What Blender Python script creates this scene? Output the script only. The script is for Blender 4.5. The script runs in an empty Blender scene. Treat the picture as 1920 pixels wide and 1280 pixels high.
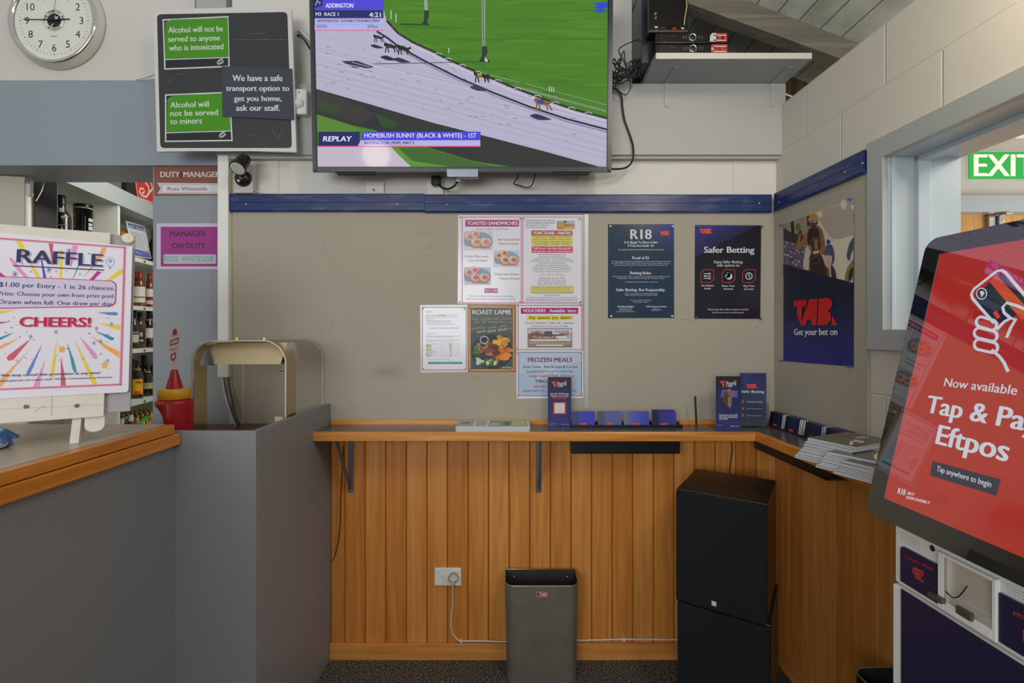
import bpy, bmesh, math, random
from mathutils import Vector, Matrix, noise
random.seed(7)
D = bpy.data
SC = bpy.context.scene
COL = SC.collection
R = math.radians
# ---------------------------------------------------------------- camera, light, exposure
FPX, HZ, EYE = 914.0, 620.0, 1.456          # focal length in px, horizon row, eye height
cam = D.objects.new('camera', D.cameras.new('camera')); COL.objects.link(cam)
cam.location = (0, 0, EYE); cam.rotation_euler = (R(90), 0, 0)
cam.data.sensor_width = 36; cam.data.lens = FPX/1920*36
cam.data.shift_y = -(640-HZ)/1920; cam.data.clip_start = .02
SC.camera = cam
SC.view_settings.view_transform = 'Standard'; SC.view_settings.look = 'None'
SC.view_settings.exposure = 0.0; SC.view_settings.gamma = 1.0
SC.view_settings.use_curve_mapping = False
wd = D.worlds.new('world'); SC.world = wd; wd.use_nodes = True
bg = wd.node_tree.nodes['Background']
bg.inputs[0].default_value = (.93, .97, 1.0, 1); bg.inputs[1].default_value = .42

def area(name, loc, target, sx, sy, power, col=(1, 1, 1)):
    l = D.lights.new(name, 'AREA'); l.shape = 'RECTANGLE'; l.size = sx; l.size_y = sy
    l.energy = power; l.color = col
    o = D.objects.new(name, l); COL.objects.link(o); o.location = loc
    o.rotation_euler = (Vector(target)-Vector(loc)).to_track_quat('-Z', 'Y').to_euler()
    return o
area('ceiling_light_panel', (1.12, -.35, 3.2), (.6, 2.0, 1.9), .3, .5, 14, (1, .93, .80))
def bulb(name, loc, power, r, col):
    l = D.lights.new(name, 'POINT'); l.energy = power; l.shadow_soft_size = r; l.color = col
    o = D.objects.new(name, l); COL.objects.link(o); o.location = loc
bulb('warm_wall_lamp', (.95, .95, 2.30), 4.6, .06, (1, .86, .62))
bulb('pendant_lamp', (-1.40, -1.07, 2.96), 5, .14, (1, .86, .66))
area('window_daylight', (-1.5, -3.2, 1.9), (0, 2.2, 1.5), 2.8, 1.5, 96, (.95, .98, 1))
area('bar_shelf_fill', (-1.55, 2.95, 2.5), (-2.75, 3.1, 1.5), .5, .9, 12, (1, .96, .88))  # added fill that brightens the bar shelf bays; stands for no visible fitting
area('porch_overhead_fill', (2.7, .9, 2.9), (1.2, .9, 1.4), 1.4, 1.2, 62, (1, .97, .9))  # added fill that brightens the porch and reaches the bar front; source unseen
area('porch_side_fill', (5.1, 1.4, 1.5), (2.4, 2.6, 2.4), 2.0, 1.6, 95, (1, .98, .92))  # added fill aimed up at the porch ceiling; no window is modelled there

# ---------------------------------------------------------------- colours and materials
def lin(c):
    c = c/255.0
    return c/12.92 if c <= .04045 else ((c+.055)/1.055)**2.4
def C(r, g, b): return (lin(r), lin(g), lin(b), 1)
MATS = {}
def mat(name, col, rough=.55, metal=0., spec=.5, bump=0., bscale=200., var=0., vscale=8., stretch=None, emit=None, coat=0., ior=0.):
    if name in MATS: return MATS[name]
    m = D.materials.new(name); m.use_nodes = True
    n, l = m.node_tree.nodes, m.node_tree.links
    b = n['Principled BSDF']
    if emit and ior: rough = .02
    b.inputs['Base Color'].default_value = col; b.inputs['Roughness'].default_value = rough
    b.inputs['Metallic'].default_value = metal; b.inputs['Specular IOR Level'].default_value = spec
    if ior: b.inputs['IOR'].default_value = ior
    if coat: b.inputs['Coat Weight'].default_value = coat; b.inputs['Coat Roughness'].default_value = .04
    if emit:
        b.inputs['Emission Color'].default_value = emit[0]; b.inputs['Emission Strength'].default_value = emit[1]
    if bump or var:
        tc = n.new('ShaderNodeTexCoord'); mp = n.new('ShaderNodeMapping')
        if stretch: mp.inputs['Scale'].default_value = stretch
        l.new(tc.outputs['Object'], mp.inputs['Vector'])
    if bump:
        t = n.new('ShaderNodeTexNoise'); t.inputs['Scale'].default_value = bscale; t.inputs['Detail'].default_value = 3
        bp = n.new('ShaderNodeBump'); bp.inputs['Strength'].default_value = bump; bp.inputs['Distance'].default_value = .004
        l.new(mp.outputs[0], t.inputs['Vector']); l.new(t.outputs['Fac'], bp.inputs['Height']); l.new(bp.outputs[0], b.inputs['Normal'])
    if var:
        t = n.new('ShaderNodeTexNoise'); t.inputs['Scale'].default_value = vscale; t.inputs['Detail'].default_value = 4
        r = n.new('ShaderNodeValToRGB')
        r.color_ramp.elements[0].position = .3; r.color_ramp.elements[1].position = .7
        r.color_ramp.elements[0].color = tuple(x*(1-var) for x in col[:3])+(1,)
        r.color_ramp.elements[1].color = tuple(min(1, x*(1+var)) for x in col[:3])+(1,)
        l.new(mp.outputs[0], t.inputs['Vector']); l.new(t.outputs['Fac'], r.inputs[0]); l.new(r.outputs[0], b.inputs['Base Color'])
    MATS[name] = m
    return m
def ink(r, g, b, rough=.45):      # flat printed colour
    return mat('ink_%d_%d_%d_%d' % (r, g, b, rough*100), C(r, g, b), rough, 0, .35)
def glow(r, g, b, s=1.0, ior=0.): # pixel colour of a lit display, under glossy glass
    k = 'pixel_%d_%d_%d_%d' % (r, g, b, ior*10)
    if k in MATS: return MATS[k]
    return mat(k, (.01, .01, .01, 1), .06, 0, .5, emit=(C(r, g, b), s), ior=ior)
def clear(name, tint, f0=.05, rough=.03, alpha=.9):   # thin clear sheet: transparent with a glossy skin
    if name in MATS: return MATS[name]
    m = D.materials.new(name); m.use_nodes = True; n, l = m.node_tree.nodes, m.node_tree.links
    n.remove(n['Principled BSDF'])
    tr = n.new('ShaderNodeBsdfTransparent'); tr.inputs[0].default_value = tint
    gl = n.new('ShaderNodeBsdfGlossy'); gl.inputs['Roughness'].default_value = rough
    fr = n.new('ShaderNodeLayerWeight'); fr.inputs['Blend'].default_value = .25
    ma = n.new('ShaderNodeMath'); ma.operation = 'MULTIPLY_ADD'; ma.inputs[1].default_value = .22; ma.inputs[2].default_value = f0
    mx = n.new('ShaderNodeMixShader')
    l.new(fr.outputs['Fresnel'], ma.inputs[0]); l.new(ma.outputs[0], mx.inputs[0])
    l.new(tr.outputs[0], mx.inputs[1]); l.new(gl.outputs[0], mx.inputs[2])
    l.new(mx.outputs[0], n['Material Output'].inputs[0])
    MATS[name] = m
    return m
def nodemat(name):
    m = D.materials.new(name); m.use_nodes = True; MATS[name] = m
    return m, m.node_tree.nodes, m.node_tree.links, m.node_tree.nodes['Principled BSDF']

def wood(name, c0, c1, c2, axis='z', boards=0., off=0., rough=.4, bax=0):
    """wood with grain along one local axis; boards > 0 gives every board of that width its own tone"""
    m, n, l, b = nodemat(name)
    tc = n.new('ShaderNodeTexCoord'); sp = n.new('ShaderNodeSeparateXYZ'); l.new(tc.outputs['Object'], sp.inputs[0])
    mp = n.new('ShaderNodeMapping')
    s = {'x': (1.2, 26, 26), 'y': (26, 1.2, 26), 'z': (26, 26, 1.2)}[axis]
    mp.inputs['Scale'].default_value = s; l.new(tc.outputs['Object'], mp.inputs['Vector'])
    t = n.new('ShaderNodeTexNoise'); t.inputs['Scale'].default_value = 1.6; t.inputs['Detail'].default_value = 7; t.inputs['Distortion'].default_value = .7
    l.new(mp.outputs[0], t.inputs['Vector'])
    src = t.outputs['Fac']
    if boards:
        a = n.new('ShaderNodeMath'); a.operation = 'SUBTRACT'; a.inputs[1].default_value = off; l.new(sp.outputs[bax], a.inputs[0])
        d = n.new('ShaderNodeMath'); d.operation = 'DIVIDE'; d.inputs[1].default_value = boards; l.new(a.outputs[0], d.inputs[0])
        f = n.new('ShaderNodeMath'); f.operation = 'FLOOR'; l.new(d.outputs[0], f.inputs[0])
        w = n.new('ShaderNodeTexWhiteNoise'); w.noise_dimensions = '1D'; l.new(f.outputs[0], w.inputs['W'])
        ad = n.new('ShaderNodeVectorMath'); ad.operation = 'ADD'; l.new(mp.outputs[0], ad.inputs[0]); l.new(w.outputs['Color'], ad.inputs[1])
        sc = n.new('ShaderNodeVectorMath'); sc.operation = 'MULTIPLY_ADD'; sc.inputs[1].default_value = (9, 9, 9)
        l.new(w.outputs['Color'], sc.inputs[0]); l.new(mp.outputs[0], sc.inputs[2]); l.new(sc.outputs[0], t.inputs['Vector'])
        mm = n.new('ShaderNodeMath'); mm.operation = 'MULTIPLY_ADD'; mm.inputs[1].default_value = .30; l.new(w.outputs['Value'], mm.inputs[0])
        m2 = n.new('ShaderNodeMath'); m2.operation = 'SUBTRACT'; m2.inputs[1].default_value = .15; l.new(t.outputs['Fac'], m2.inputs[0])
        l.new(m2.outputs[0], mm.inputs[2]); src = mm.outputs[0]
    r = n.new('ShaderNodeValToRGB'); e = r.color_ramp.elements
    e[0].position = .22; e[0].color = c0; e[1].position = .78; e[1].color = c2
    x = e.new(.5); x.color = c1
    l.new(src, r.inputs[0]); l.new(r.outputs[0], b.inputs['Base Color'])
    b.inputs['Roughness'].default_value = rough
    return m

def ink_fade(name, c0, c1, z0, z1, rough=.3):   # printed colour that fades from c0 (at local z0) to c1 (at z1)
    m, n, l, b = nodemat(name); tc = n.new('ShaderNodeTexCoord'); sp = n.new('ShaderNodeSeparateXYZ'); mr = n.new('ShaderNodeMapRange'); mx = n.new('ShaderNodeMix'); mx.data_type = 'RGBA'
    mr.inputs['From Min'].default_value = z0; mr.inputs['From Max'].default_value = z1; mx.inputs['A'].default_value = c0; mx.inputs['B'].default_value = c1
    l.new(tc.outputs['Object'], sp.inputs[0]); l.new(sp.outputs[2], mr.inputs['Value']); l.new(mr.outputs['Result'], mx.inputs['Factor']); l.new(mx.outputs['Result'], b.inputs['Base Color'])
    b.inputs['Roughness'].default_value = rough; b.inputs['Specular IOR Level'].default_value = .35
    return m
def curve(pts, n=5):                     # points along a smooth path
    pts = [Vector(p) for p in pts]; out = []
    for i in range(len(pts)-1):
        a, b, c, d = pts[max(i-1, 0)], pts[i], pts[i+1], pts[min(i+2, len(pts)-1)]
        for t in [j/n for j in range(n)]: out.append(.5*(2*b+(c-a)*t+(2*a-5*b+4*c-d)*t*t+(3*b-a-3*c+d)*t**3))
    return out+[pts[-1]]

# ---------------------------------------------------------------- mesh helpers
class MB:
    def __init__(s): s.v, s.f, s.m, s.sm, s.mats = [], [], [], [], []
    def mi(s, m):
        if m not in s.mats: s.mats.append(m)
        return s.mats.index(m)
    def add(s, vs, fs, m, smooth=False):
        o = len(s.v); s.v += [tuple(v) for v in vs]; i = s.mi(m)
        for f in fs: s.f.append(tuple(o+k for k in f)); s.m.append(i); s.sm.append(smooth)
        return s
    def box(s, x0, x1, y0, y1, z0, z1, m):
        vs = [(x, y, z) for z in (z0, z1) for y in (y0, y1) for x in (x0, x1)]
        return s.add(vs, [(0, 2, 3, 1), (4, 5, 7, 6), (0, 1, 5, 4), (2, 6, 7, 3), (0, 4, 6, 2), (1, 3, 7, 5)], m)
    def prism(s, poly, a, b, m, axis='y', smooth=False):
        """polygon in the two other axes (x,z) / (x,y) / (y,z), extruded along axis from a to b"""
        def P(p, t):
            return {'y': (p[0], t, p[1]), 'z': (p[0], p[1], t), 'x': (t, p[0], p[1])}[axis]
        n = len(poly); vs = [P(p, a) for p in poly]+[P(p, b) for p in poly]
        fs = [tuple(range(n)), tuple(range(2*n-1, n-1, -1))]
        s.add(vs, fs, m)
        o = len(s.v)-2*n; i = s.mi(m)
        for k in range(n):
            j = (k+1) % n; s.f.append((o+k, o+n+k, o+n+j, o+j)); s.m.append(i); s.sm.append(smooth)
        return s
    def bar(s, p, q, w, h, m, up=(0, 0, 1)):
        p, q = Vector(p), Vector(q); d = (q-p).normalized(); u = Vector(up)
        if abs(d.dot(u)) > .98: u = Vector((0, 1, 0))
        a = d.cross(u).normalized()*w/2; c = a.cross(d).normalized()*h/2
        vs = [x+i*a+j*c for x in (p, q) for i in (-1, 1) for j in (-1, 1)]
        return s.add(vs, [(0, 1, 3, 2), (4, 6, 7, 5), (0, 4, 5, 1), (2, 3, 7, 6), (0, 2, 6, 4), (1, 5, 7, 3)], m)
    def tube(s, pts, r, m, seg=8, cap=True, close=False):
        pts = [Vector(p) for p in pts]; n = len(pts); vs = []; fs = []
        ref = None
        for i, p in enumerate(pts):
            d = (pts[min(i+1, n-1)]-pts[max(i-1, 0)])
            if d.length < 1e-9: d = Vector((0, 0, 1))
            d.normalize()
            if ref is None: ref = d.orthogonal().normalized()
            ref = (ref-d*ref.dot(d))
            if ref.length < 1e-6: ref = d.orthogonal()
            ref.normalize(); b = d.cross(ref)
            rr = r[i] if isinstance(r, (list, tuple)) else r
            for k in range(seg):
                a = 2*math.pi*k/seg; vs.append(p+ref*math.cos(a)*rr+b*math.sin(a)*rr)
        for i in range(n-1):
            for k in range(seg):
                j = (k+1) % seg; fs.append((i*seg+k, i*seg+j, (i+1)*seg+j, (i+1)*seg+k))
        s.add(vs, fs, m, True)
        if cap: s.add(vs[:seg], [tuple(range(seg-1, -1, -1))], m); s.add(vs[-seg:], [tuple(range(seg))], m)
        return s
    def lathe(s, prof, m, seg=20, c=(0, 0, 0), axis='z', a0=0, a1=2*math.pi, smooth=True):
        full = abs(a1-a0-2*math.pi) < 1e-6; k = seg if full else seg+1
        vs = []; fs = []
        for r, z in prof:
            for i in range(k):
                a = a0+(a1-a0)*i/seg; x, y = r*math.cos(a), r*math.sin(a)
                p = {'z': (x, y, z), 'y': (x, -z, y), 'x': (z, x, y)}[axis]
                vs.append((p[0]+c[0], p[1]+c[1], p[2]+c[2]))
        for i in range(len(prof)-1):
            for j in range(seg):
                q = (j+1) % k; fs.append((i*k+j, i*k+q, (i+1)*k+q, (i+1)*k+j))
        return s.add(vs, fs, m, smooth)
    def build(s, name, parent=None, loc=None, rot=None, mw=None, bevel=0., bseg=2, kind=None, label=None):
        me = D.meshes.new(name); me.from_pydata(s.v, [], s.f)
        for m in s.mats: me.materials.append(m)
        me.polygons.foreach_set('material_index', s.m); me.polygons.foreach_set('use_smooth', s.sm); me.update()
        o = D.objects.new(name, me); COL.objects.link(o)
        if parent: o.parent = parent
        if mw is not None: o.matrix_world = mw
        if loc: o.location = loc
        if rot: o.rotation_euler = rot
        if bevel:
            bm = bmesh.new(); bm.from_mesh(me); bmesh.ops.recalc_face_normals(bm, faces=bm.faces); bm.to_mesh(me); bm.free()
            b = o.modifiers.new('bevel', 'BEVEL'); b.width = bevel; b.segments = bseg; b.limit_method = 'ANGLE'; b.angle_limit = R(40)
        if kind: o['kind'] = kind
        if label: o['label'] = label
        return o
def tag(o, label, cat, group=None):
    o['label'] = label; o['category'] = cat
    if group: o['group'] = group
    return o
def thing(name, label, cat, loc=(0, 0, 0), rotz=0, group=None, mw=None):
    o = D.objects.new(name, None); COL.objects.link(o); o.empty_display_size = .05
    if mw is not None: o.matrix_world = mw
    else: o.location = loc; o.rotation_euler = (0, 0, rotz)
    return tag(o, label, cat, group)
def copy_tree(o, parent=None):
    c = o.copy(); COL.objects.link(c); c.parent = parent
    for ch in o.children: copy_tree(ch, c)
    return c
def struct(mb, name, **k): return mb.build(name, kind='structure', **k)

# ---------------------------------------------------------------- pixels of the photo to places on real planes
def P(px, py, Y): return Vector(((px-960)/FPX*Y, Y, EYE-(py-HZ)/FPX*Y))
def zt(x0, y0, k): return lambda x, y: (x0+x*k, y0+y*k)
class Plane:
    """a plane with local x to the right and z up as its viewer sees it; local -y points at the viewer"""
    def __init__(s, O, ex=(1, 0, 0), ez=(0, 0, 1)):
        s.O = Vector(O); s.ex = Vector(ex).normalized(); ez = Vector(ez)
        s.ez = (ez-s.ex*ez.dot(s.ex)).normalized(); s.ey = s.ez.cross(s.ex)
        s.mw = Matrix(((s.ex.x, s.ey.x, s.ez.x, s.O.x), (s.ex.y, s.ey.y, s.ez.y, s.O.y), (s.ex.z, s.ey.z, s.ez.z, s.O.z), (0, 0, 0, 1)))
    def loc(s, px, py):
        d = Vector(((px-960)/FPX, 1, -(py-HZ)/FPX)); c = Vector((0, 0, EYE))
        t = (s.O-c).dot(s.ey)/d.dot(s.ey); p = c+d*t-s.O
        return (p.dot(s.ex), p.dot(s.ez))
    def world(s, a, b, out=0.): return s.O+s.ex*a+s.ez*b-s.ey*out
    def shifted(s, a, b, out=0.):
        return Plane(s.world(a, b, out), s.ex, s.ez)

_TX, _TN = {}, {}
def lift(t, bold, i): return (i//_TN[(t, bold)])*2.5e-5      # the strokes that thicken a letter lie just over each other
def text_geo(t, bold):
    k = (t, bold)
    if k not in _TX:
        cu = D.curves.new('t', 'FONT'); cu.body = t; cu.size = 1; cu.resolution_u = 3
        o = D.objects.new('t', cu); COL.objects.link(o)
        me = D.meshes.new_from_object(o)
        vs = [(v.co.x, v.co.y) for v in me.vertices]; fs = [tuple(p.vertices) for p in me.polygons]
        D.objects.remove(o); D.curves.remove(cu); D.meshes.remove(me)
        sh = {0: ((0, 0),), 1: ((-.013, 0), (.013, 0)), 2: ((-.03, -.004), (0, .004), (.03, -.004))}[bold]; _TN[k] = len(vs)
        fs = [tuple(i+j*len(vs) for i in f) for j in range(len(sh)) for f in fs]; vs = [(x+dx, y+dy) for dx, dy in sh for x, y in vs]
        _TX[k] = (vs, fs)
    return _TX[k]
CAP = max(v[1] for v in text_geo('H', 0)[0])
class Canvas:
    """flat print: a sheet with real thickness and its printed shapes, built as one mesh in a plane's local space"""
    def __init__(s, plane, tf=None, step=.00022):
        s.pl, s.tf, s.mb, s.lay, s.step = plane, tf or (lambda x, y: (x, y)), MB(), 1, step
    def L(s, x, y): return s.pl.loc(*s.tf(x, y))
    def up(s): s.lay += 1
    def slab(s, pts, m, th=.001):
        q = [s.L(*p) for p in pts]
        s.mb.prism(q, 0, th, m, 'y'); return s
    def poly(s, pts, m, raw=False):
        q = pts if raw else [s.L(*p) for p in pts]
        s.mb.add([(a, -s.lay*s.step, b) for a, b in q], [tuple(range(len(q)))], m); s.lay += .05; return s
    def soft(s, pts, m, n=4):          # closed outline rounded through its points
        k = len(pts); out = []
        for i in range(k):
            a, b, c_, d = (Vector(pts[(i+j-1) % k]) for j in range(4))
            for t in [j/n for j in range(n)]: out.append(tuple(.5*(2*b+(c_-a)*t+(2*a-5*b+4*c_-d)*t*t+(3*b-a-3*c_+d)*t**3)))
        return s.poly(out, m)
    def rect(s, x0, y0, x1, y1, m): return s.poly([(x0, y1), (x1, y1), (x1, y0), (x0, y0)], m)
    def rrect(s, x0, y0, x1, y1, r, m):
        pts = []
        for cx, cy, a in ((x1-r, y0+r, -90), (x1-r, y1-r, 0), (x0+r, y1-r, 90), (x0+r, y0+r, 180)):
            for k in range(5): t = R(a+k*22.5); pts.append((cx+r*math.cos(t), cy+r*math.sin(t)))
        return s.poly(pts, m)
    def frame(s, x0, y0, x1, y1, w, m):
        s.rect(x0, y0, x1, y0+w, m); s.rect(x0, y1-w, x1, y1, m); s.rect(x0, y0+w, x0+w, y1-w, m); return s.rect(x1-w, y0+w, x1, y1-w, m)
    def ell(s, cx, cy, rx, ry, m, n=20, rot=0.):
        c, d = math.cos(rot), math.sin(rot)
        return s.poly([(cx+rx*math.cos(t)*c-ry*math.sin(t)*d, cy+rx*math.cos(t)*d+ry*math.sin(t)*c) for t in [2*math.pi*k/n for k in range(n)]], m)
    def line(s, pts, w, m, close=False):
        pts = [s.L(*p) for p in pts]
        if close: pts = pts+[pts[0]]
        vs = []; fs = []
        k = abs(s.L(1, 0)[0]-s.L(0, 0)[0]) if w > 0 else 1
        for i, p in enumerate(pts):
            a = pts[max(i-1, 0)]; b = pts[min(i+1, len(pts)-1)]
            if close and i in (0, len(pts)-1): a, b = pts[-2], pts[1]
            dx, dz = b[0]-a[0], b[1]-a[1]; n = math.hypot(dx, dz) or 1
            h = w*k/2
            vs += [(p[0]-dz/n*h, -s.lay*s.step, p[1]+dx/n*h), (p[0]+dz/n*h, -s.lay*s.step, p[1]-dx/n*h)]
            if i: fs.append((2*i-2, 2*i-1, 2*i+1, 2*i))
        s.mb.add(vs, fs, m); s.lay += .04; return s
    def text(s, t, x0, x1, yb, h, m, bold=1, shear=0., y1=None):
        """text from x0 to x1 on baseline yb (y1 at its right end), capitals h high, in the canvas' own px"""
        vs, fs = text_geo(t, bold)
        if not vs: return s
        a = min(v[0] for v in vs); b = max(v[0] for v in vs)
        p = s.L(x0, yb); q = s.L(x1, yb if y1 is None else y1); hh = abs(s.L(x0, yb-h)[1]-p[1])
        ux, uz = q[0]-p[0], q[1]-p[1]
        out = []
        for i, (x, y) in enumerate(vs):
            u = (x-a)/(b-a); w = y/CAP*hh
            out.append((p[0]+ux*u+shear*w, -s.lay*s.step-lift(t, bold, i), p[1]+uz*u+w))
        s.mb.add(out, fs, m); return s
    def texts(s, rows, m, bold=1, shear=0.):
        for r in rows: s.text(r[0], r[1], r[2], r[3], r[4], m, bold, shear)
        return s
    def build(s, name, parent=None, bevel=0):
        return s.mb.build(name, parent, mw=None if parent else s.pl.mw)
def tab_logo(c, x0, y0, x1, y1, m):
    """slanted block letters with a small triangle at their right foot"""
    w, h = x1-x0, y1-y0
    f = lambda a, b: (x0+a*w, y0+b*h)
    c.poly([f(0, .1), f(.30, .07), f(.28, .32), f(.20, .32), f(.17, 1), f(.07, .62), f(.09, .32), f(.0, .32)], m)
    c.poly([f(.36, .05), f(.55, .03), f(.52, .98), f(.40, .98), f(.41, .78), f(.32, .78), f(.27, .98), f(.15, .98)], m)
    c.poly([f(.57, .03), f(.78, 0), f(.86, .06), f(.88, .22), f(.84, .40), f(.78, .48), f(.85, .56), f(.85, .80), f(.78, .94), f(.70, .98), f(.54, .98)], m)
    c.poly([f(.88, .62), f(1, .98), f(.86, .98)], m)
# ================================================================ THE SETTING
DW = 2.18                                        # distance of the back wall
EU = Vector((.0372, -1, 0)).normalized()         # along the right wall, towards the viewer
RW = Plane((1.1806, DW, 0), EU)                  # right wall: local x runs towards the viewer, -y into the room
paint = mat('wall_paint', C(216, 212, 204), .55, bump=.06, bscale=420)
paint_grey = mat('grey_beam_paint', C(176, 176, 172), .5, bump=.05, bscale=500)
paint_dark = mat('dark_grey_laminate', C(128, 131, 135), .42, bump=.03, bscale=900)
paint_col = mat('column_paint', C(146, 151, 157), .5, bump=.04, bscale=500)
beige_strip = mat('bare_edge_strip', C(214, 200, 160), .6, var=.15, vscale=14)
white_pl = mat('white_plastic', C(226, 225, 220), .35)
white_paint = mat('white_gloss_paint', C(232, 232, 226), .3)
black_pl = mat('black_plastic', C(24, 24, 25), .35)
black_rub = mat('black_cable', C(20, 20, 21), .45)
dark_metal = mat('grey_enamelled_steel', C(110, 108, 112), .38, .55)
chrome = mat('chrome', C(225, 222, 215), .12, 1)
brass = mat('brass', C(232, 200, 130), .25, .75)
steel = mat('zinc_steel', C(175, 176, 178), .35, .9)
alu = mat('aluminium_strip', C(190, 194, 192), .35, .6)

# carpet
m, n, l, b = nodemat('carpet')
tc = n.new('ShaderNodeTexCoord'); t = n.new('ShaderNodeTexNoise'); t.inputs['Scale'].default_value = 130; t.inputs['Detail'].default_value = 5
r = n.new('ShaderNodeValToRGB'); r.color_ramp.elements[0].position = .4; r.color_ramp.elements[1].position = .64
r.color_ramp.elements[0].color = C(24, 22, 22); r.color_ramp.elements[1].color = C(126, 116, 106)
bp = n.new('ShaderNodeBump'); bp.inputs['Strength'].default_value = .8; bp.inputs['Distance'].default_value = .006
l.new(tc.outputs['Object'], t.inputs['Vector']); l.new(t.outputs['Fac'], r.inputs[0]); l.new(r.outputs[0], b.inputs['Base Color'])
l.new(t.outputs['Fac'], bp.inputs['Height']); l.new(bp.outputs[0], b.inputs['Normal']); b.inputs['Roughness'].default_value = .95
carpet = m
struct(MB().box(-4.2, 5.5, -3.6, 5.2, -.12, 0, carpet), 'floor')

# back wall (painted sheet with battens above the pin board)
wb = MB().box(-1.252, .536, DW+.001, DW+.1, 0, 3.4, paint).box(.536, 1.16, DW+.001, DW+.1, 0, 2.54, paint)
wb.box(1.16, 1.62, DW+.001, DW+.1, 0, 2.40, paint)
for px in (521, 1085, 1376):                     # sheet joints covered by thin beads
    x = P(px, 340, DW).x; wb.box(x-.004, x+.004, DW-.004, DW+.002, 2.05, 2.24, paint)
struct(wb, 'wall_back')
# grey beam across the back wall
bm_ = MB().box(-1.30, 1.2, 2.136, DW, 2.227, 2.540, paint_grey)
bm_.box(-1.30, 1.2, 2.150, DW, 2.215, 2.229, paint_grey)
struct(bm_, 'beam_back', bevel=.002)
# upper left wall over the bar, its beam and the grey batten
struct(MB().box(-4.2, -1.252, 2.25, 2.29, 2.60, 3.6, paint), 'wall_left')
struct(MB().box(-4.2, -1.25, 2.235, 2.492, 2.214, 2.605, mat('blue_grey_beam_paint', C(150, 158, 168), .45, bump=.04, bscale=500)), 'beam_left', bevel=.002)
struct(MB().box(-1.425, -1.29, 2.20, 2.25, 2.605, 3.6, paint_grey).box(-1.47, -1.455, 2.235, 2.25, 2.605, 3.6, paint), 'trim_4')
struct(MB().box(-1.655, -1.262, 2.245, 2.47, 0, 2.214, paint_col), 'column', bevel=.003)
struct(MB().box(-1.262, -1.2405, 2.176, 2.245, .9, 2.9, beige_strip), 'trim_5')

# right wall of painted concrete block, with the servery window opening
m, n, l, b = nodemat('painted_block')
tc = n.new('ShaderNodeTexCoord'); sp = n.new('ShaderNodeSeparateXYZ'); cb = n.new('ShaderNodeCombineXYZ')
ax = n.new('ShaderNodeMath'); ax.operation = 'SUBTRACT'; ax.inputs[1].default_value = .209
az = n.new('ShaderNodeMath'); az.operation = 'SUBTRACT'; az.inputs[1].default_value = .0466
l.new(tc.outputs['Object'], sp.inputs[0]); l.new(sp.outputs[0], ax.inputs[0]); l.new(sp.outputs[2], az.inputs[0])
l.new(ax.outputs[0], cb.inputs[0]); l.new(az.outputs[0], cb.inputs[1])
bt = n.new('ShaderNodeTexBrick'); bt.inputs['Scale'].default_value = 1; bt.inputs['Brick Width'].default_value = .4
bt.inputs['Row Height'].default_value = .2; bt.inputs['Mortar Size'].default_value = .005; bt.inputs['Mortar Smooth'].default_value = 1
bt.inputs['Color1'].default_value = bt.inputs['Color2'].default_value = (1, 1, 1, 1); bt.inputs['Mortar'].default_value = (0, 0, 0, 1)
l.new(cb.outputs[0], bt.inputs['Vector'])
t = n.new('ShaderNodeTexNoise'); t.inputs['Scale'].default_value = 120; l.new(tc.outputs['Object'], t.inputs['Vector'])
ad = n.new('ShaderNodeMath'); ad.operation = 'MULTIPLY_ADD'; ad.inputs[1].default_value = .10; l.new(t.outputs['Fac'], ad.inputs[0]); l.new(bt.outputs['Color'], ad.inputs[2])
bp = n.new('ShaderNodeBump'); bp.inputs['Strength'].default_value = .5; bp.inputs['Distance'].default_value = .004
l.new(ad.outputs[0], bp.inputs['Height']); l.new(bp.outputs[0], b.inputs['Normal'])
b.inputs['Base Color'].default_value = C(206, 200, 188); b.inputs['Roughness'].default_value = .6
block = m
WX0, WX1, WZ0, WZ1 = .556, 2.2, 1.394, 2.078     # outer edge of the window frame in wall coordinates
OX0, OX1, OZ0, OZ1 = WX0+.03, WX1-.03, WZ0+.03, WZ1-.03
wr = MB()
wr.box(-.3, OX0, 0, .2, 0, 2.4466, block); wr.box(OX1, 4.6, 0, .2, 0, 2.4466, block)
wr.box(OX0, OX1, 0, .2, 0, OZ0, block); wr.box(OX0, OX1, 0, .2, OZ1, 2.4466, block)
struct(wr, 'wall_right', mw=RW.mw)
# window frame: face trim, lining and stops
frame_paint = mat('frame_paint', C(164, 167, 166), .32, bump=.02, bscale=300)
frame_in = mat('frame_lining_paint', C(180, 189, 194), .32, bump=.02, bscale=300)
wf = MB()
T = .066
for x0, x1, z0, z1 in ((WX0, WX0+T, WZ0, WZ1), (WX1-T, WX1, WZ0, WZ1), (WX0+T, WX1-T, WZ0, WZ0+T), (WX0+T, WX1-T, WZ1-T, WZ1)):
    wf.box(x0, x1, -.02, -.0005, z0, z1, frame_paint)
a0, a1, c0, c1 = WX0+T, WX1-T, WZ0+T, WZ1-T
wf.box(a0-.03, a0, -.0005, .24, c0-.03, c1+.03, frame_in); wf.box(a1, a1+.03, -.0005, .24, c0-.03, c1+.03, frame_in)
wf.box(a0, a1, -.0005, .24, c0-.03, c0, frame_in); wf.box(a0, a1, -.0005, .24, c1, c1+.03, frame_in)
wf.box(a0, a0+.016, .085, .125, c0, c1, frame_in); wf.box(a0, a1, .085, .125, c1-.016, c1, frame_in); wf.box(a0, a1, .085, .125, c0, c0+.016, frame_in)
wf.box(a0, a0+.006, .006, .02, c0, c1, frame_in)
struct(wf, 'window_1', mw=RW.mw, bevel=.0015)

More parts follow.
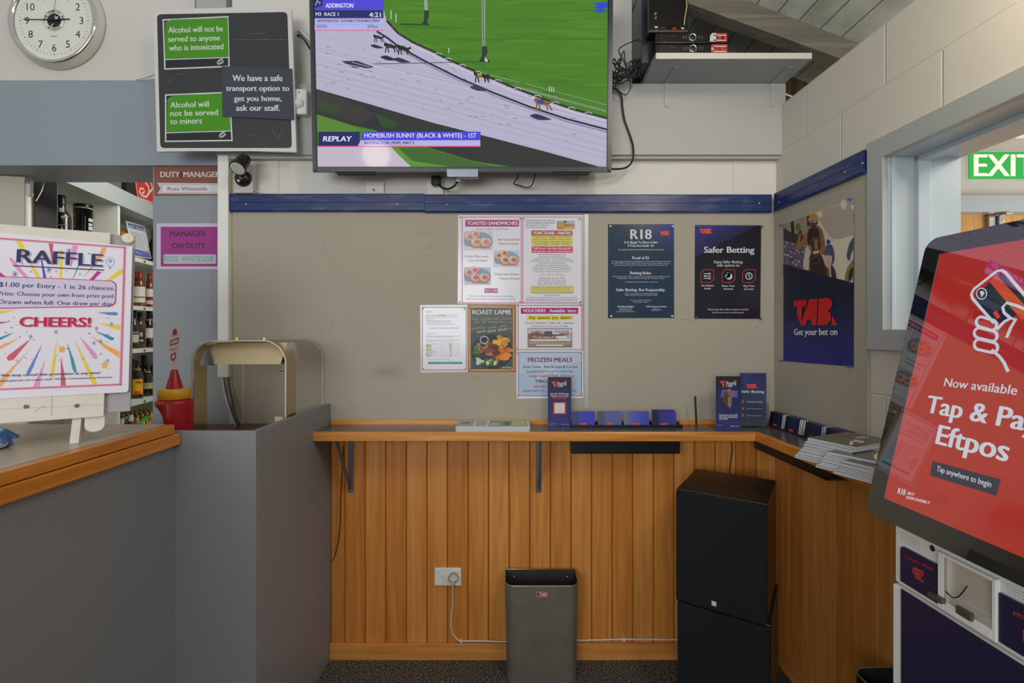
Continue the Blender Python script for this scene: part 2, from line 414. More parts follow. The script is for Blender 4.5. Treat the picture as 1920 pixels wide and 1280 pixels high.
# sloping board ceiling, rafter and the timber that closes it above the wall
m, n, l, b = nodemat('ceiling_boards')
tc = n.new('ShaderNodeTexCoord'); sp = n.new('ShaderNodeSeparateXYZ'); l.new(tc.outputs['Object'], sp.inputs[0])
sb_ = n.new('ShaderNodeMath'); sb_.operation = 'SUBTRACT'; sb_.inputs[1].default_value = .0432; l.new(sp.outputs[0], sb_.inputs[0])
d = n.new('ShaderNodeMath'); d.operation = 'DIVIDE'; d.inputs[1].default_value = .0865; l.new(sb_.outputs[0], d.inputs[0])
f = n.new('ShaderNodeMath'); f.operation = 'FRACT'; l.new(d.outputs[0], f.inputs[0])
g = n.new('ShaderNodeMath'); g.operation = 'GREATER_THAN'; g.inputs[1].default_value = .035; l.new(f.outputs[0], g.inputs[0])
t = n.new('ShaderNodeTexNoise'); t.inputs['Scale'].default_value = 9; t.inputs['Detail'].default_value = 5; l.new(tc.outputs['Object'], t.inputs['Vector'])
r = n.new('ShaderNodeValToRGB'); r.color_ramp.elements[0].position = .3; r.color_ramp.elements[1].position = .62
r.color_ramp.elements[0].color = C(186, 190, 178); r.color_ramp.elements[1].color = C(216, 222, 212)
mx = n.new('ShaderNodeMix'); mx.data_type = 'RGBA'; mx.inputs['A'].default_value = C(38, 38, 34)
l.new(t.outputs['Fac'], r.inputs[0]); l.new(g.outputs[0], mx.inputs['Factor']); l.new(r.outputs[0], mx.inputs['B']); l.new(mx.outputs['Result'], b.inputs['Base Color'])
b.inputs['Roughness'].default_value = .7
boards = m
CZ = lambda x: 2.715-.385*(x-1.18)
xa, xb = .535, 1.95
struct(MB().prism([(xa, CZ(xa)), (xb, CZ(xb)), (xb, CZ(xb)+.04), (xa, CZ(xa)+.04)], 1.2, 2.31, boards), 'ceiling')
raf = wood('rafter_timber', C(104, 99, 88), C(124, 118, 105), C(144, 137, 122), 'x', rough=.7)
RZ = lambda x: 2.787-.362*(x-.723)
struct(MB().prism([(.716, RZ(.716)), (1.7, RZ(1.7)), (1.7, CZ(1.7)-.001), (.716, CZ(.716)-.001)], 1.985, 2.045, raf), 'beam_rafter')
plank = wood('rough_brown_timber', C(48, 36, 20), C(78, 60, 34), C(104, 82, 48), 'z', rough=.85)
struct(MB().box(.5, 1.95, 2.312, 2.35, 2.449, 3.0, plank).box(1.203, 1.232, 2.19, 2.305, 2.449, CZ(1.24)-.006, plank), 'trim_6')
struct(MB().box(.515, .535, 2.02, 2.178, 2.97, 3.4, paint), 'trim_7')

# wood panelling below the counter and its baseboards
WD0, WD1, WD2 = C(186, 112, 44), C(206, 134, 60), C(222, 156, 82)
pan_b = wood('panelling_back', WD0, WD1, WD2, 'z', .0916, -.653, .36, 0)
pan_r = wood('panelling_right', WD0, WD1, WD2, 'z', .0916, .029, .36, 0)
groove_m = mat('groove_wood', C(184, 106, 40), .5)
def panelling(x0, x1, off, z0, z1, m):
    mb = MB(); w = .0916; k = math.floor((x0-off)/w); x = off+k*w
    while x < x1:
        a, c = max(x, x0), min(x+w, x1)
        if c-a > .004:
            mb.add([(a, -.0055, z0), (a+.003, -.011, z0), (c-.004, -.011, z0), (c, -.0055, z0), (a, -.0055, z1), (a+.003, -.011, z1), (c-.004, -.011, z1), (c, -.0055, z1)],
                   [(1, 2, 6, 5)], m)
            o = len(mb.v)-8
            for q in ((0, 1, 5, 4), (2, 3, 7, 6)): mb.f.append(tuple(o+i for i in q)); mb.m.append(mb.mi(groove_m)); mb.sm.append(False)
        x += w
    mb.box(x0, x1, -.0055, -.0005, z0, z1, groove_m)
    return mb
BW = Plane((0, DW, 0))
struct(panelling(-.806, 1.176, -.653, .02, 1.035, pan_b), 'wall_back_panelling', mw=BW.mw)
struct(panelling(.0015, 4.0, .029, .02, 1.035, pan_r), 'wall_right_panelling', mw=RW.mw)
base_w = wood('baseboard_wood', C(188, 116, 50), C(208, 138, 66), C(220, 156, 84), 'x', rough=.4)
struct(MB().box(-.806, 1.16, -.026, -.0118, 0, .072, base_w), 'baseboard_back', mw=BW.mw, bevel=.002)
struct(MB().box(.03, 4.0, -.026, -.0118, 0, .072, base_w), 'baseboard_right', mw=RW.mw, bevel=.002)

# blue cover strip above the pin boards
m, n, l, b = nodemat('blue_plastic_strip')
b.inputs['Base Color'].default_value = C(34, 52, 122); b.inputs['Roughness'].default_value = .3
tc = n.new('ShaderNodeTexCoord'); mp = n.new('ShaderNodeMapping'); mp.inputs['Scale'].default_value = (3, 60, 14)
t = n.new('ShaderNodeTexNoise'); t.inputs['Scale'].default_value = 2.5; t.inputs['Detail'].default_value = 6
r = n.new('ShaderNodeValToRGB'); r.color_ramp.elements[0].position = .52; r.color_ramp.elements[1].position = .8
r.color_ramp.elements[0].color = C(22, 42, 98); r.color_ramp.elements[1].color = C(84, 98, 136)
l.new(tc.outputs['Object'], mp.inputs[0]); l.new(mp.outputs[0], t.inputs['Vector']); l.new(t.outputs['Fac'], r.inputs[0]); l.new(r.outputs[0], b.inputs['Base Color'])
blue = m
def strip(x0, x1, z0, z1, name, pl, back=-.0005):
    h = z1-z0; f = -.024
    pts = [(back, z0), (f, z0), (f-.003, z0+.006), (f-.003, z0+h*.49), (f+.001, z0+h*.5), (f-.003, z0+h*.51), (f-.003, z1-.004), (f, z1), (back, z1)]
    return struct(MB().prism(pts, x0, x1, blue, 'x'), name, mw=pl.mw)
strip(-1.252, -.387, 1.983, 2.062, 'trim_1', BW); strip(-.386, 1.148, 1.979, 2.059, 'trim_2', BW)
strip(.03, .548, 1.983, 2.062, 'trim_3', RW)

# pin boards (fabric covered, marked)
m, n, l, b = nodemat('pinboard_fabric')
tc = n.new('ShaderNodeTexCoord'); t = n.new('ShaderNodeTexNoise'); t.inputs['Scale'].default_value = 620; t.inputs['Detail'].default_value = 3
r = n.new('ShaderNodeValToRGB'); r.color_ramp.elements[0].position = .3; r.color_ramp.elements[1].position = .7
r.color_ramp.elements[0].color = C(160, 153, 138); r.color_ramp.elements[1].color = C(182, 174, 159)
t2 = n.new('ShaderNodeTexNoise'); t2.inputs['Scale'].default_value = 1.7
bp = n.new('ShaderNodeBump'); bp.inputs['Strength'].default_value = .15; bp.inputs['Distance'].default_value = .002
l.new(tc.outputs['Object'], t.inputs['Vector']); l.new(tc.outputs['Object'], t2.inputs['Vector'])
l.new(t.outputs['Fac'], r.inputs[0]); l.new(t.outputs['Fac'], bp.inputs['Height']); l.new(bp.outputs[0], b.inputs['Normal'])
hs = n.new('ShaderNodeHueSaturation'); l.new(r.outputs[0], hs.inputs['Color'])
ma = n.new('ShaderNodeMath'); ma.operation = 'MULTIPLY_ADD'; ma.inputs[1].default_value = .18; ma.inputs[2].default_value = .91
l.new(t2.outputs['Fac'], ma.inputs[0])
# a grubby oval smear rubbed into the back board
mp = n.new('ShaderNodeMapping'); mp.vector_type = 'POINT'; mp.inputs['Scale'].default_value = (8.5, 0, 21); mp.inputs['Location'].default_value = (.553*8.5, 0, -1.272*21)
ln_ = n.new('ShaderNodeVectorMath'); ln_.operation = 'LENGTH'; mr = n.new('ShaderNodeMapRange'); mr.inputs['From Max'].default_value = 1; mr.inputs['To Min'].default_value = .80; mr.inputs['To Max'].default_value = 1
mr.interpolation_type = 'SMOOTHSTEP'; mu = n.new('ShaderNodeMath'); mu.operation = 'MULTIPLY'
l.new(tc.outputs['Object'], mp.inputs[0]); l.new(mp.outputs[0], ln_.inputs[0]); l.new(ln_.outputs['Value'], mr.inputs['Value']); l.new(mr.outputs['Result'], mu.inputs[0]); l.new(ma.outputs[0], mu.inputs[1])
l.new(mu.outputs[0], hs.inputs['Value']); l.new(hs.outputs[0], b.inputs['Base Color'])
b.inputs['Roughness'].default_value = .95; b.inputs['Specular IOR Level'].default_value = .1
pinfab = m
PB = Plane((0, DW-.012, 0))                       # face of the back pin board
PR = Plane(RW.world(0, 0, .012), EU)              # face of the right pin board
o = MB().box(-1.24, 1.166, -.0, .0115, 1.045, 2.0, pinfab)
# scuffs and staple marks on the back board
cv = Canvas(PB, zt(430, 400, .29696), .0002)
mk = [mat('scuff_%d' % i, c, .8) for i, c in enumerate((C(84, 86, 84), C(120, 116, 108), C(146, 92, 74)))]
rg = random.Random(4)
for k in range(190):
    if k < 120: x, y = rg.gauss(1265, 34), rg.choice((rg.uniform(20, 140), rg.uniform(170, 330), rg.uniform(380, 545)))
    elif k < 160: x, y = rg.gauss(600, 40), rg.choice((rg.uniform(200, 340), rg.uniform(400, 530), rg.uniform(600, 790)))
    else: x, y = rg.uniform(520, 1190), rg.uniform(560, 1240)
    a = rg.uniform(0, 3.1); L_ = rg.uniform(1.5, 6.5); h = rg.uniform(.5, 1.2)
    dx, dy = math.cos(a)*L_, math.sin(a)*L_
    cv.poly([(x-dx-dy/L_*h, y-dy+dx/L_*h), (x+dx-dy/L_*h*.3, y+dy), (x+dx+dy/L_*h, y+dy-dx/L_*h), (x-dx+dy/L_*h*.3, y-dy)], mk[2] if 60 < y < 100 and x > 1200 else mk[k % 2])
o.v += [(x, y, z) for x, y, z in cv.mb.v]; base = len(o.v)-len(cv.mb.v)
for f_, mi_ in zip(cv.mb.f, cv.mb.m): o.f.append(tuple(base+i for i in f_)); o.m.append(o.mi(cv.mb.mats[mi_])); o.sm.append(False)
pb = o.build('pinboard', mw=PB.mw); tag(pb, 'wide beige fabric pinboard along the back wall below the blue strip', 'pinboard')
pr = MB().box(.0155, .548, 0, .0115, 1.045, 2.0, pinfab).build('pinboard', mw=PR.mw)
tag(pr, 'narrow beige fabric pinboard on the right wall beside the window', 'pinboard')
x0, x1 = PB.loc(1095.5, 500)[0], PB.loc(1103, 500)[0]
MB().box(x0, x1, -.003, 0, PB.loc(0, 775)[1], PB.loc(0, 402)[1], alu).build('joint_strip', pb)

# gravel-like room beyond the window
oak = wood('porch_wood', C(186, 126, 60), C(214, 158, 88), C(230, 184, 120), 'z', .14, 0, .4, 0)
far_w = MB().box(1.5, 5.4, 3.6, 3.7, 0, 2.31, oak)
far_w.box(1.5, 5.4, 3.6, 3.7, 2.31, 3.2, paint).box(1.5, 5.4, 3.5, 3.6, 2.31, 2.43, frame_in)
struct(far_w, 'wall_porch_end')
struct(MB().box(1.43, 5.4, 2.35, 3.7, 2.96, 3.05, white_paint).box(1.43, 5.4, -1.5, 2.35, 3.0, 3.05, white_paint).box(1.43, 5.4, 3.05, 3.2, 2.66, 2.96, white_paint).box(1.43, 5.4, 3.42, 3.46, 2.74, 2.96, white_paint), 'ceiling_porch')
struct(MB().box(5.3, 5.4, -1.5, 3.6, 0, 3.0, paint), 'wall_porch_right')
# space behind the bar
struct(MB().box(-4.2, -1.3, 4.6, 4.7, 0, 3.6, mat('bar_back_paint', C(196, 192, 178), .6)), 'wall_bar_back')
struct(MB().box(-4.2, -4.1, -1.0, 4.6, 0, 3.6, mat('bar_back_paint', C(196, 192, 178), .6)), 'wall_bar_left')
# ================================================================ THE BIG FURNITURE
rimu = wood('bar_edge_timber', C(176, 98, 26), C(204, 126, 44), C(222, 152, 72), 'y', rough=.28)
rimu_x = wood('counter_edge_timber', C(180, 108, 40), C(208, 136, 62), C(224, 164, 92), 'x', rough=.28)
lam = mat('counter_laminate', C(84, 82, 80), .22, spec=.5, bump=.02, bscale=300, var=.12, vscale=40)
lam_bar = mat('bar_top_laminate', C(186, 166, 146), .3, spec=.5, var=.10, vscale=6, stretch=(6, 1, 1))
# partition (grey L around the food warmer)
pt = MB().prism([(-1.11, 1.565), (-.822, 1.565), (-.806, 2.178), (-.824, 2.178), (-.842, 1.583), (-1.11, 1.583)], 0, 1.134, paint_dark, 'z')
struct(pt, 'partition', bevel=.0015)
# bar counter
bar = thing('bar_counter', 'grey fronted bar counter with timber edged top under the raffle sign', 'counter', (-1.4, .6, 0))
def at(o, mb, name, **k):           # build in world space, parent to a thing that stands at o.location
    ob = mb.build(name, **k); bpy.context.view_layer.update() if False else None
    mw = Matrix.LocRotScale(o.location, o.rotation_euler, None) if o.type == 'EMPTY' else o.matrix_world
    ob.parent = o; ob.matrix_parent_inverse = mw.inverted()
    return ob
at(bar, MB().box(-1.103, -1.083, -.9, 1.564, 0, 1.091, paint_dark), 'front_panel')
at(bar, MB().box(-1.76, -1.062, -.9, 1.564, 1.0915, 1.129, rimu), 'lower_edge_board', bevel=.003)
at(bar, MB().box(-1.095, -1.067, -.9, 1.542, 1.1315, 1.160, rimu), 'upper_edge_board', bevel=.002)
at(bar, MB().box(-1.75, -1.0955, -.9, 1.542, 1.1295, 1.1605, lam_bar), 'bar_top')
at(bar, MB().box(-1.76, -1.74, -.9, 1.54, 0, 1.091, paint_dark), 'rear_panel')
# low bench behind the partition
bench_red = mat('bench_top_red_brown', C(96, 50, 42), .35)
bn = thing('servery_bench', 'red-brown topped bench behind the grey partition, under the food warmer', 'bench', (-1.3, 1.9, 0))
at(bn, MB().box(-1.95, -.845, 1.60, 2.16, 1.005, 1.043, bench_red), 'bench_top', bevel=.003)
at(bn, MB().box(-1.93, -.86, 1.64, 2.14, 0, 1.005, paint_dark), 'carcass')

# L shaped counter along back and right wall
CT = EYE-.414
ct = thing('wall_counter', 'narrow L-shaped counter with dark top and timber edge along both walls', 'counter', (.2, 2.08, 0))
def RWp(u, w): p = RW.world(u, 0, w); return (p.x, p.y)
inn, out_ = .215, .195
corner_f = (RWp(.19, out_)[0], DW-.1945)
end_u = 1.02
e_w = .022
pa, pb_ = RWp(end_u, out_-e_w), RWp(end_u, .024)
corner_i = (corner_f[0]+.020, DW-.1945+.022)
top_poly = [(-.802, DW-.1725), corner_i, pa, pb_, (RWp(.03, .024)[0], DW-.024), (-.802, DW-.024)]
at(ct, MB().prism(top_poly, CT-.030, CT, lam, 'z'), 'worktop')
eb = MB().prism([(-.842, DW-.1945), corner_f, corner_i, (-.842, DW-.1725)], CT-.037, CT+.001, rimu_x, 'z')
at(ct, eb, 'front_edge', bevel=.004)
at(ct, MB().prism([corner_f, RWp(end_u, out_), pa, corner_i], CT-.037, CT+.001, rimu, 'z'), 'front_edge', bevel=.004)
at(ct, MB().box(-.802, RWp(.03, .024)[0], DW-.024, DW-.0125, CT-.03, CT+.020, rimu_x), 'backsplash', bevel=.002)
at(ct, MB().prism([RWp(.0245, .0125), RWp(end_u, .0125), RWp(end_u, .024), RWp(.0245, .024)], CT-.03, CT+.020, rimu, 'z'), 'backsplash', bevel=.002)
# brackets
def bracket(px_foot, px_top, py_foot, label):
    Y = DW-.012
    x = P(px_foot, 900, Y).x; zf = P(0, py_foot, Y).z
    o = thing('shelf_bracket', label, 'bracket', (x, Y, zf), 0, None)
    zt_ = CT-.0375
    at(o, MB().bar((x, Y-.003, zf), (x, Y-.003, zt_), .024, .005, dark_metal, (0, 1, 0)).box(x-.012, x+.012, Y-.16, Y, zt_-.004, zt_, dark_metal), 'wall_plate')
    xt = P(px_top, 835, DW-.16).x
    at(o, MB().bar((x, Y-.007, zf+.02), (xt, DW-.165, zt_-.006), .021, .004, dark_metal, (1, 0, 0)), 'brace')
    for xx, yy, zz in ((x-.001, Y-.006, zf+.01), (xt, DW-.167, zt_-.003)): at(o, MB().lathe([(0, .003), (.0035, .002), (.0045, 0)], steel, 10, (xx, yy, zz), 'y'), 'screw')
bracket(658, 632, 922, 'grey steel folding bracket under the counter at its left end')
bracket(1010, 1013, 922, 'grey steel folding bracket under the counter beside the long black tray')
# black trays hung below the counter
x0, x1 = P(1070, 0, DW-.06).x, P(1273, 0, DW-.06).x
tr = MB().box(x0, x1, DW-.075, DW-.0125, CT-.117, CT-.0375, black_pl)
tag(tr.build('under_counter_tray', bevel=.002), 'long black tray mounted under the back counter', 'tray')
mb = MB(); pl = Plane(RW.world(0, 0, 0), EU)
mb.prism([(.09, CT-.0375), (.09, CT-.088), (.545, CT-.088), (.56, CT-.074), (.56, CT-.0375)], -.150, -.0135, black_pl, 'y')
ob = mb.build('under_counter_tray', mw=RW.mw, bevel=.004); tag(ob, 'black tray mounted under the counter on the right wall', 'tray')

# ---------------------------------------------------------------- television
TVP = Plane(P(587, 322, 2.03), (1, 0, 0), (0, -.0505, 1))
bez = mat('tv_bezel_gunmetal', C(72, 73, 76), .3, .5)
tl, tr_ = TVP.loc(587, 322)[0], TVP.loc(1146, 322)[0]; H_TV = .712
tv = thing('television', 'large wall-mounted flat television showing a greyhound race', 'television', mw=TVP.mw)
def child(o, mb, name, **k): return mb.build(name, o, **k)   # geometry already in the parent's space
child(tv, MB().box(.02, tr_-.02, .006, .05, .02, H_TV-.02, black_pl), 'casing')
bw = MB(); g0, g1, gb = .0205, tr_-.0205, .0185
bw.prism([(0, 0), (tr_, 0), (g1+.004, gb-.002), (g0-.004, gb-.002)], -.004, .012, bez, 'y')
bw.box(0, g0-.004, -.004, .012, 0, H_TV, bez).box(g1+.004, tr_, -.004, .012, 0, H_TV, bez).box(0, tr_, -.004, .012, H_TV-.012, H_TV, bez)
for q in ((g0-.004, g0, gb-.002, H_TV-.012), (g1, g1+.004, gb-.002, H_TV-.012)): bw.box(q[0], q[1], -.002, .012, q[2], q[3], black_pl)
bw.box(g0, g1, -.002, .012, gb-.002, gb+.002, black_pl)
child(tv, bw, 'bezel')
z = zt(560, 0, 1/3.0)
c = Canvas(TVP, z, .00012); c.lay = 0
G = lambda r, g, b: glow(r, g, b, 1.0)
B0, B1, B2, B3 = 92, 946, 1738, -30
grs = G(66, 122, 18)
c.slab([(B0, B1), (B2, B1), (B2, B3), (B0, B3)], grs, .004); c.up()
rg = random.Random(3)
for k in range(70):                              # mown streaks in the grass
    x, y = rg.uniform(560, 1700), rg.uniform(-20, 560); w = rg.uniform(60, 260); h = rg.uniform(4, 16)
    c.soft([(max(x-w, 540), y), (x, y-h), (min(x+w, 1735), y+h*.4), (x, y+h)], rg.choice((G(62, 117, 17), G(70, 127, 21), G(76, 128, 24), G(57, 111, 17))))
    c.lay += .02
c.lay = 9
rail = [(480, 60), (495, 120), (560, 190), (640, 240), (750, 290), (850, 342), (1000, 408), (1200, 492), (1400, 568), (1560, 622), (1735, 668)]
low = [(98, 500), (420, 592), (760, 692), (1100, 778), (1400, 856), (1700, 940)]
sand = G(176, 172, 196)
c.poly(rail+[(1735, 942), (1700, 942)]+low[-2::-1]+[(92, 498), (92, 60)], sand)
c.up()
c.poly([(92, 500)]+low+[(1240, 944), (980, 905), (700, 820), (420, 730), (300, 705), (92, 640)], G(40, 44, 40))
c.poly([(92, 640), (300, 705), (345, 742), (92, 742)], G(84, 128, 40))
c.poly([(92, 826), (540, 826), (980, 944), (92, 944)], G(86, 140, 46))
c.up()
c.poly([(92, 826), (520, 826), (560, 870), (640, 944), (92, 944)], G(188, 178, 196))
c.poly([(560, 835), (700, 826), (980, 910), (1130, 944), (900, 944), (640, 905)], G(58, 96, 40))
c.poly([(300, 600), (410, 596), (470, 720), (330, 700)], G(34, 38, 46)); c.poly([(102, 510), (260, 560), (430, 640), (360, 700), (102, 620)], G(52, 50, 46))
c.poly([(110, 560), (250, 610), (200, 640), (110, 610)], G(40, 66, 36)); c.poly([(430, 640), (560, 690), (540, 720), (470, 715)], G(36, 70, 34))
c.up()
for k in range(15):                              # wheel lines in the sand
    t = (k+.4*math.sin(k*2.3))/14.6; q = []
    for i in range(9):
        u = i/8.0; a = 100+u*1630
        y0 = 190+330*u+(1-u)*(-0)+95*u*u*.6; y1 = 490+450*u
        q.append((a, y0+(y1-y0)*t*.98+14))
    c.line(q, rg.choice((2, 3, 5)), rg.choice((G(164, 160, 184), G(186, 182, 204), G(160, 156, 178), G(168, 163, 184))))
    if k % 4 == 0: c.up()
for k in range(60):
    u, v = rg.random(), rg.random(); x = 110+u*1500; y = 200+360*u+v*270; w = rg.uniform(8, 30)
    if y < 494+x*.26: c.poly([(x, y), (x+w, y+4), (x+w*1.3, y+9), (x+w*.2, y+5)], G(128, 122, 140))
c.up()
c.line([(440, 178), (500, 215), (560, 262), (700, 340), (900, 440), (1100, 525), (1300, 602), (1500, 668), (1735, 730)], 11, G(30, 34, 62))
c.line([(560, 275), (700, 355), (900, 455), (1100, 540), (1300, 615), (1500, 682), (1735, 745)], 3, G(52, 54, 90))
c.line([(x, y-2) for x, y in rail[1:]], 12, G(34, 34, 34))
c.line([(x, y-46) for x, y in rail[2:]], 2, G(52, 84, 34)); c.line([(x-10, y+14) for x, y in rail[3:]], 2, G(230, 226, 236))
for k in range(16):
    i = k/15.0*8.4+1; a = rail[int(i)]; b_ = rail[min(int(i)+1, 10)]; f_ = i-int(i); x, y = a[0]+(b_[0]-a[0])*f_, a[1]+(b_[1]-a[1])*f_
    c.line([(x, y), (x, y-46)], 2, G(96, 118, 84))
    if k > 5: c.line([(x-24, y+2), (x-14, y-8), (x+10, y-8), (x+20, y+2)], 3, G(214, 220, 206))
for x, y in ((520, 110), (548, 128), (845, 300), (1410, 515), (1422, 518), (1434, 520)): c.line([(x, y-50 if y < 200 else y-28), (x, y)], 4, G(206, 210, 206))
c.up()
pole, dk = G(136, 158, 140), G(36, 46, 40)
c.poly([(704, -30), (724, -30), (728, 62), (708, 62)], pole); c.poly([(706, 60), (733, 60), (732, 100), (722, 120), (735, 148), (688, 140), (706, 118)], dk)
c.poly([(1028, -30), (1048, -30), (1050, 266), (1034, 266)], pole); c.line([(1036, -30), (1042, 262)], 5, G(60, 82, 62))
c.poly([(1032, 262), (1060, 262), (1062, 302), (1052, 318), (1080, 352), (1012, 350), (1030, 318)], dk); c.poly([(1048, 320), (1062, 336), (1064, 350), (1048, 348)], G(190, 200, 190))
c.line([(570, 138), (690, 140)], 7, G(30, 52, 18)); c.line([(420, 362), (800, 354), (1010, 346)], 4, G(60, 62, 62))
c.poly([(242, 345), (330, 344), (425, 378), (395, 386), (310, 382), (262, 358)], G(42, 44, 70)); c.line([(262, 362), (380, 388)], 4, sand); c.line([(300, 352), (400, 378)], 3, sand)
def hound(x, y, s, body, jacket, sh):
    c.soft([(x-14*s, y+52*s), (x+8*s, y+46*s), (x+48*s, y+60*s), (x+60*s, y+66*s), (x+22*s, y+68*s), (x-4*s, y+60*s)], sh)
    c.up()
    c.soft([(x, y), (x+6*s, y-10*s), (x+16*s, y-6*s), (x+30*s, y-4*s), (x+46*s, y+4*s), (x+58*s, y), (x+64*s, y+6*s), (x+52*s, y+12*s), (x+44*s, y+16*s), (x+30*s, y+14*s), (x+14*s, y+12*s)], body)
    c.poly([(x+14*s, y-5*s), (x+34*s, y-3*s), (x+32*s, y+11*s), (x+15*s, y+9*s)], jacket)
    for dx, ex in ((10, 2), (16, 20), (42, 36), (48, 54)): c.line([(x+dx*s, y+10*s), (x+(dx+ex)*s/1.6, y+34*s)], 5*s, body)
    c.lay -= 1
hound(420, 206, 1.0, G(20, 22, 36), G(28, 44, 120), G(34, 34, 60))
hound(480, 254, 1.3, G(16, 18, 26), G(40, 50, 60), G(30, 32, 52))
hound(552, 266, 1.3, G(18, 16, 18), G(26, 24, 24), G(40, 40, 64))
hound(984, 418, 1.4, G(36, 22, 18), G(150, 138, 30), G(52, 52, 78)); hound(1040, 436, .6, G(22, 18, 16), G(30, 24, 20), sand)
hound(1324, 568, 1.6, G(120, 84, 38), G(60, 56, 150), G(40, 42, 76))
c.lay += 2
c.rect(92, -30, 480, 58, G(72, 62, 208)); c.rect(92, 60, 478, 107, G(26, 30, 96)); c.rect(92, 107, 478, 171, G(176, 174, 226)); c.rect(92, 171, 478, 175, G(226, 70, 90))
c.rect(112, 742, 345, 824, G(26, 28, 92)); c.poly([(366, 742), (1024, 742), (1022, 790), (350, 790)], G(70, 60, 206)); c.poly([(350, 790), (1022, 790), (1022, 822), (334, 822)], G(176, 174, 226)); c.rect(106, 822, 1022, 827, G(226, 70, 90))
c.poly([(1650, 20), (1738, 16), (1738, 44), (1700, 50), (1736, 62), (1700, 72), (1654, 68), (1690, 54), (1652, 44), (1690, 34)], G(40, 60, 200))
c.up(); wt = G(222, 224, 242); nv = G(28, 28, 80)
c.poly([(92, -30), (136, -30), (136, 34), (92, 48)], G(26, 26, 110)); c.rect(92, 138, 474, 140, G(140, 140, 190)); c.rect(92, 104, 478, 107, G(120, 118, 180))
c.up()
c.line([(94, 34), (108, 12), (124, 18), (118, 26)], 3, wt); c.line([(104, 14), (110, 0), (122, -8)], 3, wt)
c.text('ADDINGTON', 152, 308, 46, 24, wt, 2, .12); c.text('M3  RACE 1', 98, 226, 92, 19, wt, 1); c.text('4:21', 398, 464, 99, 26, wt, 1)
c.text('GREYHOUNDS FULL TRACEABILITY FROM BIRTH SPRINT', 104, 458, 127, 14, nv, 2, .15); c.text('GOOD', 103, 162, 159, 15, nv, 1); c.text('295m', 388, 446, 160, 16, nv, 1)
c.text('REPLAY', 138, 298, 796, 28, wt, 2, .15); c.text('HOMEBUSH SUNNY (BLACK & WHITE) - 1ST', 371, 1000, 775, 24, wt, 1); c.text('ADDINGTON 295M, MAY 5', 367, 650, 813, 17, nv, 2, .15)
c.mb.build('screen', tv)
lg = MB(); x0, x1 = TVP.loc(837, 0)[0], TVP.loc(897, 0)[0]
x0 = TVP.loc(838, 325)[0]; x1 = TVP.loc(897, 325)[0]; zb = TVP.loc(0, 333)[1]; zt2 = TVP.loc(0, 318)[1]
lg.prism([(x0, zt2), (x1, zt2), (x1-.001, zb+.004), (x1-.006, zb), (x0+.006, zb), (x0+.001, zb+.004)], -.012, .03, mat('tv_logo_bar_silver', C(150, 154, 166), .25, .7), 'y')
child(tv, lg, 'logo_bar', bevel=.001)
for a, b_ in ((628, 703), (1035, 1108)):
    xa_, xb_ = TVP.loc(a, 328)[0], TVP.loc(b_, 328)[0]; z1 = -.0005; z0 = -.009
    child(tv, MB().prism([(xa_, z1), (xb_, z1), (xb_-.008, z0), (xa_+.008, z0)], .002, .022, mat('slot_black', C(10, 10, 11), .6), 'y'), 'loudspeaker_slot')
# bracket arms between set and wall
child(tv, MB().box(.35, .43, .05, .172, .45, .55, black_pl).box(.80, .88, .05, .172, .45, .55, black_pl).box(.30, .93, .06, .085, .44, .53, black_pl), 'wall_bracket')
# ================================================================ NOTICES ON THE PIN BOARDS
W, RED, MAG, BLK, GRY = ink(226, 224, 230), ink(198, 70, 92), ink(176, 44, 130), ink(46, 42, 44), ink(104, 98, 104)
tack_mb = MB().lathe([(0, .0045), (.0022, .004), (.0036, .0025), (.0042, .0004), (.0042, 0)], brass, 12, axis='y')
tack_mesh = tack_mb.build('brass_tack').data; D.objects.remove(D.objects['brass_tack'])
pin_mesh = {}
def pin_of(m):
    if m not in pin_mesh:
        o = MB().lathe([(0, .0125), (.0040, .0123), (.0042, .0108), (.0026, .0092), (.0024, .0045), (.0046, .0028), (.0046, .0005), (0, 0)], m, 12, axis='y').build('push_pin')
        pin_mesh[m] = o.data; D.objects.remove(o)
    return pin_mesh[m]
def tack(plane, px, py, label, out, group, name='brass_tack', me=None, cat='tack'):
    a, z_ = plane.loc(px, py); o = D.objects.new(name, me or tack_mesh); COL.objects.link(o)
    o.matrix_world = Plane(plane.world(a, z_, out), plane.ex, plane.ez).mw
    return tag(o, label, cat, group)
def corners(plane, pts, what, out=.0016, **k):
    for (px, py), w in zip(pts, ('top left', 'top right', 'bottom left', 'bottom right')):
        tack(plane, px, py, '%s in the %s corner of the %s' % (k.get('word', 'brass tack'), w, what), out, 'tacks of the '+what, k.get('name', 'brass_tack'), k.get('me'), k.get('cat', 'tack'))
def onboard(out): return PB.shifted(0, 0, out)
def notice(cv, name, label, cat='notice'): return tag(cv.build(name), label, cat)
lamn = mat('laminated_paper', C(226, 224, 232), .16, 0, .5)

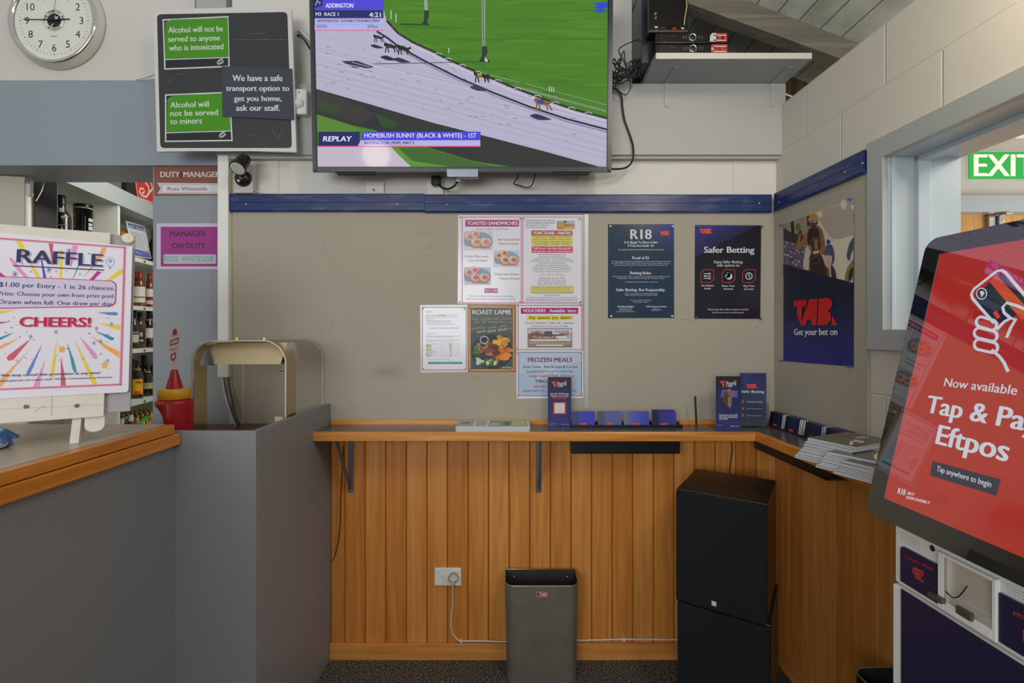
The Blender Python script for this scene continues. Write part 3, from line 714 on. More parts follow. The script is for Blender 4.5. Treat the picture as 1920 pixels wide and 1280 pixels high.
# toasted sandwiches
z = zt(840, 390, .15625); pl = onboard(.0012); c = Canvas(pl, z)
c.slab([(122, 84), (890, 86), (886, 1150), (116, 1146)], lamn)
c.frame(166, 104, 882, 1140, 8, ink(196, 86, 128)); c.rect(208, 142, 852, 222, MAG); c.up()
c.text('TOASTED SANDWICHES.', 226, 846, 202, 42, W, 2); c.text('Always Available - Actual Photos.', 338, 734, 258, 17, GRY, 0, .2)
c.texts([('Beef Caramelized', 600, 860, 388, 24), ('Onion & Cheese', 608, 850, 438, 24), ('Chicken Plum sauce', 190, 486, 590, 24), ('Corn & Cheese', 248, 470, 640, 24), ('Classic Ham Cheese', 556, 850, 804, 24), ('Tomato & Onion', 614, 862, 856, 24)], ink(90, 78, 84), 0)
c.rect(440, 962, 596, 1018, ink(196, 90, 160)); c.texts([('Three slices of bread with two layers of tasty fillings.', 250, 790, 1064, 17), ('Dine-in or Takeaways - Pre-made ready for Toasting.', 228, 814, 1098, 17)], ink(110, 104, 112), 0)
c.up(); c.text('$12.50', 452, 586, 1006, 32, W, 1)
def sarnie(x, y, w, h, ham):
    c.lay = 2
    c.rect(x, y, x+w, y+h, ink(196, 206, 222)); c.up()
    c.ell(x+w*.5, y+h*.52, w*.50, h*.47, ink(138, 168, 196), 28); c.up()
    c.poly([(x, y+h*.8), (x+w*.35, y+h*.86), (x+w*.95, y+h), (x, y+h)], ink(222, 214, 224)); c.up()
    for cx, cy, s in ((.2, .34, .2), (.42, .2, .2), (.46, .62, .24), (.78, .62, .24)):
        X, Y, S = x+w*cx, y+h*cy, w*s
        c.poly([(X-S, Y-S*.2), (X-S*.5, Y-S*.8), (X+S*.6, Y-S*.55), (X+S*.9, Y), (X+S*.3, Y+S*.8), (X-S*.6, Y+S*.75)], ink(196, 146, 122)); c.up()
        c.poly([(X-S*.9, Y-S*.2), (X-S*.5, Y-S*.75), (X+S*.55, Y-S*.5), (X+S*.7, Y), (X+S*.1, Y+S*.5), (X-S*.6, Y+S*.4)], ink(222, 204, 188)); c.up()
        c.poly([(X-S*.5, Y-S*.1), (X-S*.1, Y-S*.5), (X+S*.4, Y-S*.3), (X+S*.5, Y+S*.1), (X, Y+S*.35)], ham); c.up()
        c.line([(X-S*.7, Y+S*.1), (X-S*.1, Y+S*.3), (X+S*.6, Y)], 7, ink(206, 170, 130)); c.up()
sarnie(190, 274, 346, 228, ink(204, 142, 140)); sarnie(550, 508, 308, 198, ink(184, 110, 92)); sarnie(190, 708, 324, 212, ink(214, 110, 140))
notice(c, 'notice', 'pink bordered toasted sandwiches notice with three plate photos on the pinboard')
corners(pl, [z(150, 108), z(876, 108)][:1]+[z(868, 128)]+[z(142, 1128), z(864, 1128)], 'toasted sandwiches notice')
# functions and parties
pl = onboard(.0024); c = Canvas(pl, z)
c.slab([(892, 86), (1624, 84), (1618, 1150), (888, 1150)], lamn)
c.frame(896, 104, 1610, 1140, 8, ink(196, 96, 134)); c.rrect(1000, 268, 1496, 332, 12, ink(176, 86, 66)); c.rrect(998, 334, 1496, 452, 14, ink(214, 204, 108))
c.rrect(1002, 458, 1498, 538, 14, ink(206, 72, 108)); c.rrect(994, 936, 1504, 1024, 14, ink(178, 120, 70)); c.rect(1308, 152, 1522, 254, ink(170, 176, 186)); c.up()
c.rrect(999, 941, 1499, 1019, 12, ink(216, 208, 116)); c.poly([(1308, 170), (1360, 164), (1420, 190), (1522, 200), (1522, 254), (1308, 254)], ink(176, 118, 66)); c.poly([(1380, 230), (1522, 214), (1522, 254), (1400, 254)], ink(196, 176, 84)); c.rect(1388, 152, 1426, 176, ink(150, 78, 70)); c.poly([(1320, 176), (1360, 166), (1400, 200), (1380, 240), (1320, 236)], ink(196, 150, 76)); c.up()
c.text('FUNCTIONS - PARTIES', 1030, 1480, 318, 36, W, 2)
dk_ = ink(96, 82, 84)
c.texts([('GOLDEN FLEECE HOTEL - MOTEL &', 936, 1284, 158, 17), ('SOUTHERN SMOKEHOUSE RESTAURANT', 936, 1282, 186, 15), ('State Highway 85, Waikouaiti.', 936, 1212, 212, 16), ('9510, Otago, New Zealand.', 936, 1182, 240, 16)], dk_, 0)
c.texts([('Anniversaries - Weddings - Karaoke 4 Mics', 1030, 1466, 356, 17), ('Reunions - Discos - Birthdays - Afternoon Teas', 1024, 1474, 384, 17), ('House - Fund Raisers - Quiz Nights - Kids Parties', 1014, 1482, 413, 17), ('Open Mic Nights  -  Car Rallies  -  Bike Runs', 1042, 1458, 440, 17)], ink(112, 98, 54), 0)
c.text('Talk to us - we have the goods!', 1022, 1476, 494, 25, W, 1); c.text("Call down for a chat - let's make it happen!", 1018, 1484, 528, 18, W, 1)
c.texts([('We have the following equipment:', 1082, 1418, 564, 16), ('Snow Machine and Bubble Machine.', 1092, 1404, 590, 15), ("Fog Machine with LED's.  UV lights 8x (Black lighting)", 1018, 1478, 615, 15), ('Sound activated Laser lights.  Coloured impulse mood lights.', 988, 1512, 641, 15), ('Karaoke with 4 wireless Microphones.', 1082, 1412, 666, 15), ('Hi-Quality Stereo Audio & 500w Sub Woofers.', 1050, 1446, 692, 15), ('Studio Mixer with 3 Microphones. DJ mixing desk.', 1030, 1464, 717, 15), ('FM Radio Studio - Transmission live on 88.3 local "FM"', 1012, 1484, 742, 15), ("Video Songs on Waikouaiti's largest screen at 120\"", 1030, 1468, 768, 15),
         ('Espresso Coffees & Liqueur Coffees', 1094, 1400, 846, 15), ('Alcoholic Slushies - Ales - Wines - Juices', 1078, 1418, 871, 15), ('Bistro - Restaurant and Balcony Dining', 1080, 1416, 897, 15), ('Gaming - Pool - Darts - TAB - SKY Sport', 1078, 1414, 922, 15),
         ('Restaurant with Catering from: Nibbles to Banquets', 1020, 1474, 962, 15), ('Two full Bars with separate Sound and Vision gear.', 1028, 1466, 987, 15), ('Motel Units - 60 Car Parks floodlit - Free EV Charging', 1020, 1476, 1012, 15), ('Phone: 03 465 7381', 1160, 1338, 1054, 17)], ink(112, 104, 112), 0)
c.text('- -  20  to  120  to  220 Guests - -', 1080, 1420, 808, 18, ink(186, 72, 96), 0)
c.texts([('Our Websites:  www.goldenfleecehotel.nz   and   www.southernsmokehouse.nz', 944, 1552, 1078, 13), ('Email: goldenfleecehotel@outlook.co.nz  and  southernsmokehouse@outlook.co.nz', 936, 1556, 1100, 13), ('Facebook: Golden Fleece Hotel & Southern Smokehouse Kitchen, Waikouaiti, Otago, NZ.', 934, 1554, 1120, 13)], ink(92, 112, 176), 0)
notice(c, 'notice', 'functions and parties notice with yellow boxes, right of the sandwiches')
corners(pl, [z(908, 128), z(1580, 136), z(902, 1134), z(1588, 1124)], 'functions and parties notice')
# letter with price table
z = zt(770, 560, .17708); pl = onboard(.0008); c = Canvas(pl, z)
c.slab([(100, 66), (598, 62), (604, 776), (106, 784)], mat('laminate_film', C(206, 206, 204), .15)); c.up()
c.rect(122, 86, 590, 760, lamn); c.up(); c.frame(122, 88, 590, 754, 6, ink(150, 76, 108)); g_ = ink(112, 108, 118); c.rect(286, 168, 370, 180, ink(226, 220, 110)); c.rect(184, 667, 548, 690, ink(46, 160, 158)); c.up()
c.texts([('Dear Guest,', 164, 226, 142, 11)], ink(70, 66, 72), 1)
c.texts([('Please see the below price increases from our main supplier.', 164, 500, 178, 10), ('New Prices will be around in store the next few weeks as', 164, 480, 197, 10), ('product arrives.', 164, 250, 216, 10), ('All Big Brand, Lager, Draught, & RTD will increase', 164, 430, 236, 10), ('Coasts, oil packs & Bee cartons will also increase', 164, 430, 254, 10), ('Some of our Spirit bottle prices will increase as listed.', 164, 466, 274, 10)], ink(90, 86, 94), 0)
c.text('We appreciate your patronage and understanding!', 188, 506, 314, 11, ink(206, 70, 84), 1, .15)
c.texts([('To Golden Fleece Hotel,', 164, 280, 372, 9), ('This letter is to inform you that we will be adjusting the prices on selected', 164, 530, 398, 9), ('products effective from Monday the 3rd of February 2025.', 164, 452, 410, 9), ('This change will apply across all of our stores and will be passed on the', 164, 530, 438, 9), ('column category as your requirements and in each category.', 164, 452, 450, 9), ('* We may also need to introduce in due course new allocation.', 164, 420, 644, 8)], ink(140, 136, 146), 0)
for k in range(10):
    y = 466+k*16; c.line([(164, y), (516, y)], 1.4, ink(150, 146, 156))
    if k in (1, 2, 4, 8): c.rect(166, y+2, 216, y+14, ink(224, 214, 90)); c.rect(412, y+2, 434, y+14, ink(224, 214, 90))
for x in (164, 330, 516): c.line([(x, 466), (x, 610)], 1.4, ink(150, 146, 156))
c.up()
for k, t in enumerate(('Beer - Tap', 'Beer - Btl', 'Cider - Tap', 'Cider - Btl', 'Ready to Drink - Can', 'Ready to Drink - Tap', 'Spirits - Nip', 'Wine - Red')): c.text(t, 168, 168+len(t)*5, 493+k*16.3, 8, ink(110, 106, 90), 0); c.text('5.5%', 414, 432, 493+k*16.3, 8, ink(110, 106, 90), 0)
c.text('CATEGORY', 232, 262, 478, 7, g_, 0); c.text('% AVERAGE INCREASE', 384, 460, 478, 7, g_, 0)
c.text('DB Golden Fleece Hotel', 306, 428, 683, 8, ink(196, 226, 226), 0)
notice(c, 'notice', 'white letter with small table and teal bar, left of roast lamb notice')
corners(pl, [z(128, 101), z(570, 102), z(134, 744), z(576, 742)], 'price rise letter')
# roast lamb
pl = onboard(.0016); c = Canvas(pl, z)
c.slab([(606, 66), (1112, 66), (1108, 774), (610, 774)], ink(176, 84, 44, .2)); c.up()
c.rect(622, 84, 1094, 760, ink(226, 176, 88)); c.up(); c.rect(634, 94, 1084, 748, ink(92, 98, 94)); c.up()
c.rect(634, 360, 1084, 748, ink(74, 84, 90)); c.poly([(634, 94), (1084, 94), (1084, 200), (900, 260), (634, 240)], ink(104, 108, 100)); c.up()
c.ell(862, 560, 222, 180, ink(40, 46, 50), 32); c.up(); c.ell(862, 560, 206, 165, ink(54, 58, 60), 32); c.up()
rg = random.Random(9)
def blob(x, y, rx, ry, cols, n, s):
    for k in range(n):
        a, q = rg.uniform(0, 6.3), rg.random()**.5; X, Y = x+rx*q*math.cos(a), y+ry*q*math.sin(a); r1 = s*rg.uniform(.6, 1.3)
        c.soft([(X+r1*rg.uniform(.6, 1.2)*math.cos(t), Y+r1*rg.uniform(.5, 1.)*math.sin(t)) for t in [k2*.785 for k2 in range(8)]], ink(*rg.choice(cols))); c.lay += .03
blob(700, 540, 40, 70, [(58, 108, 44), (74, 130, 50), (44, 86, 36)], 26, 20); blob(820, 670, 120, 34, [(72, 132, 48), (110, 160, 66), (46, 96, 40), (206, 214, 186)], 30, 22)
blob(720, 670, 24, 40, [(206, 206, 196), (190, 186, 160)], 8, 20); blob(960, 560, 90, 90, [(204, 116, 40), (226, 140, 54), (186, 96, 34)], 30, 32); blob(950, 450, 80, 46, [(222, 166, 50), (232, 184, 74), (206, 140, 40)], 18, 32)
blob(820, 540, 110, 85, [(112, 58, 38), (134, 74, 52), (92, 46, 30), (150, 96, 72), (176, 120, 96)], 40, 34)
c.lay += 1; c.ell(780, 434, 47, 41, ink(190, 206, 222), 24); c.up(); c.ell(780, 434, 38, 32, ink(58, 56, 34), 24)
c.text('ROAST LAMB', 654, 1060, 164, 45, W, 2)
c.texts([('ROAST   AVAILABLE   ROAST   AVAILABLE', 650, 1074, 222, 17), ('SMALL   $25   MEDIUM   SMALL   $25', 670, 1072, 256, 17)], ink(176, 180, 174), 0)
c.text('AVAILABLE', 648, 740, 327, 17, ink(206, 184, 70), 1, 0, 312); c.text('ALL', 822, 856, 318, 17, ink(206, 184, 70), 1); c.text('ALL', 934, 962, 308, 17, ink(206, 184, 70), 1); c.text('DAY', 1030, 1070, 326, 17, ink(206, 184, 70), 1)
for x, y in ((704, 364), (814, 356), (928, 342)): c.text('$39.50', x, x+88, y, 22, ink(214, 214, 210), 1, 0, y-10); c.text('MEAL', x+34, x+96, y-42, 16, ink(190, 192, 188), 0, 0, y-52)
c.text('Dish Photo', 966, 1074, 735, 17, W, 1, .2)
for k in range(50): x, y = rg.uniform(640, 1078), rg.uniform(170, 290); c.poly([(x, y), (x+rg.uniform(3, 16), y+rg.uniform(-8, 8)), (x+5, y+rg.uniform(3, 9))], ink(150, 154, 148))
notice(c, 'notice', 'dark roast lamb notice with gold border and photo of a loaded plate')
corners(pl, [z(624, 94), z(1080, 94), z(630, 746), z(1076, 748)], 'roast lamb notice')
# vouchers
pl = onboard(.0032); c = Canvas(pl, z)
c.slab([(1118, 56), (1818, 60), (1822, 552), (1120, 552)], lamn)
c.frame(1134, 68, 1814, 540, 7, ink(198, 70, 92)); c.rect(1166, 96, 1774, 158, ink(168, 12, 116)); c.rect(1232, 174, 1712, 226, ink(226, 212, 50)); c.rect(1238, 308, 1710, 516, ink(124, 96, 152)); c.up()
c.rect(1245, 315, 1703, 509, ink(168, 156, 148)); c.up(); c.poly([(1245, 315), (1703, 315), (1703, 360), (1560, 372), (1245, 368)], ink(206, 206, 214)); c.poly([(1245, 370), (1330, 350), (1420, 372), (1560, 380), (1600, 360), (1703, 380), (1703, 440), (1245, 430)], ink(134, 92, 70)); c.poly([(1560, 400), (1703, 374), (1703, 450), (1560, 440)], ink(176, 178, 186)); c.rect(1245, 452, 1703, 509, ink(150, 128, 104)); c.rect(1414, 342, 1500, 396, ink(96, 76, 108)); c.up()
c.rect(1546, 396, 1650, 416, W); c.rect(1266, 428, 1684, 442, W); c.rect(1330, 486, 1614, 498, W)
c.text('VOUCHERS   Available  here :', 1188, 1770, 142, 33, W, 2); c.text('Any  amount  you  desire !', 1252, 1710, 214, 34, ink(84, 70, 40), 1)
c.text('Use at our: Restaurant - Motels - Bar - Takeaways.', 1210, 1730, 263, 19, ink(84, 76, 96), 0); c.text('Cannot be used for: Tobacco, Cash or Off Sales.', 1276, 1666, 295, 16, ink(96, 88, 104), 0, .2)
c.text('GOLDEN FLEECE HOTEL & SOUTHERN SMOKEHOUSE RESTAURANT', 1256, 1690, 330, 9, ink(90, 80, 96), 0); c.text('HOSPITA', 1268, 1410, 360, 21, ink(120, 60, 70), 2); c.text('VOUCHER', 1524, 1680, 360, 21, ink(120, 60, 70), 2)
c.text('"To the Value of" $', 1290, 1546, 416, 19, W, 1); c.texts([('Present this voucher when ordering your meal.', 1290, 1540, 458, 10), ('Golden Fleece Hotel, Waikouaiti - Otago, New Zealand', 1256, 1690, 476, 11)], W, 0)
notice(c, 'notice', 'vouchers notice with magenta heading and yellow line on the pinboard')
corners(pl, [z(1132, 64), z(1800, 60), z(1134, 534), z(1810, 536)], 'vouchers notice')
# frozen meals
pl = onboard(.0008); c = Canvas(pl, z)
c.slab([(1120, 548), (1826, 546), (1828, 1050), (1122, 1056)], lamn); c.rect(1140, 566, 1812, 1028, ink(170, 190, 212)); c.up()
c.poly([(1140, 566), (1812, 566), (1812, 660), (1140, 800)], ink(182, 198, 218)); c.frame(1138, 563, 1814, 1030, 6, ink(128, 58, 110)); c.up()
sn = ink(190, 206, 224)
for a in range(6): t = R(30+60*a); c.line([(1476, 760), (1476+170*math.cos(t), 760+170*math.sin(t))], 16, sn)
c.up(); pur = ink(98, 34, 72)
c.text('FROZEN MEALS', 1240, 1712, 668, 46, ink(134, 36, 84), 2); c.text('Roast Lamb - Beef Brisket & Curries', 1192, 1764, 731, 25, ink(84, 50, 96), 1); c.text('Available from Freezer in Public Bar.', 1220, 1728, 779, 23, ink(96, 64, 104), 0)
c.text('Large meals $19.50  EACH or', 1258, 1738, 828, 27, ink(204, 40, 60), 1); c.text('TWO for $35.00', 1316, 1690, 890, 34, pur, 2); c.text('SPECIAL: while stocks last', 1300, 1690, 938, 22, ink(206, 44, 60), 1); c.text('Applicable for -10% card discount.', 1190, 1760, 982, 22, ink(104, 92, 80), 0)
notice(c, 'notice', 'pale blue frozen meals notice at the bottom right of the menu notices')
corners(pl, [z(1134, 578), z(1802, 572), z(1138, 1026), z(1808, 1014)], 'frozen meals notice')
# spare tacks
zz = zt(770, 560, .17708)
for k, (p, w) in enumerate(zip(((676, 818), (718, 814), (704, 844), (734, 834)), ('left', 'top', 'bottom', 'right'))): tack(PB, *zz(*p), '%s one of four spare brass tacks below the roast lamb notice' % w, 0, 'spare tacks below the roast lamb notice')
zz = zt(1120, 400, .171875)
for k, (p, w) in enumerate(zip(((930, 1150), (962, 1154), (994, 1156)), ('left', 'middle', 'right'))): tack(PB, *zz(*p), '%s one of three spare brass tacks between the two dark posters' % w, 0, 'spare tacks between the two dark posters')
tack(PB, *zz(1730, 1230), 'single spare brass tack below the safer betting poster', 0, 'spare tack below the safer betting poster')

# dark age limit poster
def hexes(c, x0, x1, y0, y1, s, m, keep):
    y = y0; r_ = 0
    while y < y1:
        x = x0+(s*.5 if r_ % 2 else 0)
        while x < x1:
            if keep(x, y): c.poly([(x, y-s*.42), (x+s*.34, y+s*.22), (x-s*.34, y+s*.22)], m)
            x += s
        y += s*.8; r_ += 1
navy, vio, orr, LW = ink(38, 58, 80, .22), ink(50, 56, 150, .25), ink(226, 74, 62), ink(206, 210, 216)
z = zt(1120, 400, .171875); pl = onboard(.0010); c = Canvas(pl, z)
c.slab([(116, 118), (836, 116), (838, 1140), (116, 1142)], navy); c.up()
for k in range(5): c.poly([(500+60*k, 117), (836, 117), (836, 400-50*k)], ink(38+2*k, 58-2*k, 80+14*k, .22)); c.lay += .1
c.up(); hexes(c, 420, 830, 130, 400, 30, ink(56, 66, 150), lambda x, y: x-420 > (y-130)*1.1+60 and x < 826); c.up()
c.text('R18', 358, 592, 280, 104, LW, 2); tab_logo(c, 680, 192, 792, 242, orr)
c.texts([('It Is Illegal To Place A Bet', 294, 656, 328, 25), ('If You Are Under 18', 334, 610, 364, 25)], LW, 2); c.text('You should be prepared to show Photo ID if you look under 25.', 224, 728, 402, 14, LW, 1)
for y in (450, 612, 794): c.line([(352, y), (602, y)], 2, ink(70, 104, 128))
c.text('Proof of ID', 378, 564, 500, 30, LW, 2); c.text('Betting Rules', 358, 586, 664, 30, LW, 2); c.text('Safer Betting. Bet Responsibly.', 204, 742, 848, 30, LW, 2)
c.texts([('The New Zealand Anti-Money Laundering and Countering Financing of Terrorism', 152, 802, 530, 14), ('Act 2009 (AML/CFT Act) requires TAB to know who we are providing services to.', 154, 798, 550, 14), ('If you cannot provide a photo ID when asked, TAB will not place your bet.', 184, 768, 570, 14), ('All bets placed with TAB are subject to the Racing Industry Act 2020 and TAB', 166, 786, 694, 14), ('Betting Rules. TAB may refuse to accept all or any part of a bet.', 220, 732, 714, 14), ('The Betting Rules are available on tab.co.nz', 300, 656, 754, 14), ('TAB is committed to promoting safer betting.', 296, 658, 880, 14), ('Please only bet what you can afford to lose.', 300, 652, 898, 14), ('If you or someone you know', 362, 588, 952, 14), ('needs help, contact:', 394, 558, 972, 14), ('0800 654 655', 240, 376, 1046, 12), ('gamblinghelpline.co.nz', 238, 380, 1062, 12), ('24 hours a day, seven days a week', 204, 412, 1076, 12), ('0800 102 106', 606, 684, 1046, 12), ('helpdesk@tab.co.nz', 582, 706, 1060, 12)], ink(176, 186, 196), 1)
c.text('Gambling Helpline', 218, 398, 1024, 18, LW, 2); c.text('TAB Customer Services', 530, 756, 1024, 18, LW, 2)
notice(c, 'poster', 'dark teal age limit poster headed R18 on the back pinboard', 'poster')
corners(pl, [z(140, 146), z(818, 146), z(148, 1120), z(812, 1120)], 'R18 poster', .0012, word='white push pin', name='push_pin', me=pin_of(white_pl), cat='pin')
# safer betting poster
pl = onboard(.0010); c = Canvas(pl, z); ebk = ink(32, 31, 40, .2)
c.slab([(1066, 126), (1788, 130), (1778, 1150), (1060, 1148)], ebk); c.up()
for k in range(6): c.poly([(1065, 128), (1640-70*k, 130), (1064, 520-60*k)], ink(32+3*k, 31+3*k, 40+16*k, .22)); c.lay += .1
c.up(); hexes(c, 1076, 1740, 142, 480, 30, ink(62, 66, 150), lambda x, y: (x-1064)*.52+(y-130) < 350); c.up()
tab_logo(c, 1112, 166, 1256, 224, orr)
c.text('Safer Betting', 1160, 1712, 430, 66, LW, 2); c.texts([('Enjoy Safer Betting', 1270, 1582, 544, 30), ('with options to:', 1300, 1552, 580, 28)], LW, 1)
def badge(c, x, y, s, kind, m, w, lw=7):
    c.line([(x-s, y-s*.45), (x-s*.5, y-s), (x+s, y-s), (x+s, y+s*.5), (x+s*.5, y+s), (x-s, y+s)], lw, m, True)
    if kind == 0:
        for dy, dx in ((-.38, .3), (0, -.3), (.36, .3)): c.line([(x-s*.58, y+s*dy), (x+s*.58, y+s*dy)], lw, w); c.ell(x+s*dx, y+s*dy, s*.15, s*.15, w, 10)
    elif kind == 1:
        p = [(x+s*.12+s*.5*math.cos(R(a)), y+s*.06+s*.5*math.sin(R(a))) for a in range(-75, 200, 15)]; q = [(x-s*.12+s*.46*math.cos(R(a)), y-s*.16+s*.46*math.sin(R(a))) for a in range(160, -50, -15)]
        c.poly(p+q, w); c.text('z', x-s*.42, x-s*.12, y-s*.0, s*.34, w, 2); c.text('z', x-s*.2, x+s*.0, y-s*.38, s*.26, w, 2)
    else:
        c.line([(x+s*.5*math.cos(R(a)), y+s*.5*math.sin(R(a))) for a in range(0, 360, 20)], lw*1.2, w, True); c.line([(x, y-s*.32), (x, y), (x+s*.2, y+s*.26)], lw*1.3, w)
for k, x in enumerate((1196, 1426, 1650)): badge(c, x, 684, 70, k, ink(204, 66, 62), LW, 8)
c.texts([('Set Volume', 1130, 1270, 796, 19), ('Limits', 1164, 1236, 828, 20), ('Pause Your', 1354, 1496, 800, 20), ('Account', 1372, 1478, 832, 19), ('Stop Your', 1588, 1712, 800, 20), ('Account', 1596, 1702, 834, 19)], LW, 2)
c.text("You've got the tools to stay in control.", 1198, 1648, 1056, 20, LW, 1); c.text('Find out more at tab.co.nz/saferbetting', 1250, 1590, 1088, 15, LW, 1)
notice(c, 'poster', 'black safer betting poster with three red outlined icons', 'poster')
bluep, greenp = mat('blue_pin_plastic', C(36, 96, 176), .3), mat('green_pin_plastic', C(30, 120, 96), .3)
corners(pl, [z(1092, 156), z(1784, 148), z(1076, 1138), z(1774, 1148)], 'safer betting poster', .0012, word='blue push pin', name='push_pin', me=pin_of(bluep), cat='pin')

# horse race poster on the right wall
z = zt(1440, 360, .26563); pl = PR.shifted(0, 0, .0012); c = Canvas(pl, z, .0001)
c.slab([(110, 226), (608, 46), (604, 1232), (108, 1192)], ink_fade('horse_poster_blue_fade', C(26, 29, 56), C(22, 26, 128), c.L(300, 800)[1], c.L(300, 1220)[1])); c.up()
c.poly([(110, 226), (608, 46), (601, 640), (110, 510)], ink(206, 194, 178)); c.up()
c.poly([(110, 226), (300, 158), (300, 562), (110, 510)], ink(150, 138, 126)); c.soft([(360, 150), (480, 100), (604, 66), (604, 200), (604, 300), (470, 330), (400, 260)], ink(172, 158, 142)); c.poly([(430, 360), (606, 300), (601, 640), (460, 600)], ink(214, 200, 182)); c.up()
c.poly([(110, 250), (170, 290), (250, 300), (260, 545), (110, 510)], ink(60, 52, 54)); c.poly([(110, 340), (200, 360), (260, 400), (250, 540), (110, 508)], ink(104, 92, 112)); c.poly([(160, 210), (182, 202), (186, 290), (166, 292)], ink(40, 36, 36)); c.poly([(276, 168), (290, 163), (292, 240), (276, 240)], ink(48, 44, 44)); c.ell(212, 248, 20, 26, ink(96, 112, 62))
for x, y, r_ in ((536, 90, 22), (596, 106, 10), (372, 158, 14)): c.ell(x, y, r_, r_*1.6, ink(212, 204, 196))
c.up(); rg = random.Random(5)
for k in range(70): x, y = rg.uniform(114, 280), rg.uniform(360, 535); c.ell(x, y if y < 500+(x-110)*.2 else 480, rg.uniform(3, 9), rg.uniform(4, 9), ink(*rg.choice([(186, 172, 168), (84, 76, 110), (58, 50, 60), (150, 130, 120), (200, 190, 186)])), 8); c.lay += .01
c.up()
# followers
c.ell(428, 352, 14, 19, ink(52, 70, 150), 12); c.soft([(410, 384), (430, 372), (452, 374), (468, 414), (472, 470), (464, 500), (450, 516), (452, 452), (430, 460), (406, 448)], ink(84, 76, 110)); c.soft([(404, 452), (424, 446), (444, 456), (446, 540), (440, 604), (420, 592), (400, 520)], ink(196, 168, 148)); c.soft([(446, 520), (462, 526), (478, 560), (484, 612), (452, 602)], ink(62, 52, 52)); c.soft([(404, 540), (424, 530), (436, 560), (432, 598), (414, 590)], ink(120, 84, 66))
c.soft([(606, 326), (590, 340), (574, 370), (558, 440), (562, 470), (580, 480), (600, 440)], ink(70, 88, 82)); c.soft([(600, 410), (590, 440), (582, 480), (600, 500)], ink(206, 200, 190)); c.soft([(560, 540), (584, 500), (602, 480), (600, 600), (580, 630), (544, 622)], ink(132, 122, 60)); c.soft([(576, 560), (600, 530), (598, 600), (570, 626)], ink(50, 44, 44)); c.up()
# leading horse and rider
gold, gol2, vest = ink(156, 108, 54), ink(128, 90, 50), ink(46, 38, 32)
c.soft([(232, 270), (220, 282), (216, 312), (205, 362), (201, 398), (214, 406), (234, 396), (272, 356), (292, 330), (282, 282), (262, 300), (240, 340), (229, 350), (238, 304), (241, 280)], gold, 3); c.soft([(226, 268), (238, 272), (240, 290), (226, 300), (217, 288)], ink(70, 50, 36), 3)
c.soft([(284, 266), (318, 244), (352, 238), (380, 262), (396, 310), (404, 362), (408, 420), (400, 454), (378, 448), (370, 380), (300, 372), (276, 340)], gol2, 3)
c.soft([(290, 270), (322, 252), (350, 254), (366, 300), (366, 372), (340, 340), (310, 340), (296, 380), (280, 344)], vest, 3); c.poly([(372, 300), (392, 320), (396, 350), (380, 330)], gold); c.poly([(380, 370), (402, 384), (404, 420), (384, 400)], gold); c.up()
c.ell(321, 228, 27, 28, ink(100, 70, 50), 16); c.soft([(286, 208), (292, 176), (306, 158), (324, 149), (344, 157), (354, 182), (355, 208), (322, 196)], ink(186, 134, 62), 3); c.poly([(288, 210), (318, 200), (354, 210), (350, 227), (318, 217), (292, 229)], ink(34, 28, 26)); c.line([(296, 216), (318, 208), (344, 215)], 3, ink(190, 178, 150)); c.soft([(306, 236), (334, 234), (336, 250), (322, 258), (308, 250)], ink(72, 50, 38), 3)
c.soft([(266, 402), (290, 390), (304, 470), (298, 540), (264, 546), (250, 520)], ink(204, 190, 172), 3); c.soft([(384, 440), (402, 452), (406, 515), (388, 524), (374, 490)], ink(196, 182, 172), 3); c.poly([(294, 486), (310, 488), (310, 562), (290, 556)], ink(146, 88, 46)); c.up()
c.soft([(306, 430), (372, 436), (404, 510), (422, 574), (404, 588), (350, 572), (300, 558)], ink(58, 42, 34), 3); c.up()
c.poly([(310, 326), (320, 302), (330, 322), (348, 318), (358, 304), (364, 330), (375, 372), (371, 430), (361, 480), (353, 518), (340, 530), (326, 516), (319, 470), (307, 420), (303, 370)], ink(94, 62, 42)); c.up()
c.poly([(332, 338), (350, 334), (353, 396), (341, 410), (334, 392)], ink(150, 112, 82)); c.poly([(328, 468), (355, 464), (352, 516), (339, 528), (328, 512)], ink(38, 28, 26)); c.poly([(314, 420), (370, 410), (366, 428), (318, 438)], ink(206, 186, 158)); c.ell(317, 366, 6, 8, ink(22, 16, 14), 8); c.ell(364, 360, 5, 8, ink(22, 16, 14), 8); c.line([(312, 344), (316, 420), (330, 470)], 3, ink(44, 32, 26)); c.line([(366, 340), (368, 412), (356, 466)], 3, ink(44, 32, 26)); c.line([(320, 438), (300, 452), (286, 480)], 3, ink(44, 32, 26)); c.ell(334, 502, 4, 6, ink(90, 70, 66), 8); c.ell(348, 499, 4, 6, ink(90, 70, 66), 8)
c.poly([(110, 508), (601, 640), (602, 700), (110, 590)], ink(26, 29, 56, .3)); c.up()
tab_logo(c, 184, 746, 494, 942, ink(206, 36, 36)); c.text('Get your bet on', 186, 494, 1008, 42, W, 2)
notice(c, 'poster', 'tall horse racing poster with orange capped jockey on the right wall', 'poster')
for p, w, mm, cl in (((104, 234), 'top left', bluep, 'blue'), ((592, 52), 'top right', bluep, 'blue'), ((102, 1188), 'bottom left', bluep, 'blue'), ((588, 1232), 'bottom right', greenp, 'green')):
    tack(pl, *z(*p), '%s push pin in the %s corner of the horse racing poster' % (cl, w), .0012, 'pins of the horse racing poster', 'push_pin', pin_of(mm), 'pin')
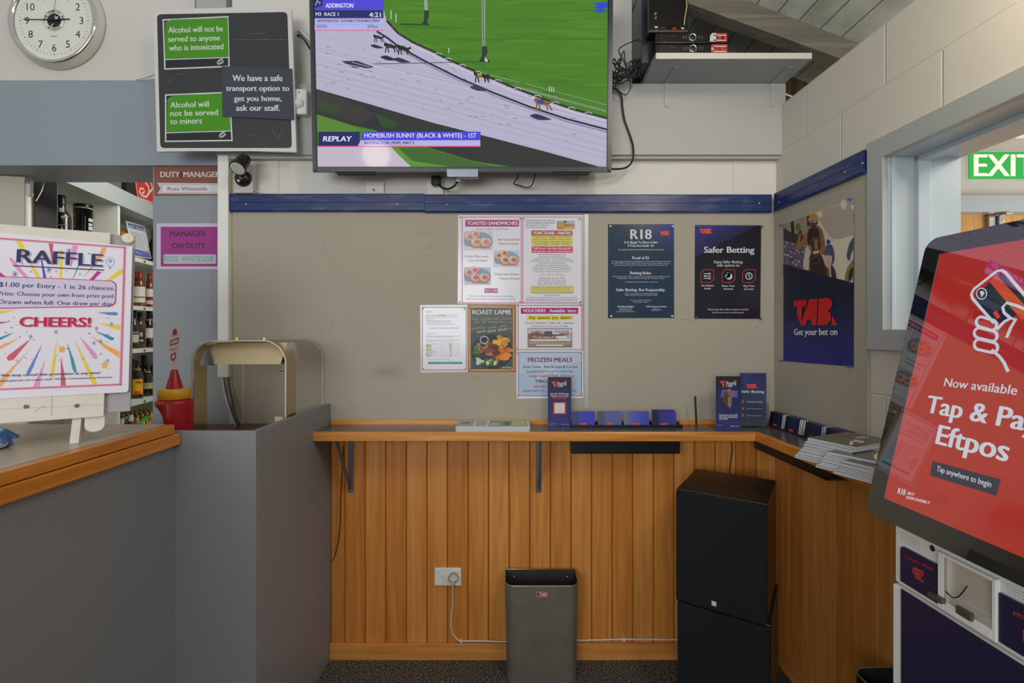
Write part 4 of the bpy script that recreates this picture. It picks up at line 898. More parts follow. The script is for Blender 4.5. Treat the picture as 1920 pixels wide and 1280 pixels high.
# screws of the blue strip
scr = MB().lathe([(0, .0025), (.003, .002), (.0045, 0)], brass, 12, axis='y').build('strip_screw'); sme = scr.data; D.objects.remove(scr)
SB = BW.shifted(0, 0, .0262); SR = RW.shifted(0, 0, .0262)
for pl_, px, py, w in ((SB, 461.5, 382.5, 'at the left end of the left blue strip'), (SB, 745.5, 382, 'at the right end of the left blue strip'), (SB, 838, 383, 'at the left end of the right blue strip'), (SB, 1166, 383, 'in the middle of the right blue strip below the television corner'), (SB, 1424, 381, 'at the right end of the blue strip next to the corner'), (SR, 1461, 379, 'at the corner end of the right wall blue strip'), (SR, 1584.5, 322, 'in the middle of the right wall blue strip'), (SR, 1617, 306, 'near the window end of the right wall blue strip')):
    tack(pl_, px, py, 'small brass screw '+w, 0, 'screws of the blue strips', 'strip_screw', sme, 'screw')

# ================================================================ SIGNS ON THE LEFT
z = zt(0, 0, .3125)
# black licence board with its stickers
SP = Plane((-1.3, 2.085, 2.2)); c = Canvas(SP, z, .0003)
bp_ = [(922, 68), (1150, 52), (1420, 45), (1748, 54), (1758, 300), (1778, 912), (1500, 905), (1180, 905), (942, 910), (930, 480)]
c.slab(bp_, mat('sign_white_edge', C(214, 212, 206), .4), .012)
def rp(pts, r_=26):
    out = []
    for i in range(len(pts)):
        p0, p, p1 = Vector(pts[i-1]), Vector(pts[i]), Vector(pts[(i+1) % len(pts)])
        a = p+(p0-p).normalized()*r_; b_ = p+(p1-p).normalized()*r_
        for t in (0, .25, .5, .75, 1): out.append(tuple(a*(1-t)**2+p*2*t*(1-t)+b_*t*t))
    return out
sbk = mat('sign_matt_black', C(50, 50, 52), .5, bump=.02, bscale=60)
c.poly(rp([(942, 86), (1724, 72), (1752, 888), (962, 888)]), sbk); c.up()
for q in ((1480, 204, 1590, 200), (1400, 240, 1600, 236), (1060, 440, 1100, 448), (1580, 238, 1720, 240), (1630, 772, 1668, 832), (1668, 832, 1700, 770), (1500, 812, 1530, 816), (1010, 470, 1026, 500)): c.line([q[:2], q[2:]], 2, ink(120, 120, 120))
SPm = c
for stick, ys in (([(975, 116), (1370, 96), (1378, 402), (986, 418)], 0), ([(990, 566), (1380, 552), (1394, 846), (990, 852)], 1)): pass
sg = c.build('licence_sign'); tag(sg, 'big black rounded sign board with white edge above the duty manager sign', 'sign')
grn = ink(74, 148, 30, .3)
def sticker(q, gq, lines, label, iy):
    c = Canvas(SP.shifted(0, 0, .0022), z, .0002)
    c.slab(q, ink(214, 216, 216, .25), .0012); s_ = 8
    cx = sum(p[0] for p in q)/4; cy = sum(p[1] for p in q)/4
    c.poly([(p[0]+(s_ if p[0] < cx else -s_), p[1]+(s_ if p[1] < cy else -s_)) for p in q], ink(46, 47, 48, .25)); c.up()
    c.poly(gq, grn); c.up()
    c.line([(gq[-1][0]-1, gq[-1][1]+5), (gq[-2][0], gq[-2][1]+5)], 6, ink(206, 210, 206))
    for t in lines: c.text(t[0], t[1], t[2], t[3], t[4], ink(222, 228, 218), 1, 0, t[5])
    x, y = iy; c.line([(x+20*math.cos(R(a)), y+13*math.sin(R(a))-8*math.cos(R(a))) for a in range(20, 330, 20)], 5, ink(206, 208, 208)); c.line([(x+12*math.cos(R(a)), y+7*math.sin(R(a))-5*math.cos(R(a))) for a in range(0, 360, 30)], 3, ink(206, 208, 208), True)
    for k in range(5): c.ell(gq[0][0]-3+7*k, gq[0][1]-14-5.5*k, 2.4, 2.4, ink(206, 210, 206), 6)
    tag(c.build('licence_sticker'), label, 'sticker')
sticker([(975, 116), (1370, 96), (1378, 402), (986, 418)], [(990, 160), (1000, 138), (1028, 118), (1366, 106), (1372, 340), (994, 352)], [('Alcohol will not be', 1010, 1338, 198, 34, 188), ('served to anyone', 1010, 1320, 252, 34, 243), ('who is intoxicated', 1014, 1340, 305, 34, 295)], 'green alcohol sticker about intoxicated people, upper one on the black sign', (1324, 370))
sticker([(990, 566), (1380, 550), (1396, 846), (990, 852)], [(1004, 620), (1014, 590), (1046, 570), (1378, 560), (1384, 780), (1000, 792)], [('Alcohol will', 1022, 1254, 647, 34, 640), ('not be served', 1022, 1308, 697, 34, 690), ('to minors', 1022, 1212, 746, 34, 740)], 'green alcohol sticker about minors, lower one on the black sign', (1336, 808))
# safe transport sheet
c = Canvas(SP.shifted(0, 0, .006), z, .0002)
c.slab([(1330, 396), (1752, 412), (1764, 718), (1334, 698)], mat('laminate_dark_sheet', C(66, 69, 80), .14, 0, .5), .0012)
c.texts([('We have a safe', 1394, 1696, 486, 36), ('transport option to', 1356, 1736, 545, 32), ('get you home,', 1404, 1690, 606, 32), ('ask our staff.', 1416, 1680, 664, 34)], ink(214, 216, 220), 2)
tag(c.build('transport_notice'), 'small dark laminated safe transport notice taped over the right of the black sign', 'notice')
# PIR sensor
sn_ = P(567, 197, 2.136); q = zt(0, 0, .3125)
pir = thing('motion_sensor', 'white motion sensor with round lens on the beam beside the television', 'sensor', sn_)
w_, h_ = .033, .054
MB().prism([(-w_, -h_+.006), (-w_+.008, -h_), (w_, -h_), (w_, h_), (-w_+.005, h_+.002), (-w_, h_-.008)], -.034, -.0005, white_pl, 'y').build('housing', pir, bevel=.004)
MB().lathe([(0, .052), (.012, .048), (.02, .040), (.024, .032)], mat('frosted_lens', C(220, 222, 222), .25), 18, (0, 0, -.008), 'y').box(-.002, .002, -.0355, -.033, .036, .042, black_pl).build('lens', pir)
# duty manager sign
z = zt(0, 0, .3125); CPl = Plane((-1.3, 2.2445, 2.0)); dm = Canvas(CPl, z, .0003)
dmt = thing('duty_manager_sign', 'brown duty manager sign with handwritten name slot at the column top', 'sign', mw=CPl.shifted(*CPl.loc(360, 340)).mw)
pl = CPl.shifted(*CPl.loc(360, 340)); c = Canvas(pl, z, .0003)
brn = mat('sign_brown_plastic', C(138, 82, 68), .4)
c.slab([(924, 998), (1340, 998), (1340, 1172), (926, 1174)], brn, .004); c.text('DUTY', 962, 1080, 1062, 32, ink(226, 220, 208), 2); c.text('MANAGER', 1100, 1322, 1062, 32, ink(226, 220, 208), 2)
c.poly([(1076, 1030), (1092, 1026), (1098, 1066), (1078, 1072)], ink(120, 52, 44)); c.mb.build('plate', dmt)
c = Canvas(pl, z, .0003); c.lay = 3
c.poly([(942, 1096), (1340, 1100), (1340, 1164), (944, 1162), (964, 1130)], ink(206, 198, 190)); c.up(); c.rect(976, 1112, 1330, 1152, ink(226, 222, 226)); c.up()
c.text('Ross Whiteside', 1006, 1244, 1142, 20, ink(92, 40, 60), 0, .1); c.mb.build('name_slot', dmt)
# purple manager sheet
z2 = zt(0, 300, .234375); pl = CPl.shifted(0, 0, .0012); c = Canvas(pl, z2, .0003)
c.slab([(1252, 506), (1756, 506), (1758, 874), (1252, 874)], mat('laminate_lilac', C(206, 198, 216), .16), .001); c.rect(1286, 534, 1740, 850, ink(164, 62, 140, .2)); c.up(); c.rrect(1308, 754, 1730, 830, 14, ink(196, 190, 200)); c.up()
c.text('MANAGER', 1362, 1650, 610, 42, BLK, 0); c.text('ON DUTY', 1378, 1644, 706, 42, BLK, 0); c.text('ROSS  WHITESIDE', 1312, 1706, 812, 44, ink(90, 178, 160), 0)
tag(c.build('manager_notice'), 'purple laminated manager on duty sheet on the grey column', 'notice')
# ================================================================ CLOCK, LAMP, SENSOR LEVEL THINGS
ck_c = P(98, 36, 2.21)
ck = thing('wall_clock', 'round white wall clock with chrome rim showing quarter to three', 'clock', (ck_c.x, 2.2495, ck_c.z))
MB().lathe([(.205, 0), (.212, .004), (.212, .010), (.20, .03), (.196, .04)], mat('clock_housing', C(206, 202, 190), .35), 48, axis='y').build('housing', ck)
MB().lathe([(.196, .026), (.2, .034), (.199, .043), (.192, .046), (.184, .043), (.181, .034)], chrome, 56, axis='y').build('rim', ck)
FP = Plane((ck_c.x, 2.2495-.034, ck_c.z)); z = zt(0, 0, .125); c = Canvas(FP, z, .0003)
fx, fy = FP.loc(98, 36); f2 = FP.shifted(fx, fy)
c = Canvas(FP, lambda x, y: (x, y), .0003)
cl = lambda a, r_: (c0x+r_*math.sin(R(a)), c0z+r_*math.cos(R(a)))
c0x, c0z = 0, 0
face = mat('clock_face', C(232, 232, 218), .4); ckb = ink(44, 46, 48)
def poly_l(pts, m): c.mb.add([(x, -c.lay*c.step, y) for x, y in pts], [tuple(range(len(pts)))], m)
c.mb.prism([cl(a, .185) for a in range(360, 0, -8)], 0, .004, face, 'y')
for k in range(60):
    a = k*6; r0, r1, w_ = (.150, .159, .0012) if k % 5 else (.149, .16, .0022)
    p, q = cl(a, r0), cl(a, r1); nx, nz = math.cos(R(a))*w_/2, -math.sin(R(a))*w_/2
    poly_l([(p[0]-nx, p[1]-nz), (p[0]+nx, p[1]+nz), (q[0]+nx, q[1]+nz), (q[0]-nx, q[1]-nz)], ckb)
def ltext(t, x, zz, h, m, bold=1, rot=0., wid=None):
    vs, fs = text_geo(t, bold); a = min(v[0] for v in vs); b_ = max(v[0] for v in vs); s_ = h/CAP; kx = s_ if not wid else wid/(b_-a)
    cs, sn = math.cos(rot), math.sin(rot); out = []
    for i, (X, Y) in enumerate(vs):
        u, w_ = (X-(a+b_)/2)*kx, Y*s_-h/2
        out.append((x+u*cs-w_*sn, -c.lay*c.step-lift(t, bold, i), zz+u*sn+w_*cs))
    c.mb.add(out, fs, m)
for k in range(1, 13): x, zz = cl(k*30, .124); ltext(str(k), x, zz, .032, ckb, 0)
c.lay += 1
def ring(r0, r1, m):
    n_ = 48; vs = [(r_*math.sin(6.2832*i/n_), -c.lay*c.step, r_*math.cos(6.2832*i/n_)) for r_ in (r0, r1) for i in range(n_)]
    c.mb.add(vs, [(i, (i+1) % n_, n_+(i+1) % n_, n_+i) for i in range(n_)], m)
c.lay += 1; poly_l([cl(a, .032) for a in range(0, 360, 12)], ink(40, 38, 38)); ring(.0475, .0485, ckb)
c.lay += 1
for x, zz in ((.008, .014),): poly_l([(x-.006, zz+.01), (x+.002, zz+.002), (x+.012, zz+.006), (x+.008, zz-.006), (x-.002, zz-.01)], ink(196, 206, 212))
poly_l([(-.016, -.026), (-.004, -.012), (-.002, -.016), (-.010, -.028)], ink(196, 206, 212))
for i, ch in enumerate('PUB CHARITY INC'):
    if ch != ' ': a = -84+i*12; x, zz = cl(a, .041); ltext(ch, x, zz, .0105, ckb, 1, -R(a))
for i, ch in enumerate('NEW ZEALAND'):
    if ch != ' ': a = 221-i*8.2; x, zz = cl(a, .040); ltext(ch, x, zz, .0075, ckb, 1, R(180-a))
ltext('QUARTZ', 0, -.072, .0052, ink(110, 108, 104), 0)
c.mb.build('dial', ck).location = (0, -.030, 0)
def hand(ang, ln, w_, name, y):
    p = cl(ang, ln); q = cl(ang+180, .02); nx, nz = math.cos(R(ang))*w_/2, -math.sin(R(ang))*w_/2
    MB().prism([(q[0]-nx, q[1]-nz), (q[0]+nx, q[1]+nz), (p[0]+nx*.7, p[1]+nz*.7), (p[0]-nx*.7, p[1]-nz*.7)], y, y+.0012, black_pl, 'y').build(name, ck)
hand(86.5, .075, .006, 'hour_hand', -.0345); hand(271, .135, .0045, 'minute_hand', -.0365); hand(8, .13, .001, 'second_hand', -.038)

# spot lamp on its block
bz = P(462, 337, 2.15)
sp_ = thing('spot_lamp', 'black spot lamp on a grey wooden block at the upper left of the blue strip', 'lamp', (bz.x, DW, bz.z))
MB().box(-.047, .036, -.045, -.0005, -.062, .062, mat('block_grey_paint', C(186, 186, 180), .5)).box(-.04, .04, -.03, -.0005, -.066, -.062, mat('block_wood', C(84, 58, 42), .6)).build('mounting_block', sp_, bevel=.001)
lampm = mat('lamp_gunmetal', C(52, 48, 42), .3, .6)
MB().lathe([(.036, .046), (.035, .054), (.028, .068), (.014, .078), (0, .080)], lampm, 26, (-.004, 0, 0), 'y').build('base', sp_)
MB().lathe([(0, .080), (.005, .082), (.006, .074)], chrome, 12, (-.008, 0, -.018), 'y').build('switch_knob', sp_)
hd = Vector((.026, -.125, .034)); ax_ = Vector((-.04, -.64, -.76)).normalized()
MB().tube([(-.002, -.07, .008), (.012, -.095, .022), hd], .006, lampm).build('arm', sp_)
h_ = MB(); h_.tube([hd-ax_*.052, hd-ax_*.048, hd-ax_*.02, hd+ax_*.012, hd+ax_*.025, hd+ax_*.030], [.020, .026, .028, .029, .034, .033], lampm, 22)
h_.build('lamp_head', sp_)
MB().tube([hd+ax_*.0302, hd+ax_*.0315], [.029, .024], mat('lamp_glass', C(196, 196, 190), .2), 22).build('bulb_face', sp_)
pts = [P(x, y, 2.16) for x, y in ((461, 345), (466, 350), (480, 357), (494, 362), (512, 364.5))]
tag(MB().tube(pts, .0022, white_pl, 6).build('white_cable'), 'thin white cable from the spot lamp to the blue strip', 'cable')

# white trunking with its cables
tx = P(420, 300, 2.16)
tk = MB().box(P(411, 0, 2.155).x, P(430, 0, 2.155).x, 2.145, 2.175, P(0, 707, 2.15).z, P(0, 284, 2.15).z, white_paint)
tk.box(P(411, 0, 2.155).x-.001, P(430, 0, 2.155).x+.001, 2.1445, 2.1475, P(0, 707, 2.15).z, P(0, 284, 2.15).z, white_paint)
tag(tk.build('cable_trunking', bevel=.0015), 'white vertical cable trunking below the black sign board', 'trunking')
for k, (m, r_, dx, nm, lb, cat) in enumerate(((black_rub, .006, 6, 'black_cable', 'thick black cable leaving the white trunking behind the food warmer', 'cable'), (black_rub, .004, -1, 'black_cable', 'thinner black cable beside the thick one behind the food warmer', 'cable'), (white_pl, .0035, -5, 'white_cable', 'white cable hanging from the trunking behind the food warmer', 'cable'))):
    pts = [(P(x+dx*(1 if y < 760 else .6), y, Y)) for x, y, Y in ((421, 700, 2.158), (423, 720, 2.155), (428, 745, 2.145), (436, 775, 2.13), (446, 800, 2.12), (451, 815, 2.11))]
    tag(MB().tube(curve(pts), r_, m, 8).build(nm), lb, cat)

# wall plates, plug and loop below the television
def plate(x0, y0, x1, y1, lab, nm='socket_plate', Y=DW):
    p, q = P(x0, y1, Y), P(x1, y0, Y); o = thing(nm, lab, 'socket', ((p.x+q.x)/2, DW, (p.z+q.z)/2)); w_, h_ = (q.x-p.x)/2, (q.z-p.z)/2
    MB().box(-w_, w_, -.009, -.0005, -h_, h_, white_pl).build('cover_plate', o, bevel=.002); return o, w_, h_
o, w_, h_ = plate(687, 341, 721, 365, 'blank white wall plate below the left of the television')
MB().tube([(.0, -.009, -.014), (-.003, -.022, -.012)], .004, chrome).build('coax_plug', o)
o, w_, h_ = plate(801, 335, 832, 365.5, 'white socket plate with black plug below the television')
MB().box(-.028, -.02, -.012, -.009, .006, .016, white_pl).build('switch', o)
pl_ = P(818, 340, 2.155)
pg = thing('power_plug', 'black power plug with short black cord below the television logo', 'plug', (pl_.x, DW, pl_.z))
MB().prism([(-.02, -.016), (-.014, -.021), (.012, -.021), (.02, -.015), (.02, .018), (.015, .021), (-.015, .021), (-.02, .017)], -.045, -.0095, black_pl, 'y').build('plug_body', pg, bevel=.004)
pts = [P(x, y, Y)-Vector((pl_.x, DW, pl_.z)) for x, y, Y in ((822, 346, 2.14), (830, 352, 2.13), (840, 354, 2.12), (850, 350, 2.1), (856, 343, 2.08), (859, 336, 2.07), (860, 326, 2.07))]
MB().tube(curve(pts), .0042, black_rub).build('cord', pg)
cl_ = Vector((859.5, 338, 0)); q_ = P(859.5, 338, 2.068)
MB().box(-.008, .008, -.005, .005, -.005, .006, white_pl).build('cable_clip', pg, loc=(q_.x-pl_.x, 2.068-DW, q_.z-pl_.z))
pts = [P(x, y, Y) for x, y, Y in ((970.5, 326, 2.08), (970, 334, 2.10), (965, 341, 2.13), (964, 345, 2.14), (972, 347, 2.15), (985, 351, 2.15), (995, 349.5, 2.14), (1000, 341, 2.11), (1003.5, 326, 2.08))]
tag(MB().tube(curve(pts), .0025, black_rub, 6).build('black_wire'), 'thin black wire loop hanging below the television', 'wire')
pts = [P(x, y, 2.168) for x, y in ((832, 352), (842, 361), (852, 365.2))]
tag(MB().tube(pts, .0025, white_pl, 6).build('white_cable'), 'short white cable running from the plug plate to the blue strip', 'cable')
pts = [P(x, y, 2.17) for x, y in ((687, 363.5), (700, 361), (715, 362), (732, 364.5), (745, 365.5))]
tag(MB().tube(pts, .0022, white_pl, 6).build('white_cable'), 'white cable lying on the blue strip below the blank plate', 'cable')

# ================================================================ EQUIPMENT SHELF
zt_s, zb_s = P(0, 99, 1.944).z, P(0, 110, 1.944).z
x0, x1 = P(1230, 0, 1.944).x, P(1528, 0, 1.944).x-.012
shf = mat('shelf_underside_grey', C(150, 156, 160), .45)
sh = thing('equipment_shelf', 'grey painted shelf on two brackets above the back beam holding the electronics', 'shelf', (.8, 2.04, zb_s))
lo = lambda mb, nm, **k: at(sh, mb, nm, **k)
lo(MB().box(x0, x1, 1.947, 2.1775, zb_s, zt_s, shf), 'board')
lo(MB().box(x0, x1, 1.944, 1.947, zb_s, zt_s, paint), 'front_edge')
for px in (1251, 1450):
    x = P(px, 180, 2.13).x
    lo(MB().box(x-.011, x+.011, 2.132, 2.1355, P(0, 200, 2.134).z, zb_s-.001, paint_grey).box(x-.011, x+.011, 2.0, 2.1355, zb_s-.0035, zb_s-.0005, shf), 'bracket_arm')
# set top boxes
red_lab, lab_w = ink(206, 60, 60), ink(214, 210, 208)
boxbk = mat('receiver_black', C(22, 20, 18), .22, 0, .5); grille = mat('receiver_side_grille', C(70, 66, 56), .5, .4)
def receiver(zb, x, label, tear):
    o = thing('set_top_box', label, 'receiver', (x, 1.956, zb)); w_, h_, d_ = .285, .043, .20
    MB().box(0, w_, .004, d_, .004, h_, boxbk).box(.01, w_-.002, 0, .01, .005, h_-.001, boxbk).box(-.002, w_+.002, -.003, .02, .0, .0065, boxbk).build('case', o, bevel=.002)
    g = MB()
    for k in range(14): g.box(-.0012, 0, .06+k*.008, .064+k*.008, .008, h_-.006, grille)
    g.box(-.0008, .0, .05, .055, .005, h_, black_pl)
    g.build('side_vent', o)
    MB().lathe([(.0145, 0), (.0155, .003), (.014, .0045), (.0125, .003), (.0115, .002)], chrome, 26, (.147, 0, .023), 'y').lathe([(.0115, .002), (.009, .0035), (0, .003)], black_pl, 20, (.147, 0, .023), 'y').build('dial', o)
    pl2 = Plane(Vector((x, 1.956, zb))); c = Canvas(pl2, None, .0002); f = lambda a, b_: (a, b_)
    def lr(x0_, z0_, x1_, z1_, m): c.mb.add([(x0_, -c.lay*c.step, z0_), (x1_, -c.lay*c.step, z0_), (x1_, -c.lay*c.step, z1_), (x0_, -c.lay*c.step, z1_)], [(0, 1, 2, 3)], m)
    for k in range(5): lr(.055+k*.006, .028, .058+k*.006, .0292, ink(130, 126, 110))
    for s_ in (.108, .172):
        for k in range(2):
            lr(s_+k*.011, .027, s_+.006+k*.011, .0285, ink(150, 146, 130)); lr(s_+.001+k*.011, .019, s_+.005+k*.011, .023, ink(120, 116, 100))
    c.mb.build('control_marks', o); c = Canvas(pl2, None, .0002); c.up()
    lr(.222, .004, .286, .041, red_lab); c.up(); lr(.232, .030, .282, .034, lab_w); lr(.232, .010, .282, .014, lab_w)
    if tear: c.mb.add([(px_, -c.lay*c.step, pz_) for px_, pz_ in ((.216, .006), (.243, .004), (.243, .041), (.226, .041), (.218, .03))], [(0, 1, 2, 3, 4)], lab_w)
    else: c.mb.add([(px_, -c.lay*c.step, pz_) for px_, pz_ in ((.222, .03), (.232, .022), (.222, .014))], [(0, 1, 2)], lab_w)
    c.up()
    for t, u0, u1 in ((('B', .242, .252), ('1', .264, .272)) if tear else (('T', .232, .240), ('A', .241, .249), ('B', .252, .261), ('2', .272, .283))):
        vs, fs = text_geo(t, 1); a = min(v[0] for v in vs); b_ = max(v[0] for v in vs)
        c.mb.add([(u0+(vx-a)/(b_-a)*(u1-u0), -c.lay*c.step-lift(t, 1, i), .014+vy/CAP*.016) for i, (vx, vy) in enumerate(vs)], fs, black_pl)
    c.mb.build('front_label', o)
    return o
xs = P(1230, 0, 1.956).x
receiver(zt_s+.0003, xs, 'black set-top box with whole red handwritten label, lower one on the shelf', False)
receiver(zt_s+.0003+.0445, xs-.001, 'black set-top box with torn red label, upper one of the stack', True)
zb = zt_s+.0905
am = thing('amplifier', 'tall black amplifier on top of the two set-top boxes', 'amplifier', (P(1216.5, 0, 1.965).x, 1.965, zb))
MB().box(0, .157, 0, .20, .002, .14, boxbk).build('case', am, bevel=.002)
MB().box(.0, .155, -.004, -.0002, .002, .011, mat('amp_bronze_trim', C(96, 84, 60), .35, .5)).build('lower_trim', am)
c = Canvas(Plane((0, 0, 0)), None, .0002)
def lp(pts, m): c.mb.add([(a, -.0006, b_) for a, b_ in pts], [tuple(range(len(pts)))], m)
lp([(.020, .028), (.039, .028), (.0295, .019)], ink(206, 206, 214)); lp([(.026, .012+.002), (.035, .014), (.0305, .010)], ink(190, 190, 190))
for k in range(3): lp([(.046+k*.007, .020), (.050+k*.007, .020), (.050+k*.007, .0215), (.046+k*.007, .0215)], ink(150, 150, 146))
lp([(.130, .018), (.142, .016), (.143, .023), (.130, .024)], ink(190, 190, 190))
c.mb.build('front_marks', am)
dsp = MB().box(.077, .118, -.001, -.0003, .012, .029, mat('display_dark', C(20, 6, 8), .1)).build('display', am)
dg = MB()
for k in range(2):
    for q in ((0, .006, .0155, .0165), (0, .006, .0205, .0215), (.0, .001, .0160, .021), (.005, .006, .016, .021)): dg.box(.096+k*.008+q[0], .096+k*.008+q[1], -.0014, -.001, q[2], q[3], glow(230, 30, 50, 1.4))
dg.build('display_digits', dsp)
MB().lathe([(0, .010), (.0035, .010), (.0035, 0)], brass, 10, (.025, 0, .075), 'y').build('knob', am); MB().lathe([(0, .010), (.003, .010), (.003, 0)], brass, 10, (.026, 0, .058), 'y').build('knob', am)
pts = [Vector(p) for p in ((.140, -.006, .03), (.140, -.012, .05), (.143, -.016, .07), (.148, -.015, .10), (.146, -.012, .138))]
MB().tube(pts, .0022, mat('cream_lead', C(206, 190, 140), .5), 6).build('lead', am)
# tall dark case behind
dcx = P(1188, 0, 2.15).x
tag(MB().box(dcx, dcx+.055, 2.02, 2.176, zt_s+.0005, 2.87, mat('dark_navy_case', C(40, 42, 52), .35)).build('dark_case', bevel=.003), 'tall narrow dark case at the left end of the equipment shelf', 'case')
# cable tangle behind the set
rg = random.Random(12)
tang = MB()
for k in range(16):
    p0 = P(rg.uniform(1138, 1150), rg.uniform(118, 160), 2.09); p3 = P(rg.uniform(1180, 1208), rg.uniform(112, 152), 2.08); pts = []
    ph, am_ = rg.uniform(0, 6.28), rg.uniform(.01, .035); n_ = 22; wv = rg.choice((1, 1.5, 2))
    for i in range(n_):
        t = i/(n_-1); p = p0.lerp(p3, t); e_ = math.sin(math.pi*t)
        pts.append(p+Vector((math.cos(ph+t*6.28*wv)*am_*e_, -.012+rg.uniform(-.002, .002)+.018*math.sin(ph*3+t*5)*e_, math.sin(ph+t*6.28*wv)*am_*e_)))
    tang.tube(pts, rg.choice((.0022, .0028, .0034)), black_rub, 6)
for q in (((1178, 152), (1172, 120), (1160, 95), (1172, 84), (1186, 78), (1200, 72)), ((1160, 150), (1164, 110), (1170, 96), (1172, 118), (1176, 140)), ((1155, 165), (1172, 178), (1182, 165), (1180, 150)), ((1148, 172), (1154, 160), (1158, 148))):
    tang.tube(curve([P(x, y, 2.09) for x, y in q]), .0024, black_rub, 6)
tag(tang.build('cable_bundle'), 'tangled bundle of thin black cables between the television and the shelf', 'cables')['kind'] = 'stuff'
pts = [P(x, y, Y) for x, y, Y in ((1146, 164, 2.10), (1156, 168, 2.115), (1165, 180, 2.124), (1167, 200, 2.128), (1171, 225, 2.128), (1180, 250, 2.128), (1187, 275, 2.124), (1186, 300, 2.12), (1174, 314, 2.11), (1150, 317, 2.09), (1130, 314, 2.08))]
tag(MB().tube(curve(pts), .0042, black_rub, 8).build('black_cable'), 'black cable looping down at the right side of the television', 'cable')
for k, q in enumerate((((552, 70, 2.2), (562, 66, 2.17), (572, 76, 2.12), (582, 92, 2.10), (596, 105, 2.09)), ((552, 62, 2.2), (562, 58, 2.17), (574, 68, 2.12), (586, 80, 2.10), (598, 92, 2.09)))):
    tag(MB().tube(curve([P(*v) for v in q]), .005-.001*k, black_rub if k == 0 else white_pl, 8).build(('black_cable', 'white_cable')[k]), ('black cable running from behind the black sign to the television', 'white cable running from behind the black sign to the television')[k], 'cable')
tag(MB().tube([P(*v) for v in ((256, 148.5, 2.225), (275, 144, 2.215), (292, 138, 2.19), (310, 132, 2.16))], .005, white_pl, 8).build('white_cable'), 'white cable on top of the left beam running behind the black sign', 'cable')
tag(MB().tube([P(*v) for v in ((1462, 172, 2.15), (1476, 178, 2.17), (1492, 184, 2.19), (1510, 190, 2.2))], .004, white_pl, 8).build('white_cable'), 'white cable in the dark gap above the right wall corner', 'cable')

# ================================================================ SOCKET, FLEX, SPEAKERS, BINS
o, w_, h_ = plate(815, 1063, 865, 1096, 'white double power socket low on the wood panelling', 'power_socket', DW-.012)
for ch in o.children: ch.location.y -= .011
for q in (-w_+.006, w_-.021): MB().box(q, q+.015, -.024, -.020, h_-.018, h_-.009, white_pl).build('switch', o, bevel=.001)
sl = MB()
for dx, dz, a in ((-.0055, .004, -.5), (.0055, .004, .5), (0, -.008, 0)):
    sl.bar((-.02+dx-.003*math.sin(a), -.0203, -.003+dz-.003*math.cos(a)), (-.02+dx+.003*math.sin(a), -.0203, -.003+dz+.003*math.cos(a)), .0016, .0006, black_pl, (0, 1, 0))
sl.build('socket_slots', o)
cpx = P(850, 1083, DW-.03)
pgw = thing('power_plug', 'round cream plug with white flex clipped along the baseboard', 'plug', cpx)
crm = mat('cream_plastic', C(206, 196, 178), .4)
MB().lathe([(.021, .016), (.021, .0), (.0205, -.012), (.014, -.018), (0, -.019)], crm, 24, (0, 0, .002), 'y').lathe([(.021, -.0008), (.021, .0088)], crm, 24, (0, 0, .002), 'y').tube([(0, -.012, -.014), (-.001, -.01, -.026), (-.001, -.006, -.038)], [.006, .005, .004], crm).build('plug_body', pgw)
fl = [(849, 1096, .036), (848.5, 1110, .026), (849, 1130, .018), (846.5, 1150, .015), (845.5, 1170, .015), (849, 1187, .015), (856, 1196, .016), (865, 1201, .018), (900, 1201, .018), (947, 1202.5, .018), (1000, 1201, .018), (1086, 1200, .018), (1170, 1198, .018), (1262, 1198.5, .018), (1290, 1199, .018)]
MB().tube(curve([P(x, y, DW-d_)-cpx for x, y, d_ in fl]), .0036, mat('white_flex', C(214, 206, 190), .4), 8).build('flex', pgw)
for px in (865, 1170): q_ = P(px, 1201 if px < 1000 else 1198.5, DW-.018)-cpx; MB().box(q_.x-.004, q_.x+.004, q_.y-.005, q_.y+.006, q_.z-.007, q_.z+.006, white_pl).build('cable_clip', pgw)
# loudspeakers
ash = wood('black_ash_veneer', C(20, 18, 17), C(30, 27, 25), C(44, 40, 37), 'x', rough=.35)
cloth = mat('speaker_grille_cloth', C(30, 31, 33), .9, 0, .2, bump=.4, bscale=900)
def speaker(A, B, D_, z0, z1, label):
    A, B, D_ = Vector(A), Vector(B), Vector(D_); ex = (B-A); w_ = ex.length; ang = math.atan2(ex.y, ex.x); d_ = (D_-A).length
    o = thing('loudspeaker', label, 'speaker', (A.x, A.y, z0), ang); h_ = z1-z0
    MB().box(0, w_, .018, d_, 0, h_, ash).build('cabinet', o, bevel=.003)
    return MB().box(.002, w_-.002, 0, .0175, .002, h_-.002, cloth).build('grille', o, bevel=.006), w_
hS = .59; zT = EYE-hS
pA, pB, pD = P(1266, 918, 3.067*hS), P(1438, 948, 2.787*hS), P(1327, 880, 3.40*hS)
u = Vector((pB.x-pA.x, pB.y-pA.y)); nrm = Vector((-u.y, u.x)).normalized()*.335
o, w_ = speaker((pA.x, pA.y), (pB.x, pB.y), (pA.x+nrm.x, pA.y+nrm.y), .4555, zT, 'black loudspeaker with small silver badge stacked on the other loudspeaker')
MB().box(w_*.42, w_*.42+.016, -.0015, 0, .022, .038, mat('badge_silver', C(206, 206, 200), .35)).build('badge', o)
speaker((pA.x+.004, pA.y-.004), (pB.x+.010, pB.y-.004), (pA.x+nrm.x*1.02, pA.y+nrm.y*1.02), 0, .455, 'black loudspeaker standing on the carpet in the corner, bearing the upper one')
pts = [P(x, y, Y) for x, y, Y in ((1372, 829, 2.135), (1373, 845, 2.14), (1370, 866, 2.15), (1368, 885, 2.155), (1367, 915, 2.155))]
